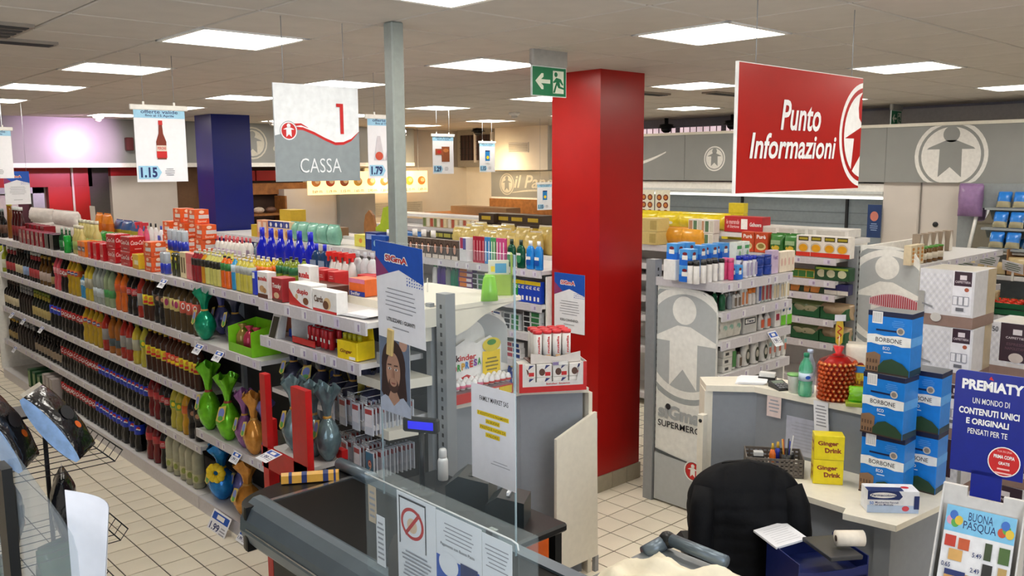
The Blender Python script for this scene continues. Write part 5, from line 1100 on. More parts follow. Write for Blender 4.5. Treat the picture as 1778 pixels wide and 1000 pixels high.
# wire hooks with candle packs
for lev, z in enumerate((1.2, .96)):
    for k in range(4):
        y = 4.12-.125*k; HK = empty('wire_hook', (2.8, y, z)); MB().tube([(0, 0, 0), (-.36, 0, 0), (-.385, 0, .015)], .0035, M_chrome, 6).ob('wire', HK); MB().tube([(0, 0, .05), (-.37, 0, .05), (-.37, 0, .03)], .003, M_chrome, 6).ob('tag_wire', HK)
        MB().box(-.395, -.392, -.03, .03, .02, .06, M_film).ob('tag_holder', HK); tag(HK, 'chrome hook, %s from left in the %s row' % (ordn[k], ['upper', 'lower'][lev]), 'hook', 'chrome hooks beside the till')
        if ('candle',) not in PR:
            m = MB().bbox(-.036, .036, -.0035, .0035, -.15, 0, C('#c8ccd6', .3), .001); q = MB(); p = Print(q, (-.036, -.0036, -.15), (.072, 0, 0), (0, 0, .15), .0004); p.rect(.08, .3, .92, .96, C('#e6e4ea', .3)); p.rect(.1, .75, .9, .93, C('#b84a4a', .4)); proto(('candle',), ('candle_pack', fin(m, 'candle_pack')), ('printed_card', q.mesh('printed_card')))
            q = MB(); p = Print(q, (-.036, -.0036, -.15), (.072, 0, 0), (0, 0, .15), .0004); p.rect(.04, .04, .96, .96, C('#3f7fa0', .3)); p.text('9', .3, .25, .75, .7, K_red, .06); p.text('9', .34, .29, .71, .66, C('#f0c4a0', .4), .0); PR[('nine',)] = (PR[('candle',)][0], (('printed_card', q.mesh('printed_card')),))
        nn = 11 if k == 3 else 7
        for i in range(nn):
            kk = ('nine',) if (lev == 1 and k == 3 and i == 0) else ('candle',)
            place(kk, (2.435+.026*i, y+JR.uniform(-.004, .004), z-.004), R9+JR.uniform(-.12, .12), '%s candle pack from front on %s hook, %s row' % (O_(i), ordn[k], ['upper', 'lower'][lev]), 'candle pack', 'candle packs on hooks')

# ================================================================ goods behind the drinks, X+ side of gondola A
WB = 'behind the drinks row'
pillow('white_sack', .4, .12, .24, '#d9d2cc', None, None, .5, 'paper_pack'); pillow('orange_chips', .2, .08, .26, '#e0801c', [(5, 9, '#c9641c')], None, .25, 'crisp_bag'); pillow('blue_chips', .22, .1, .2, '#3a5a94', [(4, 8, '#b9a03a')], None, .25, 'crisp_bag'); pillow('green_small', .16, .08, .1, '#3a9a3a', None, None, .3, 'snack_bag')
trig('pink_trig', '#d85a7a', '#c9283a', '#e89ab0'); flask('white_blue', '#e4e4ea', '#1f3aa8', '#3a5ac0', .24, .08, .05); flask('white_blk', '#dcdcdc', '#161616', None, .25, .06, .045); flask('white_tall', '#e2dfda', '#c94a54', '#c9b8d0', .26, .065, .05); flask('multi_fl', '#6a7a8a', '#a8b0b8', '#a82f5a', .22, .065, .05)
flask('deterg', '#1420b8', '#1a24c8', '#c9d4e8', .33, .12, .075, .6, .36, .16, draw=lambda p: (p.poly([(.0, .1), (1, .1), (1, .6), (.5, .75), (0, .55)], C('#a9bcd8', .4)), p.poly([(.2, .1), (.6, .1), (.9, .5), (.5, .4)], C('#1f4a9a', .4)))); flask('deterg2', '#23406a', '#1a24c8', '#8fa4c8', .3, .1, .06)
trig('red_trig', '#e4e2e0', '#d8201f', None, .27, .075, .055); flask('clear_fl', '#c9cccf', '#b9bcc4', None, .27, .08, .06); boxp('red_tri', .075, .1, .12, '#c8242a', lambda p: (p.rect(.1, .1, .9, .4, C('#d85a5a', .4)), p.lines(.2, .6, .8, .8, 2, C('#e8b0b0', .4)))); boxp('pink_or', .16, .12, .1, '#e0682a', lambda p: (p.rect(0, .75, 1, 1, C('#d87a9a', .4)), p.rect(0, 0, 1, .28, C('#1f3a9a', .4)), p.text('Swiffer', .1, .04, .7, .24, KW, .02)))
def rb(key, span, n, desc, cat, x=2.98, z=1.644, **k): row(key, span, n, (x, z), desc, WB, cat, **k)
rb('white_sack', (12.089, 10.220), 2, 'long white paper towel pack', 'pack', tiers=2, th=.15, sc=(2.2, 1.2, .72)); sheet('card_sign', (3.0, 9.886, 1.85), (0, -.17, 0), (0, .02, .2), 'small pale card sign standing behind the drinks', None, C('#b9b0a4', .6), 'sign')
boxp('sign_box', .16, .1, .2, '#c9bda8', None); place('sign_box', (3.06, 9.962, 1.645), R9, 'plain beige box under the pale card sign', 'box')
rb('orange_chips', (9.648, 9.157), 2, 'orange crisp bag', 'bag', z=1.72); rb('blue_chips', (9.376, 8.613), 3, 'dark blue crisp bag', 'bag', x=3.08, z=1.72); rb('green_small', (9.254, 8.341), 5, 'green and blue snack bag', 'bag', x=2.9, z=1.72); rb('pink_trig', (8.324, 7.994), 2, 'pink trigger spray with red head', 'spray bottle', x=2.92, z=1.7); rb('white_blk', (8.389, 8.174), 2, 'white bottle with black cap', 'bottle', x=3.06, z=1.68); rb('white_blue', (8.055, 7.679), 3, 'white bottle with blue cap', 'bottle', x=3.02, z=1.68)
boxp('deck_box', .55, .16, .072, '#b9a896', None, name='carton'); 
for k, (s0, s1) in enumerate(((9.579, 9.008), (8.991, 8.426))): place('deck_box', (2.97, (s0+s1)/2, 1.645), R9, 'low brown carton under crisp bags, '+['left one', 'right one'][k], 'carton', sc=((s0-s1)/.56, 1.2, 1))
for t, (p0, p1, n) in enumerate(((7.633, 6.634, 3.000), (7.633, 6.634, 3.000), (7.618, 6.621, 3.000), (7.338, 6.781, 2.000))):
    row('orange_pack', (p0, p1), int(n), (2.92, 1.645+t*.117), 'orange multi can pack', WB+', '+['lowest', 'second', 'third', 'highest'][t]+' tier of pyramid', 'can pack', rows=1)
rb('white_tall', (6.739, 6.238), 7, 'white shampoo bottle', 'bottle', rows=2, rowd=.07); rb('multi_fl', (6.382, 5.956), 5, 'grey and red fabric spray', 'bottle', x=3.08); rb('deterg', (5.918, 5.101), 6, 'blue detergent bottle', 'bottle', x=2.94, sc=(1.15, 1.1, 1.12)); rb('deterg2', (5.116, 4.919), 2, 'dark blue detergent bottle', 'bottle', x=2.93); rb('red_trig', (4.928, 4.619), 4, 'white trigger spray with red head', 'spray bottle', x=2.94); rb('clear_fl', (4.724, 4.476), 3, 'clear oil bottle', 'bottle', x=3.0)
row('red_tri', (4.803, 4.474), 3, (2.755, 1.702), 'small red carton', 'on the cream ledge', 'carton'); row('pink_or', (4.366, 4.149), 1, (2.77, 1.702), 'orange and pink wipe box', 'on the cream ledge', 'box'); row('red_tri', (4.546, 4.357), 1, (2.95, 1.645), 'flat red box', 'behind the wipe box', 'box', sc=(2.4, 1, 1.2))
# far part of gondola B
WBB = 'on the far toiletries gondola'
boxp('bluew', .12, .1, .2, '#e8c8a0', lambda p: (p.rect(0, .65, 1, 1, C('#1f3a94', .4)), p.disc(.5, .8, .2, .12, KW), p.disc(.5, .3, .3, .2, C('#c9843a', .4)))); boxp('orangew', .12, .1, .2, '#d89a7a', lambda p: p.rect(.2, .3, .8, .9, C('#e8d0c0', .4))); pillow('teal', .2, .12, .2, '#7fb8a4', None, None, .25, 'tissue_pack'); boxp('brown_tray', .34, .2, .12, '#7a5a3a', lambda p: [p.rect(.04+.24*k, .1, .22+.24*k, .9, C('#4a3324', .5)) for k in range(4)], name='carton'); boxp('yellow_c', .3, .2, .14, '#c9a82a', None, name='carton')
def bb(key, span, n, desc, cat, x=4.74, z=1.650, **k): row(key, span, n, (x, z), desc, WBB, cat, **k)
bb('yellow_c', (9.493, 9.209), 1, 'yellow topped carton', 'carton'); bb('orangew', (9.354, 9.075), 2, 'peach carton', 'carton', x=4.68); bb('bluew', (9.089, 8.587), 4, 'blue and cream carton', 'carton', x=4.69); bb('teal', (8.713, 7.698), 5, 'teal tissue pack', 'pack', x=4.72); bb('brown_tray', (9.439, 8.501), 4, 'brown cardboard tray', 'carton', x=5.2); bb('yellow_c', (9.777, 9.310), 1, 'yellow carton on brown trays', 'carton', x=5.2, z=1.8)
boxp('yel_box', .28, .16, .12, '#d8d05a', lambda p: p.disc(.4, .5, .1, .2, C('#d88a3a', .4))); boxp('navy_box', .2, .14, .17, '#1c2f7a', lambda p: p.rect(.1, .6, .9, .9, C('#8fa4d8', .4))); boxp('blue_jar', .12, .1, .15, '#1450b0', lambda p: p.disc(.5, .5, .2, .2, C('#8fc4d8', .4)))
bb('yel_box', (7.584, 7.198), 1, 'pale yellow box', 'box', x=4.87); bb('navy_box', (7.201, 6.894), 1, 'navy carton', 'carton', x=4.74); bb('blue_jar', (6.967, 6.737), 2, 'bright blue carton', 'carton', x=4.67)
gs = empty('shelf_display', (4.85, 7.081, 1.650), R9); MB().prism([(-.14, 0), (.14, 0), (.14, .3), (.1, .42), (.0, .4), (-.06, .24), (-.14, .2)], -.01, .01, C('#a8bf2a', .4), 'y').ob('card', gs); MB().prism([(-.1, 0), (.1, 0), (.1, .02), (-.1, .02)], -.05, .05, C('#a8bf2a', .4), 'y').ob('foot', gs); tag(gs, 'lime green card display beside the grey post', 'display')
wd_ = empty('wooden_board', (5.05, 7.634, 1.650), R9); MB().prism([(-.1, 0), (.1, 0), (.1, .2), (.07, .3), (0, .35), (-.07, .3), (-.1, .2)], -.012, .012, M_wood, 'y').ob('board', wd_); tag(wd_, 'arched brown wooden board standing behind cartons', 'board')
flask('brown_w', '#3a1712', '#e9e7e4', '#c9a070', .21, .08, .06, .6, .7, .3); row('brown_w', (6.807, 6.630), 2, (4.68, 1.650), 'dark brown bottle with white cap', 'left of the post', 'bottle'); row('brown_w', (6.728, 6.291), 3, (4.9, 1.65), 'dark brown bottle with white cap', 'behind the hair dye', 'bottle')
# ---------------------------------------------------------------- gondola B near part
def d_hair(p): p.rect(0, 0, 1, 1, C('#5a4a40', .4)); p.disc(.5, .5, .38, .34, C('#2a1a14', .4)); p.disc(.5, .52, .22, .24, C('#c9977f', .4)); p.rect(0, 0, 1, .2, C('#cfc4b8', .4))
boxp('hair_dye', .078, .06, .165, '#6a5a50', d_hair, name='hair_dye_box'); row('hair_dye', (6.593, 5.695), 10, (4.67, 1.650), 'hair dye box with a face', 'on toiletries top shelf', 'box', rzj=.02)
pillow('pasta_bag', .19, .12, .22, '#cdb56a', None, None, .15, 'pasta_bag', .9, seal='#d8d2c4'); row('pasta_bag', (6.574, 5.428), 9, (5.34, 1.650), 'clear bag of yellow pasta', 'on back of toiletries gondola', 'bag', rows=2, rowd=.16, sj=.16)
boxp('dark_bars', .24, .1, .075, '#2f2a20', lambda p: [p.rect(.05+.32*k, .25, .3+.32*k, .75, C('#a8a03a', .4)) for k in range(3)], name='carton'); row('dark_bars', (6.992, 6.578), 3, (5.42, 1.650), 'dark carton with yellow print', 'left of the pasta bags', 'carton', tiers=2, th=.077)
boxp('choc_c', .3, .2, .11, '#3a2a1c', lambda p: p.rect(.2, .3, .8, .7, C('#b89a2a', .4)), name='carton'); row('choc_c', (8.097, 7.021), 4, (7.05, 1.659), 'dark brown carton', 'left of the red column', 'carton', tiers=2, th=.112, jit=.03, rzj=.12)
boxp('mixed_c', .3, .16, .12, '#b9a88a', lambda p: [p.rect(.03+.25*k, .05, .22+.25*k, .95, C(('#6a7a4a', '#d8cfc0', '#a8503a', '#d8c8a0')[k], .4)) for k in range(4)], name='carton'); row('mixed_c', (9.245, 8.098), 5, (7.05, 1.659), 'mixed colour carton', 'beyond the toiletries', 'carton'); pillow('blue_pk', .28, .14, .16, '#2a6ab8', [(6, 10, '#9fc4e0')], None, .3, 'pasta_pack'); row('blue_pk', (7.318, 6.797), 3, (5.05, 1.650), 'blue packet', 'right of the grey post', 'packet')
boxp('brush_box', .1, .08, .2, '#d9d9dc', lambda p: (p.rect(.1, .55, .5, 1, C('#a83a5a', .4)), p.rect(.5, .5, .9, .98, C('#5a5a9a', .4)))); row('brush_box', (5.703, 5.521), 1, (4.67, 1.650), 'white toothbrush display box', 'on toiletries top shelf', 'box')
def brush(key, c1, c2): m = MB().bbox(-.02, .02, -.012, .012, 0, .22, C(c1, .25), .004); q = MB(); p = Print(q, (-.02, -.0122, 0), (.04, 0, 0), (0, 0, .22)); p.strip([(.5, .08), (.4, .35), (.6, .6), (.5, .9)], .05, C(c2, .3)); p.rect(.35, .1, .65, .85, C(c2, .3)); return proto(key, ('toothbrush_pack', fin(m, 'toothbrush_pack')), ('brush', q.mesh('brush')))
brush('br_red', '#a8243a', '#d8808a'); brush('br_blue', '#3a86c4', '#d8e4ec'); brush('br_green', '#4a9a5a', '#d8ecd8'); brush('br_pink', '#c94a84', '#ecd0dc')
for k, a, d, n in (('br_red', (5.509, 5.355), 'red toothbrush pack', 4), ('br_blue', (5.355, 5.284), 'blue toothbrush pack', 2), ('br_green', (5.284, 5.220), 'green toothbrush pack', 2), ('br_pink', (5.220, 5.109), 'pink toothbrush pack', 3)): row(k, a, n, (4.66, 1.650), d, 'on toiletries top shelf', 'toothbrush', rzj=.02)
flask('mw_green', '#0f4a34', '#15302a', None, .22, .09, .05, .68, .4, .18, draw=lambda p: (p.disc(.5, .5, .4, .35, C('#3a8a5a', .4)), p.rect(.15, .7, .85, .85, KW))); flask('mw_blue', '#1f7fd0', '#e8ecf0', None, .22, .085, .05, .7, .42, .18, draw=lambda p: (p.rect(.1, .45, .9, .65, KW), p.rect(.1, .1, .9, .4, C('#1450b0', .4))))
row('mw_green', (5.098, 4.878), 2, (4.66, 1.650), 'green mouthwash bottle', 'on toiletries top shelf', 'bottle', rzj=.02); row('mw_blue', (4.865, 4.686), 2, (4.66, 1.650), 'blue mouthwash bottle', 'on toiletries top shelf', 'bottle', rzj=.02)
for k, c, cap in (('sh_wh', '#dcdcdc', '#3a8a4a'), ('sh_pu', '#4a2484', '#4a2484'), ('sh_gy', '#8a9290', '#5a6a64'), ('sh_gr', '#0f7a5a', '#0f5a44')): flask(k, c, cap, None, .2, .07, .045, .8, .6, .08)
for k, a, d, n in (('sh_wh', (6.087, 6.012), 'white shampoo bottle', 1), ('sh_pu', (6.012, 5.890), 'purple shampoo bottle', 2), ('sh_gy', (5.890, 5.826), 'grey shampoo bottle', 1), ('sh_gr', (5.826, 5.700), 'green shampoo bottle', 2)): row(k, a, n, (4.67, 1.386), d, 'on second toiletries shelf', 'bottle', rzj=.02)
boxp('tp_or', .19, .05, .042, '#6a3a7a', lambda p: (p.rect(.1, .1, .6, .9, C('#d87a2a', .4)), p.rect(.6, .2, .95, .8, C('#e0d8e0', .4))), name='toothpaste_box'); boxp('tp_gr', .19, .05, .042, '#d0d4d6', lambda p: (p.rect(.05, .1, .4, .9, C('#2a2a2c', .4)), p.rect(.5, .1, .95, .9, C('#3a7a4a', .4))), name='toothpaste_box'); boxp('tp_rd', .19, .05, .042, '#e4e2e0', lambda p: (p.rect(.05, .15, .5, .85, C('#a8243a', .4)), p.rect(.55, .15, .95, .85, C('#1f3a7a', .4))), name='toothpaste_box')
row('tp_or', (5.700, 5.510), 1, (4.67, 1.386), 'orange purple toothpaste box', 'on second toiletries shelf', 'box', tiers=5, th=.043, rzj=.02); row('tp_gr', (5.510, 5.363), 1, (4.67, 1.386), 'grey toothpaste box', 'on second toiletries shelf', 'box', tiers=4, th=.043, rzj=.02)
for k, c in (('az_bl', '#1440b8'), ('az_gr', '#2f9a3a')): boxp(k, .05, .045, .17, c, lambda p: (p.rect(0, .82, 1, 1, K_ylw), p.text('AZ', .2, .62, .8, .76, KW, .04), p.rect(.3, .1, .7, .3, KW)), name='toothpaste_box')
row('az_gr', (5.077, 4.956), 3, (4.66, 1.386), 'green upright toothpaste box', 'on second toiletries shelf', 'box', rzj=.02); row('az_bl', (4.956, 4.690), 6, (4.66, 1.386), 'blue upright toothpaste box', 'on second toiletries shelf', 'box', rzj=.02)
row('tp_rd', (5.352, 5.167), 1, (4.67, 1.145), 'red white toothpaste box', 'on third toiletries shelf', 'box', tiers=3, th=.043, rzj=.02); row('tp_gr', (5.149, 4.917), 1, (4.67, 1.145), 'white green toothpaste box', 'on third toiletries shelf', 'box', tiers=3, th=.043, rzj=.02); row('tp_gr', (4.911, 4.690), 1, (4.67, 1.145), 'white green toothpaste box at right', 'on third toiletries shelf', 'box', tiers=4, th=.043, rzj=.02); row('tp_rd', (5.162, 4.889), 1, (4.67, .914), 'red white toothpaste box', 'on fourth toiletries shelf', 'box', tiers=3, th=.043, rzj=.02); row('az_bl', (5.153, 4.781), 5, (4.69, .684), 'blue upright carton', 'on fifth toiletries shelf', 'box')
# green stand and leaflets on the cream end shelf
g1 = empty('tape_dispenser', (*(3.144, 3.585), 1.701), -.5); KL = C('#8fd83a', .25); MB().lathe([(.05, 0), (.045, .06), (.035, .13), (.025, .145), (0, .148)], KL, 14, sx=1.0, sy=.6).ob('cover', g1); tag(g1, 'lime green plastic cover on the cream end shelf', 'cover')
g2 = empty('leaflet_box', (*(3.342, 3.729), 1.701), -.7); MB().box(-.08, .08, -.05, .05, 0, .12, C('#9ab83a', .35)).ob('body', g2); MB().box(.07, .08, -.05, .05, 0, .24, C('#9ab83a', .35)).ob('tall_side', g2); MB().box(-.06, .06, -.02, .02, .12, .2, C('#d8d8c8', .4)).ob('leaflets', g2); m = MB(); p = Print(m, (-.05, -.0202, .12), (.1, 0, 0), (0, 0, .08)); p.rect(.3, .1, .95, .8, C('#4aa0d0', .4)); p.rect(.05, .2, .28, .6, K_ylw); m.ob('printed_face', g2); tag(g2, 'olive green leaflet box on the cream end shelf', 'box')
for k, (x, y) in enumerate(((3.05, 4.3), (3.12, 4.12))): o = MB().box(-.002, .002, -.03, .03, 0, .08, W).ob('price_clip', None, (x, y, 1.701), (0, 0, -.7)); tag(o, ['left', 'right'][k]+' white price clip on the cream end shelf', 'clip')
# ---------------------------------------------------------------- gondola C
def rc(key, span, n, desc, z, where, cat, y=3.32, **k): row(key, span, n, (y, z+.004), desc, where, cat, face='-y', rzj=.03, **k)
c1, c2, c3, c4 = 'on cosmetics top shelf', 'on second cosmetics shelf', 'on third cosmetics shelf', 'on fourth cosmetics shelf'
def d_bc(p): p.rect(0, 0, 1, .45, C('#1f6ad0', .4)); p.rect(.25, .35, .75, .62, KW); p.disc(.5, .72, .22, .1, C('#7a1f2a', .4)); 
boxp('wht_box', .1, .1, .14, '#e6e4e2', None); boxp('blu_box', .085, .09, .11, '#4a9ae0', d_bc, d_bc); boxp('grn_box', .07, .06, .12, '#dfe6dc', lambda p: (p.rect(.1, .6, .9, .8, C('#4a9a5a', .4)), p.disc(.6, .3, .2, .2, C('#8fb88a', .4))))
for k, c, cap, lab in (('bk_cap', '#e6e2de', '#141414', None), ('pk_cap', '#d8487a', '#d85a8a', None), ('bl_cap', '#e6e4ea', '#1a2fb0', '#a9a0c0')): flask(k, c, cap, lab, .15, .042, .042, .78, .95, .18)
flask('nivea', '#1f3f9a', '#1f3f9a', None, .07, .09, .06, .8, 1.0, .15, name='cream_jar'); boxp('lilac', .09, .06, .17, '#c9b4cf', lambda p: p.text('Veet', .15, .6, .85, .8, C('#7a5a94', .4), .03)); boxp('cream_b', .055, .06, .15, '#e6d8c4', lambda p: p.disc(.5, .5, .25, .2, C('#d8b0a0', .4)))
rc('wht_box', (4.815, 5.055), 2, 'plain white box', 1.655, c1, 'box', y=3.62); row('blu_box', (4.829, 5.076), 2, (3.62, 1.799), 'blue box on the white boxes', c1, 'box', '-y'); place('blu_box', (4.985, 3.570, 1.659), -.5, 'blue box at front left corner of cosmetics shelf', 'box'); rc('blu_box', (4.796, 4.908), 1, 'blue box', 1.655, c1, 'box', y=3.48, tiers=2, th=.112)
rc('blu_box', (5.062, 5.478), 3, 'light blue box', 1.655, c1+' rear', 'box', y=3.6, tiers=2, th=.112); rc('bk_cap', (4.740, 5.102), 5, 'white deodorant with black cap', 1.655, c1, 'deodorant', y=3.36, rows=2, rowd=.05); rc('pk_cap', (5.080, 5.165), 1, 'pink deodorant', 1.655, c1, 'deodorant', rows=2, rowd=.05); rc('blu_box', (5.128, 5.243), 1, 'small blue box', 1.655, c1, 'box', sc=(.8, .8, .9)); rc('grn_box', (5.281, 5.473), 2, 'white and green box', 1.655, c1, 'box', y=3.42, tiers=2, th=.122)
rc('bl_cap', (5.265, 5.435), 3, 'white bottle with blue cap', 1.655, c1, 'bottle', rows=2, rowd=.05); rc('nivea', (5.414, 5.637), 2, 'dark blue cream jar', 1.655, c1, 'jar', tiers=2, th=.072); rc('lilac', (5.579, 5.713), 1, 'lilac box', 1.655, c1, 'box'); rc('cream_b', (5.713, 5.926), 4, 'cream floral box', 1.655, c1, 'box')
flask('gr_bot', '#1f5a3a', '#e6e6e2', None, .13, .055, .04); flask('roll_g', '#8f9499', '#b9bcc0', None, .11, .04, .04); flask('small_w', '#e2deda', '#5a5048', '#7a6a5a', .11, .04, .04); flask('tube_w', '#e8e6e2', '#e8e6e2', '#d88a5a', .13, .035, .03, .85, .9, .06, name='cream_tube'); flask('or_cap', '#e6e0da', '#e07a1c', None, .12, .04, .04, .6, .9, .3); flask('spray_r', '#e0dedc', '#c8242a', '#4a5aa0', .17, .04, .04, .85, .9, .08); flask('gr_tube', '#c9d0cc', '#3a6a4a', '#a84a4a', .16, .04, .03, .85, .9, .06); flask('wh_or', '#e6e4e0', '#e08a3a', '#d8c8a8', .15, .04, .035, .8, .8, .12)
for k, a, d, n in (('gr_bot', (4.981, 5.078), 'green bottle with white cap', 1), ('roll_g', (5.078, 5.141), 'grey roll on', 1), ('small_w', (5.141, 5.249), 'small white bottle', 2), ('tube_w', (5.249, 5.337), 'white cream tube', 2), ('or_cap', (5.329, 5.442), 'white bottle with orange cap', 2), ('spray_r', (5.434, 5.510), 'white spray with red cap', 1), ('gr_tube', (5.503, 5.651), 'green and white tube', 3), ('wh_or', (5.651, 5.895), 'white bottle with pale orange cap', 5)): rc(k, a, n, d, 1.455, c2, 'bottle', rows=2, rowd=.06)
pillow('wipes', .1, .05, .14, '#dcd8cc', None, lambda p: p.disc(.5, .6, .3, .2, C('#8fb8a8', .4)), .3, 'wipes_pack'); boxp('wip_dk', .17, .05, .13, '#c9c8c4', lambda p: (p.rect(.1, .5, .9, .85, C('#1f2430', .4)), p.rect(.16, .56, .84, .79, KW), p.text('Tena', .25, .6, .75, .75, C('#1f2f5a', .4), .03))); flask('heart', '#ebe8e4', '#e8e6e2', '#d8603a', .15, .06, .045, .55, .4, .2); boxp('wh_red', .075, .06, .16, '#e4e0dc', lambda p: p.rect(.2, .3, .8, .6, C('#a82f4a', .4))); boxp('gr_wh', .065, .06, .15, '#e2e4de', lambda p: (p.rect(0, 0, 1, .5, C('#6fc82f', .4)), p.disc(.5, .78, .2, .1, C('#3a5a8a', .4))))
for k, a, d, n in (('wipes', (4.991, 5.231), 'pale wipes pack', 3), ('wip_dk', (5.231, 5.469), 'white pack with dark label', 1), ('heart', (5.469, 5.656), 'white bottle with orange heart', 2), ('wh_red', (5.648, 5.761), 'white box with red label', 1), ('gr_wh', (5.761, 5.909), 'green and white box', 2)): rc(k, a, n, d, 1.255, c3, 'toiletry', rows=1)
boxp('flat_w', .11, .07, .05, '#dcdad4', lambda p: p.rect(.2, .3, .6, .7, C('#3a3a3a', .4))); flask('tube_g', '#dfe2da', '#dfe2da', '#4a8a4a', .17, .06, .035, .85, .9, .05, name='cream_tube'); flask('pump', '#e6e4e0', '#1a1a1a', None, .21, .085, .055, .68, .22, .18, draw=lambda p: (p.disc(.55, .45, .38, .5, C('#26301f', .4)), p.disc(.55, .5, .3, .25, C('#c9c4b8', .4)))); flask('slim_w', '#e4e2de', '#dcdad6', None, .22, .055, .045, .8, .7, .12, draw=lambda p: (p.rect(.1, .55, .9, .75, C('#8fc0c4', .4)), p.rect(.2, .15, .8, .5, C('#c9705a', .4))))
rc('flat_w', (4.987, 5.128), 1, 'flat white carton', 1.02, c4, 'carton', tiers=3, th=.052)
for k, a, d, n in (('tube_g', (5.119, 5.220), 'white tube with green label', 1), ('small_w', (5.220, 5.286), 'white lotion bottle', 1), ('pump', (5.271, 5.614), 'white pump soap bottle', 3), ('slim_w', (5.598, 5.882), 'slim white spray bottle', 4)): rc(k, a, n, d, 1.02, c4, 'bottle')
card(5.55, 3.245, 1.25, 'printed price card hanging on third cosmetics rail', .9, .11, .12, 0)
# ---------------------------------------------------------------- gondola D
def rd(key, span, n, desc, z, where, cat, x=6.98, **k): row(key, span, n, (x, z+.004), desc, where, cat, rzj=.03, **k)
g1_, g2_, g3_, g4_, g5_ = 'on grocery top shelf', 'on second grocery shelf', 'on third grocery shelf', 'on fourth grocery shelf', 'on fifth grocery shelf'
def d_pure(p): p.text('Purè', .15, .68, .85, .88, KW, .03); p.disc(.5, .3, .38, .2, C('#d8c890', .4)); p.disc(.5, .32, .25, .12, C('#8a7a3a', .4))
boxp('pure', .13, .08, .18, '#c24a22', d_pure, name='mash_box'); pillow('soup_g', .14, .08, .17, '#3a7a34', None, lambda p: (p.rect(.1, .5, .9, .85, C('#9ab88a', .4)), p.disc(.5, .25, .35, .2, C('#d8b83a', .4))), .3, 'soup_packet')
boxp('nest', .135, .08, .18, '#e2dcd4', lambda p: (p.rect(.15, .74, .85, .95, C('#2f2a1a', .4)), p.rect(.2, .79, .8, .9, C('#a89a2a', .4)), p.disc(.5, .42, .36, .24, C('#c9b8a0', .4)), p.disc(.5, .4, .3, .18, C('#e0a018', .4)), p.rect(0, 0, 1, .2, C('#c8301f', .4))), name='pasta_box')
rd('pure', (4.398, 4.131), 2, 'orange mashed potato box', 1.655, g1_, 'box', tiers=1); rd('soup_g', (4.126, 3.833), 2, 'green soup packet', 1.655, g1_, 'packet', rows=2, rowd=.09); rd('nest', (3.833, 3.368), 4, 'egg pasta box', 1.655, g1_, 'box')
boxp('tan_pk', .2, .2, .13, '#cdb878', lambda p: p.rect(.55, .15, .95, .85, C('#b09a5a', .4))); pillow('orange_bag', .3, .16, .17, '#dd9a2a', None, None, .3, 'grocery_bag'); boxp('face_c', .16, .1, .13, '#dfdad0', lambda p: [p.rect(.05+.33*k, .1, .3+.33*k, .9, C(('#b88a6a', '#5a7a5a', '#c9c4b4')[k], .4)) for k in range(3)])
rd('tan_pk', (5.546, 5.292), 1, 'tan shrink wrapped pack', 1.655, g1_, 'pack', tiers=2, th=.132); rd('orange_bag', (5.339, 4.930), 2, 'orange yellow bag', 1.655, g1_, 'bag', x=7.1); rd('face_c', (5.067, 4.799), 2, 'pale printed carton', 1.655, g1_, 'carton', x=7.12, tiers=2, th=.132)
pillow('yel_pk', .36, .16, .16, '#e0c81f', None, lambda p: p.disc(.7, .3, .12, .15, C('#d8d4c0', .4)), .3, 'yellow_pack'); row('yel_pk', (5.922, 4.825), 4, (7.35, 1.805), 'yellow wrapped pack', 'on top of grocery gondola', 'pack')
boxp('red_long', .42, .14, .15, '#b8242a', lambda p: (p.text('le merende', .05, .5, .4, .8, C('#e8b8b8', .4), .02, .2), p.text('di Stagione', .08, .2, .4, .45, C('#e8b8b8', .4), .02, .2), p.rect(.45, .2, .62, .85, KW), p.text('Galbusera', .68, .4, .98, .65, KW, .02, .2)), name='carton'); row('red_long', (4.798, 4.332), 1, (7.3, 1.805), 'long red carton with white lettering', 'on top of grocery gondola', 'carton')
boxp('yl_small', .1, .08, .1, '#d8c42a', None); row('yl_small', (4.934, 4.786), 2, (7.6, 1.659), 'small yellow carton', 'behind the red carton', 'carton', tiers=4, th=.102); boxp('clear_tray', .3, .3, .12, '#dcd8d2', lambda p: p.rect(.1, .2, .9, .8, C('#c9c4bc', .3)), name='clear_tray'); row('clear_tray', (4.507, 3.659), 5, (7.62, 1.659), 'white plastic tray', 'behind the egg pasta', 'tray'); row('clear_tray', (4.337, 3.601), 4, (7.36, 1.805), 'white wrapped tray', 'on top of grocery gondola', 'tray', sc=(1.1, .8, .6))
boxp('dadi', .12, .08, .07, '#c9a83a', lambda p: (p.rect(.05, .1, .6, .9, C('#3a7a3a', .4)), p.disc(.75, .5, .15, .3, C('#d8c8a0', .4)))); boxp('dado_g', .13, .1, .11, '#1f4a2a', lambda p: (p.disc(.5, .5, .3, .3, C('#c9c8a8', .4)), p.rect(.1, .8, .9, .95, C('#8fa83a', .4)))); boxp('or_dark', .13, .09, .1, '#c9803a', lambda p: (p.poly([(.6, 0), (1, 0), (1, 1), (.8, 1)], C('#1f3a24', .4)), p.rect(.1, .5, .6, .8, C('#d8a870', .4))))
boxp('violet_j', .12, .09, .1, '#26265a', lambda p: p.rect(.0, .0, 1, .4, C('#d4d0c8', .4)))
rd('dadi', (3.866, 3.649), 3, 'yellow stock cube box', 1.465, g2_, 'box'); rd('dado_g', (3.644, 3.371), 3, 'green stock jar pack', 1.465, g2_, 'pack'); rd('or_dark', (3.867, 3.581), 3, 'orange and green soup box', 1.345, g3_, 'box', sc=(1, 1, .9)); rd('violet_j', (3.555, 3.376), 2, 'dark violet jar tray', 1.345, g3_, 'tray', sc=(1, 1, .9))
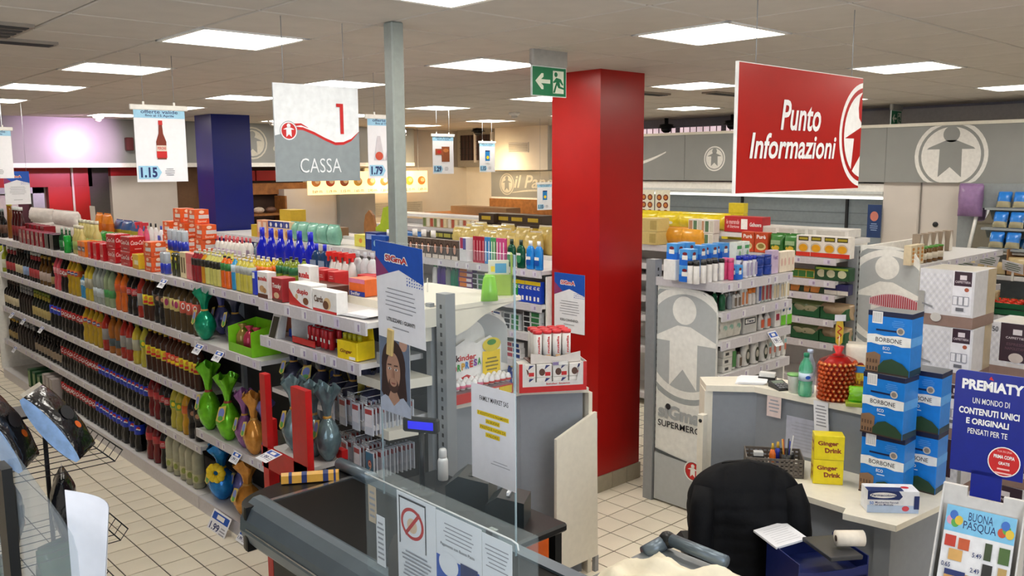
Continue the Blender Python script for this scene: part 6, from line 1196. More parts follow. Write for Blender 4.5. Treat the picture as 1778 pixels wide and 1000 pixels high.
pillow('salad', .22, .12, .14, '#6a7a4a', None, lambda p: p.disc(.5, .5, .4, .3, C('#c9c4a0', .4)), .25, 'vegetable_bag'); pillow('beige_bag', .22, .12, .13, '#b09878', None, None, .25, 'vegetable_bag'); rd('salad', (3.881, 3.625), 2, 'green vegetable bag', 1.13, g4_, 'bag', x=7.02); rd('beige_bag', (3.609, 3.390), 2, 'beige vegetable bag', 1.13, g4_, 'bag', x=7.02); rd('salad', (3.884, 3.653), 2, 'dark vegetable bag', .93, g5_, 'bag', x=7.02); rd('beige_bag', (3.642, 3.391), 2, 'pinkish vegetable bag', .93, g5_, 'bag', x=7.02)
GT = C('#1f5a34', .4)
for z, w in ((1.134, 'fourth'), (.934, 'fifth')):
    for k, (s0, s1) in enumerate(((3.856, 3.596), (3.585, 3.358))):
        t = empty('produce_tray', (7.02, (s0+s1)/2, z), R9); l = (s0-s1)/2
        MB().box(-l, l, -.1, .1, 0, .004, GT).ob('tray_floor', t); MB().prism([(-l, 0), (l, 0), (l, .1), (l*.6, .05), (-l*.6, .05), (-l, .1)], -.1, -.096, GT, 'y').ob('front_wall', t); MB().box(-l, l, .096, .1, 0, .1, GT).ob('back_wall', t)
        for sx in (-1, 1): MB().box(sx*l-.002, sx*l+.002, -.1, .1, 0, .1, GT).ob('side_wall', t)
        tag(t, '%s dark green produce tray on %s grocery shelf' % (['left', 'right'][k], w), 'tray', 'dark green produce trays')
# right hand shelf of D with jars
glassb('jar_g', '#6a4a24', '#cfc4b0', '#4a8a2a', .13, .035, .2, .6, .9); boxp('rice', .08, .06, .16, '#d8c8a8', lambda p: [p.disc(.5, .2+.2*k, .25, .08, C('#c9842a', .4)) for k in range(4)]); boxp('gable', .08, .07, .14, '#9a8a78', lambda p: p.poly([(0, .5), (.5, 1), (1, .5), (1, 0), (0, 0)], C('#d8d0c4', .4)))
row('rice', (7.036, 7.303), 3, (2.93, 1.634), 'cream rice packet', 'on shelf right of figure panel', 'packet', '-y'); row('jar_g', (7.280, 7.729), 4, (2.93, 1.634), 'jar with green lid', 'on shelf right of figure panel', 'jar', '-y'); row('gable', (7.832, 8.639), 5, (3.2, 1.634), 'gable topped carton', 'behind the green lidded jars', 'carton', '-y', sc=(1, 1, 1.35))

# ================================================================ sweets on the counter cabinet
def d_eggbox(p):
    p.poly([(0, 0), (1, 0), (1, .26), (.8, .34), (.6, .28), (.4, .38), (.2, .3), (0, .36)], K_red)
    p.text('kinder', .22, .62, .56, .72, K_red, .03); p.text('k', .22, .62, .28, .73, M_ink, .03)
    for t, a, c in zip('SORPRESA', range(8), ('#2f7ac4', '#c8281f', '#2f9a3a', '#d8a01c', '#2f7ac4', '#c8281f', '#7a3a9a', '#2f9a3a')): p.text(t, .1+a*.068, .43+.012*a, .16+a*.068, .55+.012*a, C(c, .4), .05)
    p.rect(.66, .25, .97, .72, C('#f0cf1c', .4)); p.disc(.82, .82, .16, .12, C('#d8c43a', .4)); p.disc(.82, .86, .08, .05, C('#4a8a3a', .4)); p.lines(.7, .36, .94, .62, 4, C('#8a7a2a', .4))
eb = empty('egg_display', (3.1, 3.625, 1.151), -.04)
m = MB(); pts = [(-.22, 0), (.2, 0), (.2, .27), (.12, .33), (.02, .3), (-.06, .33), (-.15, .29), (-.22, .2)]; m.prism(pts, .05, .056, C('#eceae8', .4), 'y'); m.ob('header_card', eb)
m = MB(); p = Print(m, (-.22, .05, 0), (.42, 0, 0), (0, 0, .34)); d_eggbox(p); m.ob('printed_header', eb)
MB().box(-.22, .2, -.055, .05, 0, .055, C('#c8302a', .4)).ob('tray_box', eb); m = MB(); p = Print(m, (-.22, -.055, 0), (.42, 0, 0), (0, 0, .055)); p.rect(.3, .05, .75, .9, C('#e8e0dc', .4)); p.rect(.76, .1, .98, .9, C('#e8c81c', .4)); p.lines(.35, .2, .7, .8, 3, C('#4a4a4a', .4)); m.ob('printed_front', eb)
MB().box(-.21, .19, -.045, .045, .055, .07, M_film).ob('clear_tray', eb)
tag(eb, 'red and white surprise egg display box with header card', 'display box')
em = MB().lathe([(0, 0), (.012, .003), (.0175, .016), (.016, .03), (.009, .042), (0, .046)], C('#eeecec', .3), 12); eme = fin(em, 'egg'); er = fin(MB().lathe([(.0178, .012), (.0182, .017), (.0168, .026)], C('#d86a8a', .35), 12), 'wrapper_band'); eb2 = fin(MB().lathe([(.0178, .009), (.0183, .016), (.0178, .02)], C('#c8382f', .35), 12), 'wrapper_band')
k = 0
for j in range(3):
    for i in range(10):
        o = link('chocolate_egg', eme, None, (2.905+.041*i, 3.592+.036*j-.0014*i, 1.223)); o.scale = (1.08, 1.08, 1.1); link('wrapper_band', er if i < 5 else eb2, o)
        tag(o, '%s %s chocolate egg from left, %s row of display' % (O_(i), 'pink banded' if i < 5 else 'red banded', ['front', 'middle', 'back'][j]), 'chocolate egg', 'surprise eggs in the display')
# white wafer packs in a red tray, wafer tubes on top
bt_ = empty('wafer_tray', (3.53, 3.50, 1.151), -.55)
MB().box(-.2, .2, -.09, .09, 0, .006, K_red).ob('tray_floor', bt_); MB().prism([(-.2, 0), (.2, 0), (.2, .17), (.165, .17), (.14, .06), (-.14, .06), (-.165, .17), (-.2, .17)], -.095, -.09, C('#dcdad8', .4), 'y').ob('front_wall', bt_)
m = MB(); p = Print(m, (-.2, -.095, 0), (.4, 0, 0), (0, 0, .17)); p.rect(0, 0, 1, .2, K_red); p.rect(0, 0, .05, 1, K_red); p.rect(.95, 0, 1, 1, K_red); p.text('kinder bueno', .4, .25, .75, .32, K_red, .02); m.ob('printed_front', bt_)
for sx in (-1, 1): MB().box(sx*.2-.002, sx*.2+.002, -.09, .09, 0, .17, C('#dcdad8', .4)).ob('side_wall', bt_)
tag(bt_, 'red and white cardboard tray of wafer packs', 'tray')
boxp('bueno', .09, .05, .075, '#e6e2dc', lambda p: (p.disc(.35, .4, .2, .28, C('#5a3a2a', .4)), p.rect(.55, .1, .9, .4, K_red), p.poly([(.5, .6), (.9, .95), (.6, .95)], C('#26306a', .4))), name='wafer_pack')
def pl(a, b): c, s = math.cos(-.55), math.sin(-.55); return (3.53+a*c-b*s, 3.50+a*s+b*c)
for t in range(2):
    for j in range(2):
        for i in range(4): x, y = pl(-.145+.097*i, -.055+.07*j); place('bueno', (x, y, 1.158+.077*t), -.55, '%s white wafer pack from left, %s row, %s layer' % (ordn[i], ['front', 'back'][j], ['lower', 'upper'][t]), 'wafer pack', 'wafer packs in red tray')
t2 = empty('tube_tray', (3.56, 3.51, 1.313), -.5); MB().box(-.15, .15, -.08, .08, 0, .005, C('#5a3428', .4)).ob('tray_floor', t2); MB().prism([(-.15, 0), (.15, 0), (.15, .06), (.0, .035), (-.15, .06)], -.085, -.08, C('#d8d0ca', .4), 'y').ob('front_wall', t2); tag(t2, 'low white tray carrying the red capped wafer tubes', 'tray')
def d_nt(p): p.rect(0, 0, 1, .35, C('#d8b890', .4)); p.add = None; 
m = MB().lathe([(.026, 0), (.026, .165)], C('#ebe8e4', .35), 14); cp_ = fin(MB().lathe([(.028, .162), (.028, .18), (.0, .181)], C('#d8343a', .35), 14), 'cap'); q = MB(); p = Print(q, (-.014, -.0262, 0), (.028, 0, 0), (0, 0, .165), .0004); p.rect(0, 0, 1, .25, C('#d0a878', .4))
vs_, fs_ = text_tris('nutella', .03, 0); p.k += 1; q.add([p.P(.25+.5*(1-y), .3+.6*x) for x, y in vs_], fs_, K_red); prt = q.mesh('printed_front'); tb = fin(m, 'wafer_tube')
for j in range(3):
    for i in range(4):
        c, s = math.cos(-.5), math.sin(-.5); a, b = -.1+.058*i, -.05+.058*j
        o = link('wafer_tube', tb, None, (3.56+a*c-b*s, 3.51+a*s+b*c, 1.32), (0, 0, -.5)); link('cap', cp_, o); link('printed_front', prt, o)
        tag(o, '%s red capped wafer tube from left, %s row' % (ordn[i], ['front', 'middle', 'back'][j]), 'wafer tube', 'wafer tubes in the tray')
o = MB().box(-.05, .05, -.001, .001, 0, .03, M_film).ob('price_clip', None, (3.52, 3.40, 1.3), (0, 0, -.5)); m = MB(); p = Print(m, (-.05, -.0012, 0), (.1, 0, 0), (0, 0, .03)); p.rect(.05, .2, .4, .8, C('#8c7ba8', .5)); p.rect(.45, .2, .95, .8, KW); m.ob('printed_face', o); tag(o, 'white price clip on the wafer tray', 'price tag')
# ================================================================ information desk goods
zc = 1.156
for k in range(3): sheet('paper_stack', (4.37, 2.78-.01*k, zc+.004+.006*k), (.1, -.13, .0), (.12, .06, .01), 'white sheet on left end of high counter, %s from top' % ordn[2-k], None, cat='paper', th=.005)
e = empty('stapler', (4.56, 2.68, zc), .4); MB().box(-.03, .03, -.05, .05, 0, .03, M_black).ob('base', e); MB().box(-.028, .028, -.045, .045, .032, .055, C('#d9d9d6', .4)).ob('top', e); tag(e, 'black and white stamp box on the high counter', 'stamp')
e = empty('calculator', (4.47, 2.54, zc), -.5); MB().prism([(-.06, 0), (.06, 0), (.06, .035), (-.06, .01)], -.045, .045, M_black, 'x').ob('body', e); MB().prism([(.02, .0262), (.05, .0328), (.05, .0338), (.02, .0272)], -.035, .035, C('#6a7a6a', .3), 'x').ob('screen', e)
for i in range(4):
    for j in range(3): MB().bbox(-.036+.02*i, -.022+.02*i, -.05+.022*j, -.036+.022*j, .013+.0045*j, .02+.0045*j, C('#8a8a8c', .5), .001).ob('key', e)
tag(e, 'black calculator on the high counter', 'calculator')
e = empty('plastic_tub', (4.44, 2.44, zc)); MB().lathe([(.03, 0), (.036, .09), (.038, .1)], C('#dfe2da', .4), 16).ob('tub', e); MB().lathe([(.04, .1), (.04, .11), (0, .112)], C('#7fb86a', .4), 16).ob('lid', e); tag(e, 'small white tub with green rim beside water bottle', 'tub')
M_gb = clear('green_pet', '#5fd0a0', .45, .08)
e = empty('water_bottle', (4.42, 2.36, zc)); MB().lathe([(.034, 0), (.038, .01), (.038, .05), (.036, .06), (.038, .07), (.038, .16), (.028, .19), (.014, .215), (.014, .225)], M_gb, 16).ob('bottle_body', e); MB().lathe([(.0385, .09), (.0385, .135)], C('#c9dcea', .4), 16).ob('label', e); MB().lathe([(.016, .222), (.016, .245), (0, .246)], C('#12805a', .4), 12).ob('cap', e); m = MB(); p = Print(m, (-.018, -.039, .095), (.036, 0, 0), (0, 0, .035)); p.disc(.5, .5, .4, .3, K_sblue); m.ob('printed_logo', e); e.rotation_euler = (0, 0, -.75); tag(e, 'green water bottle with blue label on high counter', 'water bottle')
e = empty('water_bottle', (4.5, 2.38, zc)); MB().lathe([(.028, 0), (.03, .01), (.03, .17), (.014, .21), (.014, .235)], clear('pale_pet', '#c9d8ea', .4, .08), 14).ob('bottle_body', e); MB().lathe([(.016, .23), (.016, .25), (0, .251)], C('#b9c8e0', .4), 12).ob('cap', e); tag(e, 'clear bottle half hidden behind the green bottle', 'water bottle')
# red net bag of chocolate balls
nb = empty('sweets_bag', (4.47, 2.2, zc), -.75)
sk = MB(); 
MB().lathe([(.085, 0), (.1, .01), (.102, .19), (.09, .225), (.05, .245), (.02, .26)], clear('red_film', '#d8241c', .1, .15), 20, sx=1.1, sy=.8).ob('film', nb); MB().lathe([(.075, .002), (.085, .01), (.086, .2), (.05, .24)], C('#b01a16', .4), 18, sx=1.0, sy=.7).ob('net_core', nb); MB().lathe([(.035, .25), (.015, .262), (.03, .3), (.0, .3)], C('#d81a1c', .4), 10).ob('knot', nb)
bl = fin(MB().ell((0, 0, 0), .0125, .0125, .0125, mat('choc_ball', '#d0702e', .3, metal=.2, var=.2, scale=40), 8, 6), 'chocolate_ball'); bc = fin(MB().lathe([(.0, .0126), (.007, .0112)], C('#e8a86a', .35), 8, Matrix.Rotation(PI/2, 4, 'X')), 'foil_spot')
for j in range(9):
    for i in range(12):
        a = PI*(.98+i/11*1.04)+(.12 if j % 2 else 0); o = link('chocolate_ball', bl, nb, (.094*math.cos(a)*1.02, .094*.74*math.sin(a), .016+.0238*j)); link('foil_spot', bc, o)
tag(nb, 'red net bag full of round foil wrapped chocolates', 'sweets bag')
sg = empty('price_flag', (4.47, 2.2, zc+.3), -.75); MB().cyl((0, 0, -.02), (0, 0, .06), .003, W, 6).ob('stick', sg); m = MB(); m.prism([(-.018, .02), (0, 0), (.018, .02), (.022, .1), (.015, .15), (-.015, .15), (-.022, .1)], -.002, .002, C('#e0b83a', .4), 'y'); m.ob('yellow_flag', sg); MB().box(-.03, .03, -.004, -.002, .14, .175, C('#ece8ee', .4)).ob('price_tag', sg); m = MB(); p = Print(m, (-.02, -.002, .02), (.04, 0, 0), (0, 0, .12)); p.strip([(.2, .2), (.8, .35), (.2, .5), (.8, .65), (.2, .8)], .06, K_red); m.ob('printed_face', sg); tag(sg, 'yellow flag sign standing above the chocolate bag', 'price flag')
boxp('lupo', .13, .03, .2, '#e8b41c', lambda p: (p.rect(0, .82, 1, 1, C('#3a86c8', .4)), p.text('LUPO', .15, .64, .97, .8, C('#f0d83a', .4), .04), p.text('ALBER', .15, .48, .97, .6, C('#8a4a1c', .4), .04), p.rect(.05, .25, .4, .35, C('#c83a5a', .4)), p.strip([(.1, .2), (.4, .1), (.9, .3)], .05, C('#4a6a8a', .4))), name='comic_box'); place('lupo', (4.52, 2.09, zc), R9+.4, 'yellow and blue snack box beside the chocolate bag', 'box')
pillow('salami', .16, .1, .3, '#dcd4c4', None, lambda p: [p.disc(.2+.3*(k % 3), .15+.3*(k//3), .14, .1, C('#a8443a', .4)) for k in range(8)], .35, 'spotted_bag'); place('salami', (4.6, 2.13, zc), R9+.4, 'white bag with red spots behind yellow snack box', 'bag')
boxp('leaf', .14, .1, .02, '#a8b83a', lambda p: None, top=lambda p: (p.disc(.4, .5, .3, .3, C('#5ac83a', .4)), p.rect(.6, .1, .95, .9, C('#3a6ab0', .4))), name='packet'); place('leaf', (4.45, 2.06, zc), R9+.5, 'green and blue flat packets at the counter edge', 'packet'); pillow('limep', .1, .05, .08, '#8fd82f', None, None, .25, 'sweet_packet'); place('limep', (4.44, 2.06, zc+.021), R9+.3, 'lime green sweet packet on the flat packets', 'packet')
# low desk
zd = .781
bk = empty('woven_basket', (4.14, 2.38, zd), -.95); KB = mat('basket_grey', '#6a625a', .6)
MB().box(-.15, .15, -.1, .1, 0, .005, KB).ob('basket_floor', bk)
for (x0, x1, y0, y1) in ((-.15, .15, -.1, -.094), (-.15, .15, .094, .1), (-.15, -.144, -.1, .1), (.144, .15, -.1, .1)):
    for zz in (0, .022, .044, .066, .088): MB().box(x0, x1, y0, y1, zz, zz+.014, KB).ob('weave_band', bk)
    n = 12 if x1-x0 > .2 else 8
    for k in range(n+1):
        if x1-x0 > .2: MB().box(x0+(x1-x0-.01)*k/n, x0+(x1-x0-.01)*k/n+.01, y0, y1, 0, .1, KB).ob('weave_stake', bk)
        else: MB().box(x0, x1, y0+(y1-y0-.01)*k/n, y0+(y1-y0-.01)*k/n+.01, 0, .1, KB).ob('weave_stake', bk)
tag(bk, 'grey brown open weave plastic basket on the low desk', 'basket')
def inb(a, b): c, s = math.cos(-.95), math.sin(-.95); return (4.14+a*c-b*s, 2.38+a*s+b*c)
x, y = inb(-.06, 0); e = empty('pen_cup', (*inb(.07, 0), zd+.006)); MB().lathe([(.035, 0), (.04, .1), (.036, .1), (.032, .01)], M_black, 14).ob('cup', e)
for k in range(5): MB().cyl((.012*math.cos(k*1.3), .012*math.sin(k*1.3), .02), (.03*math.cos(k*1.3), .03*math.sin(k*1.3), .16+.01*k), .004, C(('#1f2f9a', '#a83a2a', '#d8a03a', '#2a2a2a', '#c9c9c9')[k], .4), 6).ob('pen', e)
tag(e, 'black cup of pens in the woven basket', 'pen cup')
e = empty('ink_stamp', (*inb(-.08, .0), zd+.006), -.9); MB().box(-.03, .03, -.025, .025, 0, .08, M_black).ob('body', e); MB().box(-.025, .025, -.02, .02, .08, .1, C('#c9c9c6', .4)).ob('top', e); tag(e, 'black ink stamp in the woven basket', 'stamp')
for k, (a, c, lb) in enumerate(((-.005, '#d86a1c', 'orange glue bottle in the woven basket'), (.025, '#1f2f9a', 'blue glue bottle in the woven basket'))): e = empty('glue_bottle', (*inb(a, .03*k), zd+.006)); MB().lathe([(.018, 0), (.018, .09), (.008, .12)], C(c, .4), 12).ob('bottle_body', e); MB().lathe([(.009, .118), (.006, .15), (0, .151)], C('#d8b03a', .4), 10).ob('cap', e); tag(e, lb, 'glue')
def d_ginger(p): p.text('Ginger', .12, .55, .8, .78, C('#8a2a1c', .4), .04, -.1); p.text('Drink', .35, .3, .92, .5, C('#8a2a1c', .4), .04, -.1)
boxp('ginger', .15, .09, .13, '#ecd813', d_ginger, d_ginger, 'yellow_box', rough=.35); place('ginger', (4.2, 2.1, zd), -.95, 'lower bright yellow box on the low desk', 'box', 'yellow boxes on the low desk'); place('ginger', (4.2, 2.1, zd+.132), -.95, 'upper bright yellow box on the low desk', 'box', 'yellow boxes on the low desk')
def d_mskf(p):
    p.rect(0, 0, 1, .35, C('#b9cdea', .4)); p.poly([(.0, .6), (.62, .6), (.68, .75), (.6, 1), (0, 1)], K_navy); p.disc(.3, .8, .26, .13, KW); p.text('Farmacotone', .07, .75, .55, .86, K_navy, .02, .1); p.text('50', .04, .38, .12, .52, C('#5a8ad0', .4), .03); p.text('Mascherine Facciali', .15, .44, .6, .52, K_navy, .01); p.text('ad uso Medicale', .15, .34, .5, .42, K_navy, .01)
    p.disc(.74, .22, .07, .12, C('#d84a5a', .4)); p.rect(.9, .2, 1, .8, K_navy)
boxp('mask_box', .24, .1, .11, '#e8eaf0', d_mskf, None, 'mask_box', lambda p: (p.rect(0, 0, .7, .5, K_navy), p.disc(.78, .5, .08, .15, K_red))); place('mask_box', (4.07, 1.71, zd), -.83, 'white and navy face mask carton on desk corner', 'mask box')
# ---------------------------------------------------------------- coffee cartons
def d_borb(p):
    p.rect(0, .92, 1, 1, C('#1a2040', .4)); p.rect(.1, .8, .34, .99, KW)
    for k in range(6): p.poly([(.12+.035*k, .82), (.132+.035*k, .82), (.132+.035*k, .97), (.12+.035*k, .97)], M_inkg, False)
    p.k += 1; p.poly([(0, .47), (.1, .48), (.3, .46), (.6, .485), (.8, .46), (1, .475), (1, .62), (.7, .63), (.4, .61), (.2, .63), (0, .615)], C('#eeeeea', .4)); p.text('BORBONE', .2, .51, .8, .58, M_ink, .005)
    p.rect(.2, .685, .72, .715, C('#12204a', .4)); p.disc(.76, .71, .09, .06, C('#c9c2b8', .4)); p.disc(.76, .71, .06, .04, C('#8a7f74', .4)); p.lines(.55, .76, .85, .88, 4, C('#5aa0e8', .4)); p.text('ECO', .38, .39, .54, .44, KW, .02); p.lines(.36, .33, .62, .37, 1, C('#cfe0f4', .4))
    p.poly([(0, .0), (.32, .0), (.34, .3), (.2, .34), (0, .3)], C('#8a6a4e', .5)); [p.rect(.03+.07*k, .04, .06+.07*k, .1, C('#3a2a20', .5)) for k in range(4)]; [p.rect(.03+.07*k, .16, .06+.07*k, .22, C('#5a4232', .5)) for k in range(4)]
    p.poly([(.3, .02), (1, .02), (1, .1), (.85, .2), (.6, .26), (.42, .22), (.3, .12)], C('#26442a', .5)); p.rect(0, -.0, 1, .025, C('#3a2a24', .5))
def d_borbs(p): p.rect(0, .92, 1, 1, C('#1a2040', .4)); p.poly([(0, .47), (1, .475), (1, .62), (0, .615)], C('#5aa4ea', .4)); p.rect(0, 0, 1, .1, C('#1a3a4a', .4))
boxp('borbone', .215, .14, .312, '#1c7fd8', d_borb, d_borbs, 'coffee_carton', lambda p: p.rect(0, 0, 1, 1, C('#6a6d70', .35)), .3)
for k, dx in enumerate((0, -.012, .004)): place('borbone', (4.28+dx, 1.82, zd+.314*k), R9+(.04, -.06, .02)[k], 'blue coffee carton in front stack, %s' % ('bottom one', 'middle one', 'top one')[k], 'carton', 'blue coffee cartons')
for k in range(2): place('borbone', (4.485, 1.74, zd+.314*k), R9+.03, 'blue coffee carton in rear stack, %s' % ('lower one', 'upper one')[k], 'carton', 'blue coffee cartons')
M_quilt = mat('quilted_white', '#d2d0d2', .4, var=.1, scale=60)
KBr = C('#3a2630', .4); KTp = C('#8d7368', .5); KSil = C('#c9c6c0', .3, metal=.6)
def d_caff1(p):
    for i in range(10):
        for j in range(9): a, b = .02+.058*i, .3+.075*j; p.poly([(a, b), (a+.029, b-.035), (a+.058, b), (a+.029, b+.035)], C('#dedce0', .35) if (i+j) % 2 else C('#c9c7cc', .35), False)
    p.k += 1; p.rect(0, 0, 1, .2, KTp); p.rect(.62, .24, .96, 1, C('#e4e2e6', .4)); p.rect(.64, .74, .95, .99, KBr); p.text('CAFFETTIERA', .66, .79, .93, .83, C('#d8ccd0', .4), .01); p.rect(.74, .85, .86, .93, C('#d8ccd0', .4)); p.disc(.87, .68, .04, .035, C('#a8563a', .4))
    for k in range(3): p.rect(.63+.1*k, .4, .72+.1*k, .56, C('#8a8a94', .4)); p.rect(.64+.1*k, .41, .71+.1*k, .55, C('#e4e2e6', .4))
    p.rect(.7, .3, .84, .36, C('#6a6a70', .4)); p.rect(-.0, .14, .12, .6, KSil); p.strip([(.08, .38), (.28, .33)], .03, C('#8a8a8c', .4)); p.disc(.35, .15, .1, .08, C('#c9c4be', .4))
def d_caff2(p):
    for i in range(17):
        for j in range(9): a, b = .01+.057*i, .3+.075*j; p.poly([(a, b), (a+.028, b-.035), (a+.056, b), (a+.028, b+.035)], C('#dedce0', .35) if (i+j) % 2 else C('#c9c7cc', .35), False)
    p.k += 1; p.rect(0, 0, 1, .2, KTp); p.rect(.2, .3, .8, 1, KBr); p.text('CAFFETTIERA', .3, .72, .7, .76, C('#d8ccd0', .4), .01); p.rect(.42, .8, .58, .9, C('#e0d8da', .4)); p.text('ESPRESSO', .32, .6, .68, .65, C('#6a4a54', .4), .01); p.text('NAPOLETANO', .3, .52, .7, .57, C('#6a4a54', .4), .01); p.disc(.5, .38, .13, .09, C('#c9bcb4', .4)); p.text('50', .05, .82, .16, .92, C('#6a6a6e', .4), .02); p.rect(.35, .21, .65, .27, C('#cfc8c4', .4)); p.strip([(.88, .2), (1.0, .14)], .03, C('#3a3a3c', .4)); p.rect(.94, .15, 1, .5, KSil)
boxp('caff_a', .29, .3, .31, '#d4d2d4', d_caff1, lambda p: (p.rect(0, 0, 1, .2, KTp), p.rect(.6, .2, 1, 1, C('#b9a88a', .4))), 'coffee_carton', lambda p: p.rect(.05, .05, .95, .95, C('#cfc8ba', .3)), .35); boxp('caff_b', .29, .3, .31, '#d4d2d4', d_caff2, lambda p: p.rect(0, 0, 1, .2, KTp), 'coffee_carton', lambda p: p.rect(.05, .05, .95, .95, C('#dcd6cc', .3)), .35)
for k in range(6): place(('caff_b', 'caff_a')[k in (3, 4, 5)] if k != 4 else 'caff_a', (5.06, 1.82, .312*k), R9+(.0, .02, -.03, .0, .03, -.02)[k], 'white quilted coffee carton in tall stack, %s from top' % ordn[5-k], 'carton', 'white coffee cartons')
for k in range(5): place('caff_b', (5.42, 1.56, .312*k), R9+(.0, -.02, .02, .03, -.02)[k], 'white coffee carton in right hand stack, %s from top' % ordn[4-k], 'carton', 'white coffee cartons')
# ================================================================ produce and cold wall
FW = empty('cold_wall')
MB().box(10.45, 10.5, 4.45, 9.1, .3, 2.2, C('#8f989d', .5)).ob('back_wall', FW)
for k in range(7): MB().box(10.445, 10.45, 4.45, 9.1, 1.0+k*.14, 1.008+k*.14, C('#6f777c', .5)).ob('slat_joint', FW)
for y in (5.1, 6.6, 8.1): MB().box(10.42, 10.45, y, y+.03, .3, 2.05, M_dark).ob('upright', FW)
cn = MB().prism([(9.95, 2.22), (10.45, 2.22), (10.45, 2.1), (10.1, 2.05), (9.95, 2.1)], 4.45, 9.1, M_white, 'y').ob('canopy', FW)
MB().box(9.93, 9.95, 4.45, 9.1, 2.1, 2.13, C('#c9ccca', .4)).ob('canopy_edge', cn); MB().box(10.05, 10.2, 4.5, 9.05, 2.035, 2.05, mat('cold_tube', '#f2f4f0', .4, emit=1.2)).ob('canopy_lamp', cn)
for z in (1.2, .75): MB().box(9.9, 10.42, 4.5, 9.05, z, z+.03, M_shelf).ob('shelf', FW)
MB().box(9.6, 10.45, 4.5, 9.05, 0, .45, M_shelf).ob('base', FW)
tag(FW, 'nearly empty refrigerated wall cabinet beyond the groceries', 'fridge')
boxp('mince', .1, .08, .22, '#e0dcc8', lambda p: [p.disc(.28+.44*(k % 2), .15+.27*(k//2), .17, .1, C('#7a3a2a', .4)) for k in range(6)], name='jar_poster'); 
for k, y in enumerate((7.580, 7.857)): o = MB().box(-.001, .001, -.13, .13, -.4, 0, C('#e0dcc8', .5)).ob('hanging_poster', None, (9.92, y, 2.1)); m = MB(); p = Print(m, (-.0012, .13, -.4), (0, -.26, 0), (0, 0, .4)); [p.disc(.28+.44*(q % 2), .2+.27*(q//2), .17, .11, C('#7a3a2a', .4)) for q in range(6)]; [p.disc(.28+.44*(q % 2), .2+.27*(q//2), .1, .06, C('#c9803a', .4)) for q in range(6)]; m.ob('printed_face', o); tag(o, ['jar poster hanging from cold wall canopy, whole', 'jar poster cut off by the red column'][k], 'poster')
boxp('cold_dk', .16, .12, .14, '#1f3a30', lambda p: p.rect(.1, .4, .9, .8, C('#3a6a54', .4))); row('cold_dk', (7.555, 7.013), 5, (10.1, 1.232), 'dark green cold packet', 'on cold wall shelf', 'packet', tiers=2, th=.142); row('yl_small', (6.686, 6.284), 4, (10.1, 1.232), 'yellow cold carton', 'on cold wall shelf', 'carton', tiers=3, th=.102)
pw = struct(MB().box(9.95, 10.1, 3.62, 4.45, 0, 2.24, M_wall).ob('wall_pier'), 'pale pier with blue sign beside the cold wall')
MB().box(9.93, 9.95, 4.02, 4.03, 0, 2.24, C('#8a837c', .5)).ob('panel_joint', pw); o = MB().cyl((9.94, 3.85, 1.78), (9.95, 3.85, 1.78), .03, M_dark, 10).ob('cable_hole', pw)
o = MB().box(9.9, 9.91, 4.44, 4.6, 1.6, 1.98, C('#1f3a6a', .4)).ob('wall_sign'); m = MB(); p = Print(m, (9.9, 4.6, 1.6), (0, -.16, 0), (0, 0, .38)); p.disc(.5, .65, .3, .15, C('#c97a6a', .4)); p.lines(.2, .2, .8, .45, 4, C('#8fa4c8', .4)); m.ob('printed_face', o); tag(o, 'small dark blue sign on the edge of cold wall', 'sign')
# produce shelf under the tilted mirror
PS = empty('produce_stand'); MB().box(9.0, 9.9, -.6, 3.55, 0, .95, C('#6a6f70', .5)).ob('base', PS); MB().box(9.35, 9.9, -.6, 3.55, 1.3, 1.34, M_shelf).ob('upper_shelf', PS); MB().box(9.75, 9.9, -.6, 3.55, .9, 2.24, C('#8a8f90', .5)).ob('back_wall', PS)
MB().box(9.0, 9.02, -.6, 3.55, .9, 1.0, M_shelf).ob('front_rail', PS); tag(PS, 'grey stepped produce stand under the right fascia', 'stand')
MR = empty('tilted_mirror'); q = MB(); q.add([(9.55, 3.35, 1.56), (9.55, -.5, 1.56), (9.86, -.5, 2.22), (9.86, 3.35, 2.22), (9.57, 3.35, 1.55), (9.57, -.5, 1.55), (9.88, -.5, 2.21), (9.88, 3.35, 2.21)], [(0, 1, 2, 3), (4, 7, 6, 5), (0, 4, 5, 1), (1, 5, 6, 2), (2, 6, 7, 3), (3, 7, 4, 0)], mat('mirror_glass', '#c9cdc8', .06, metal=1, var=.02)); q.ob('mirror_pane', MR)
for y in (3.35, 2.3): MB().tube([(9.54, y, 1.55), (9.85, y, 2.22)], .018, M_white, 6).ob('frame_strip', MR)
MB().tube([(9.54, 3.35, 1.55), (9.54, -.5, 1.55)], .018, M_white, 6).ob('frame_strip', MR); tag(MR, 'tilted mirror above the produce stand', 'mirror')
M_crate = C('#0f5a34', .4)
def crate(x, y, z, label, w=.5, d=.36, h=.17):
    t = empty('produce_crate', (x, y, z), R9); MB().box(-w/2, w/2, -d/2, d/2, 0, .008, M_crate).ob('crate_floor', t)
    for a, b, c, e in ((-w/2, w/2, -d/2, -d/2+.01), (-w/2, w/2, d/2-.01, d/2), (-w/2, -w/2+.01, -d/2, d/2), (w/2-.01, w/2, -d/2, d/2)):
        for zz in (0, .06, .12): MB().box(a, b, c, e, zz, zz+.045, M_crate).ob('crate_slat', t)
    for sx in (-1, 1):
        for sy in (-1, 1): MB().box(sx*w/2-.012, sx*w/2+.012, sy*d/2-.012, sy*d/2+.012, 0, h, M_crate).ob('corner_post', t)
    tag(t, label, 'crate', 'green produce crates')
crate(9.2, 2.85, .952, 'green plastic crate of tomatoes under the mirror'); crate(9.2, 2.3, .952, 'green plastic crate at the right edge'); crate(9.5, 3.35, .952, 'green plastic crate behind the coffee stack', .34)
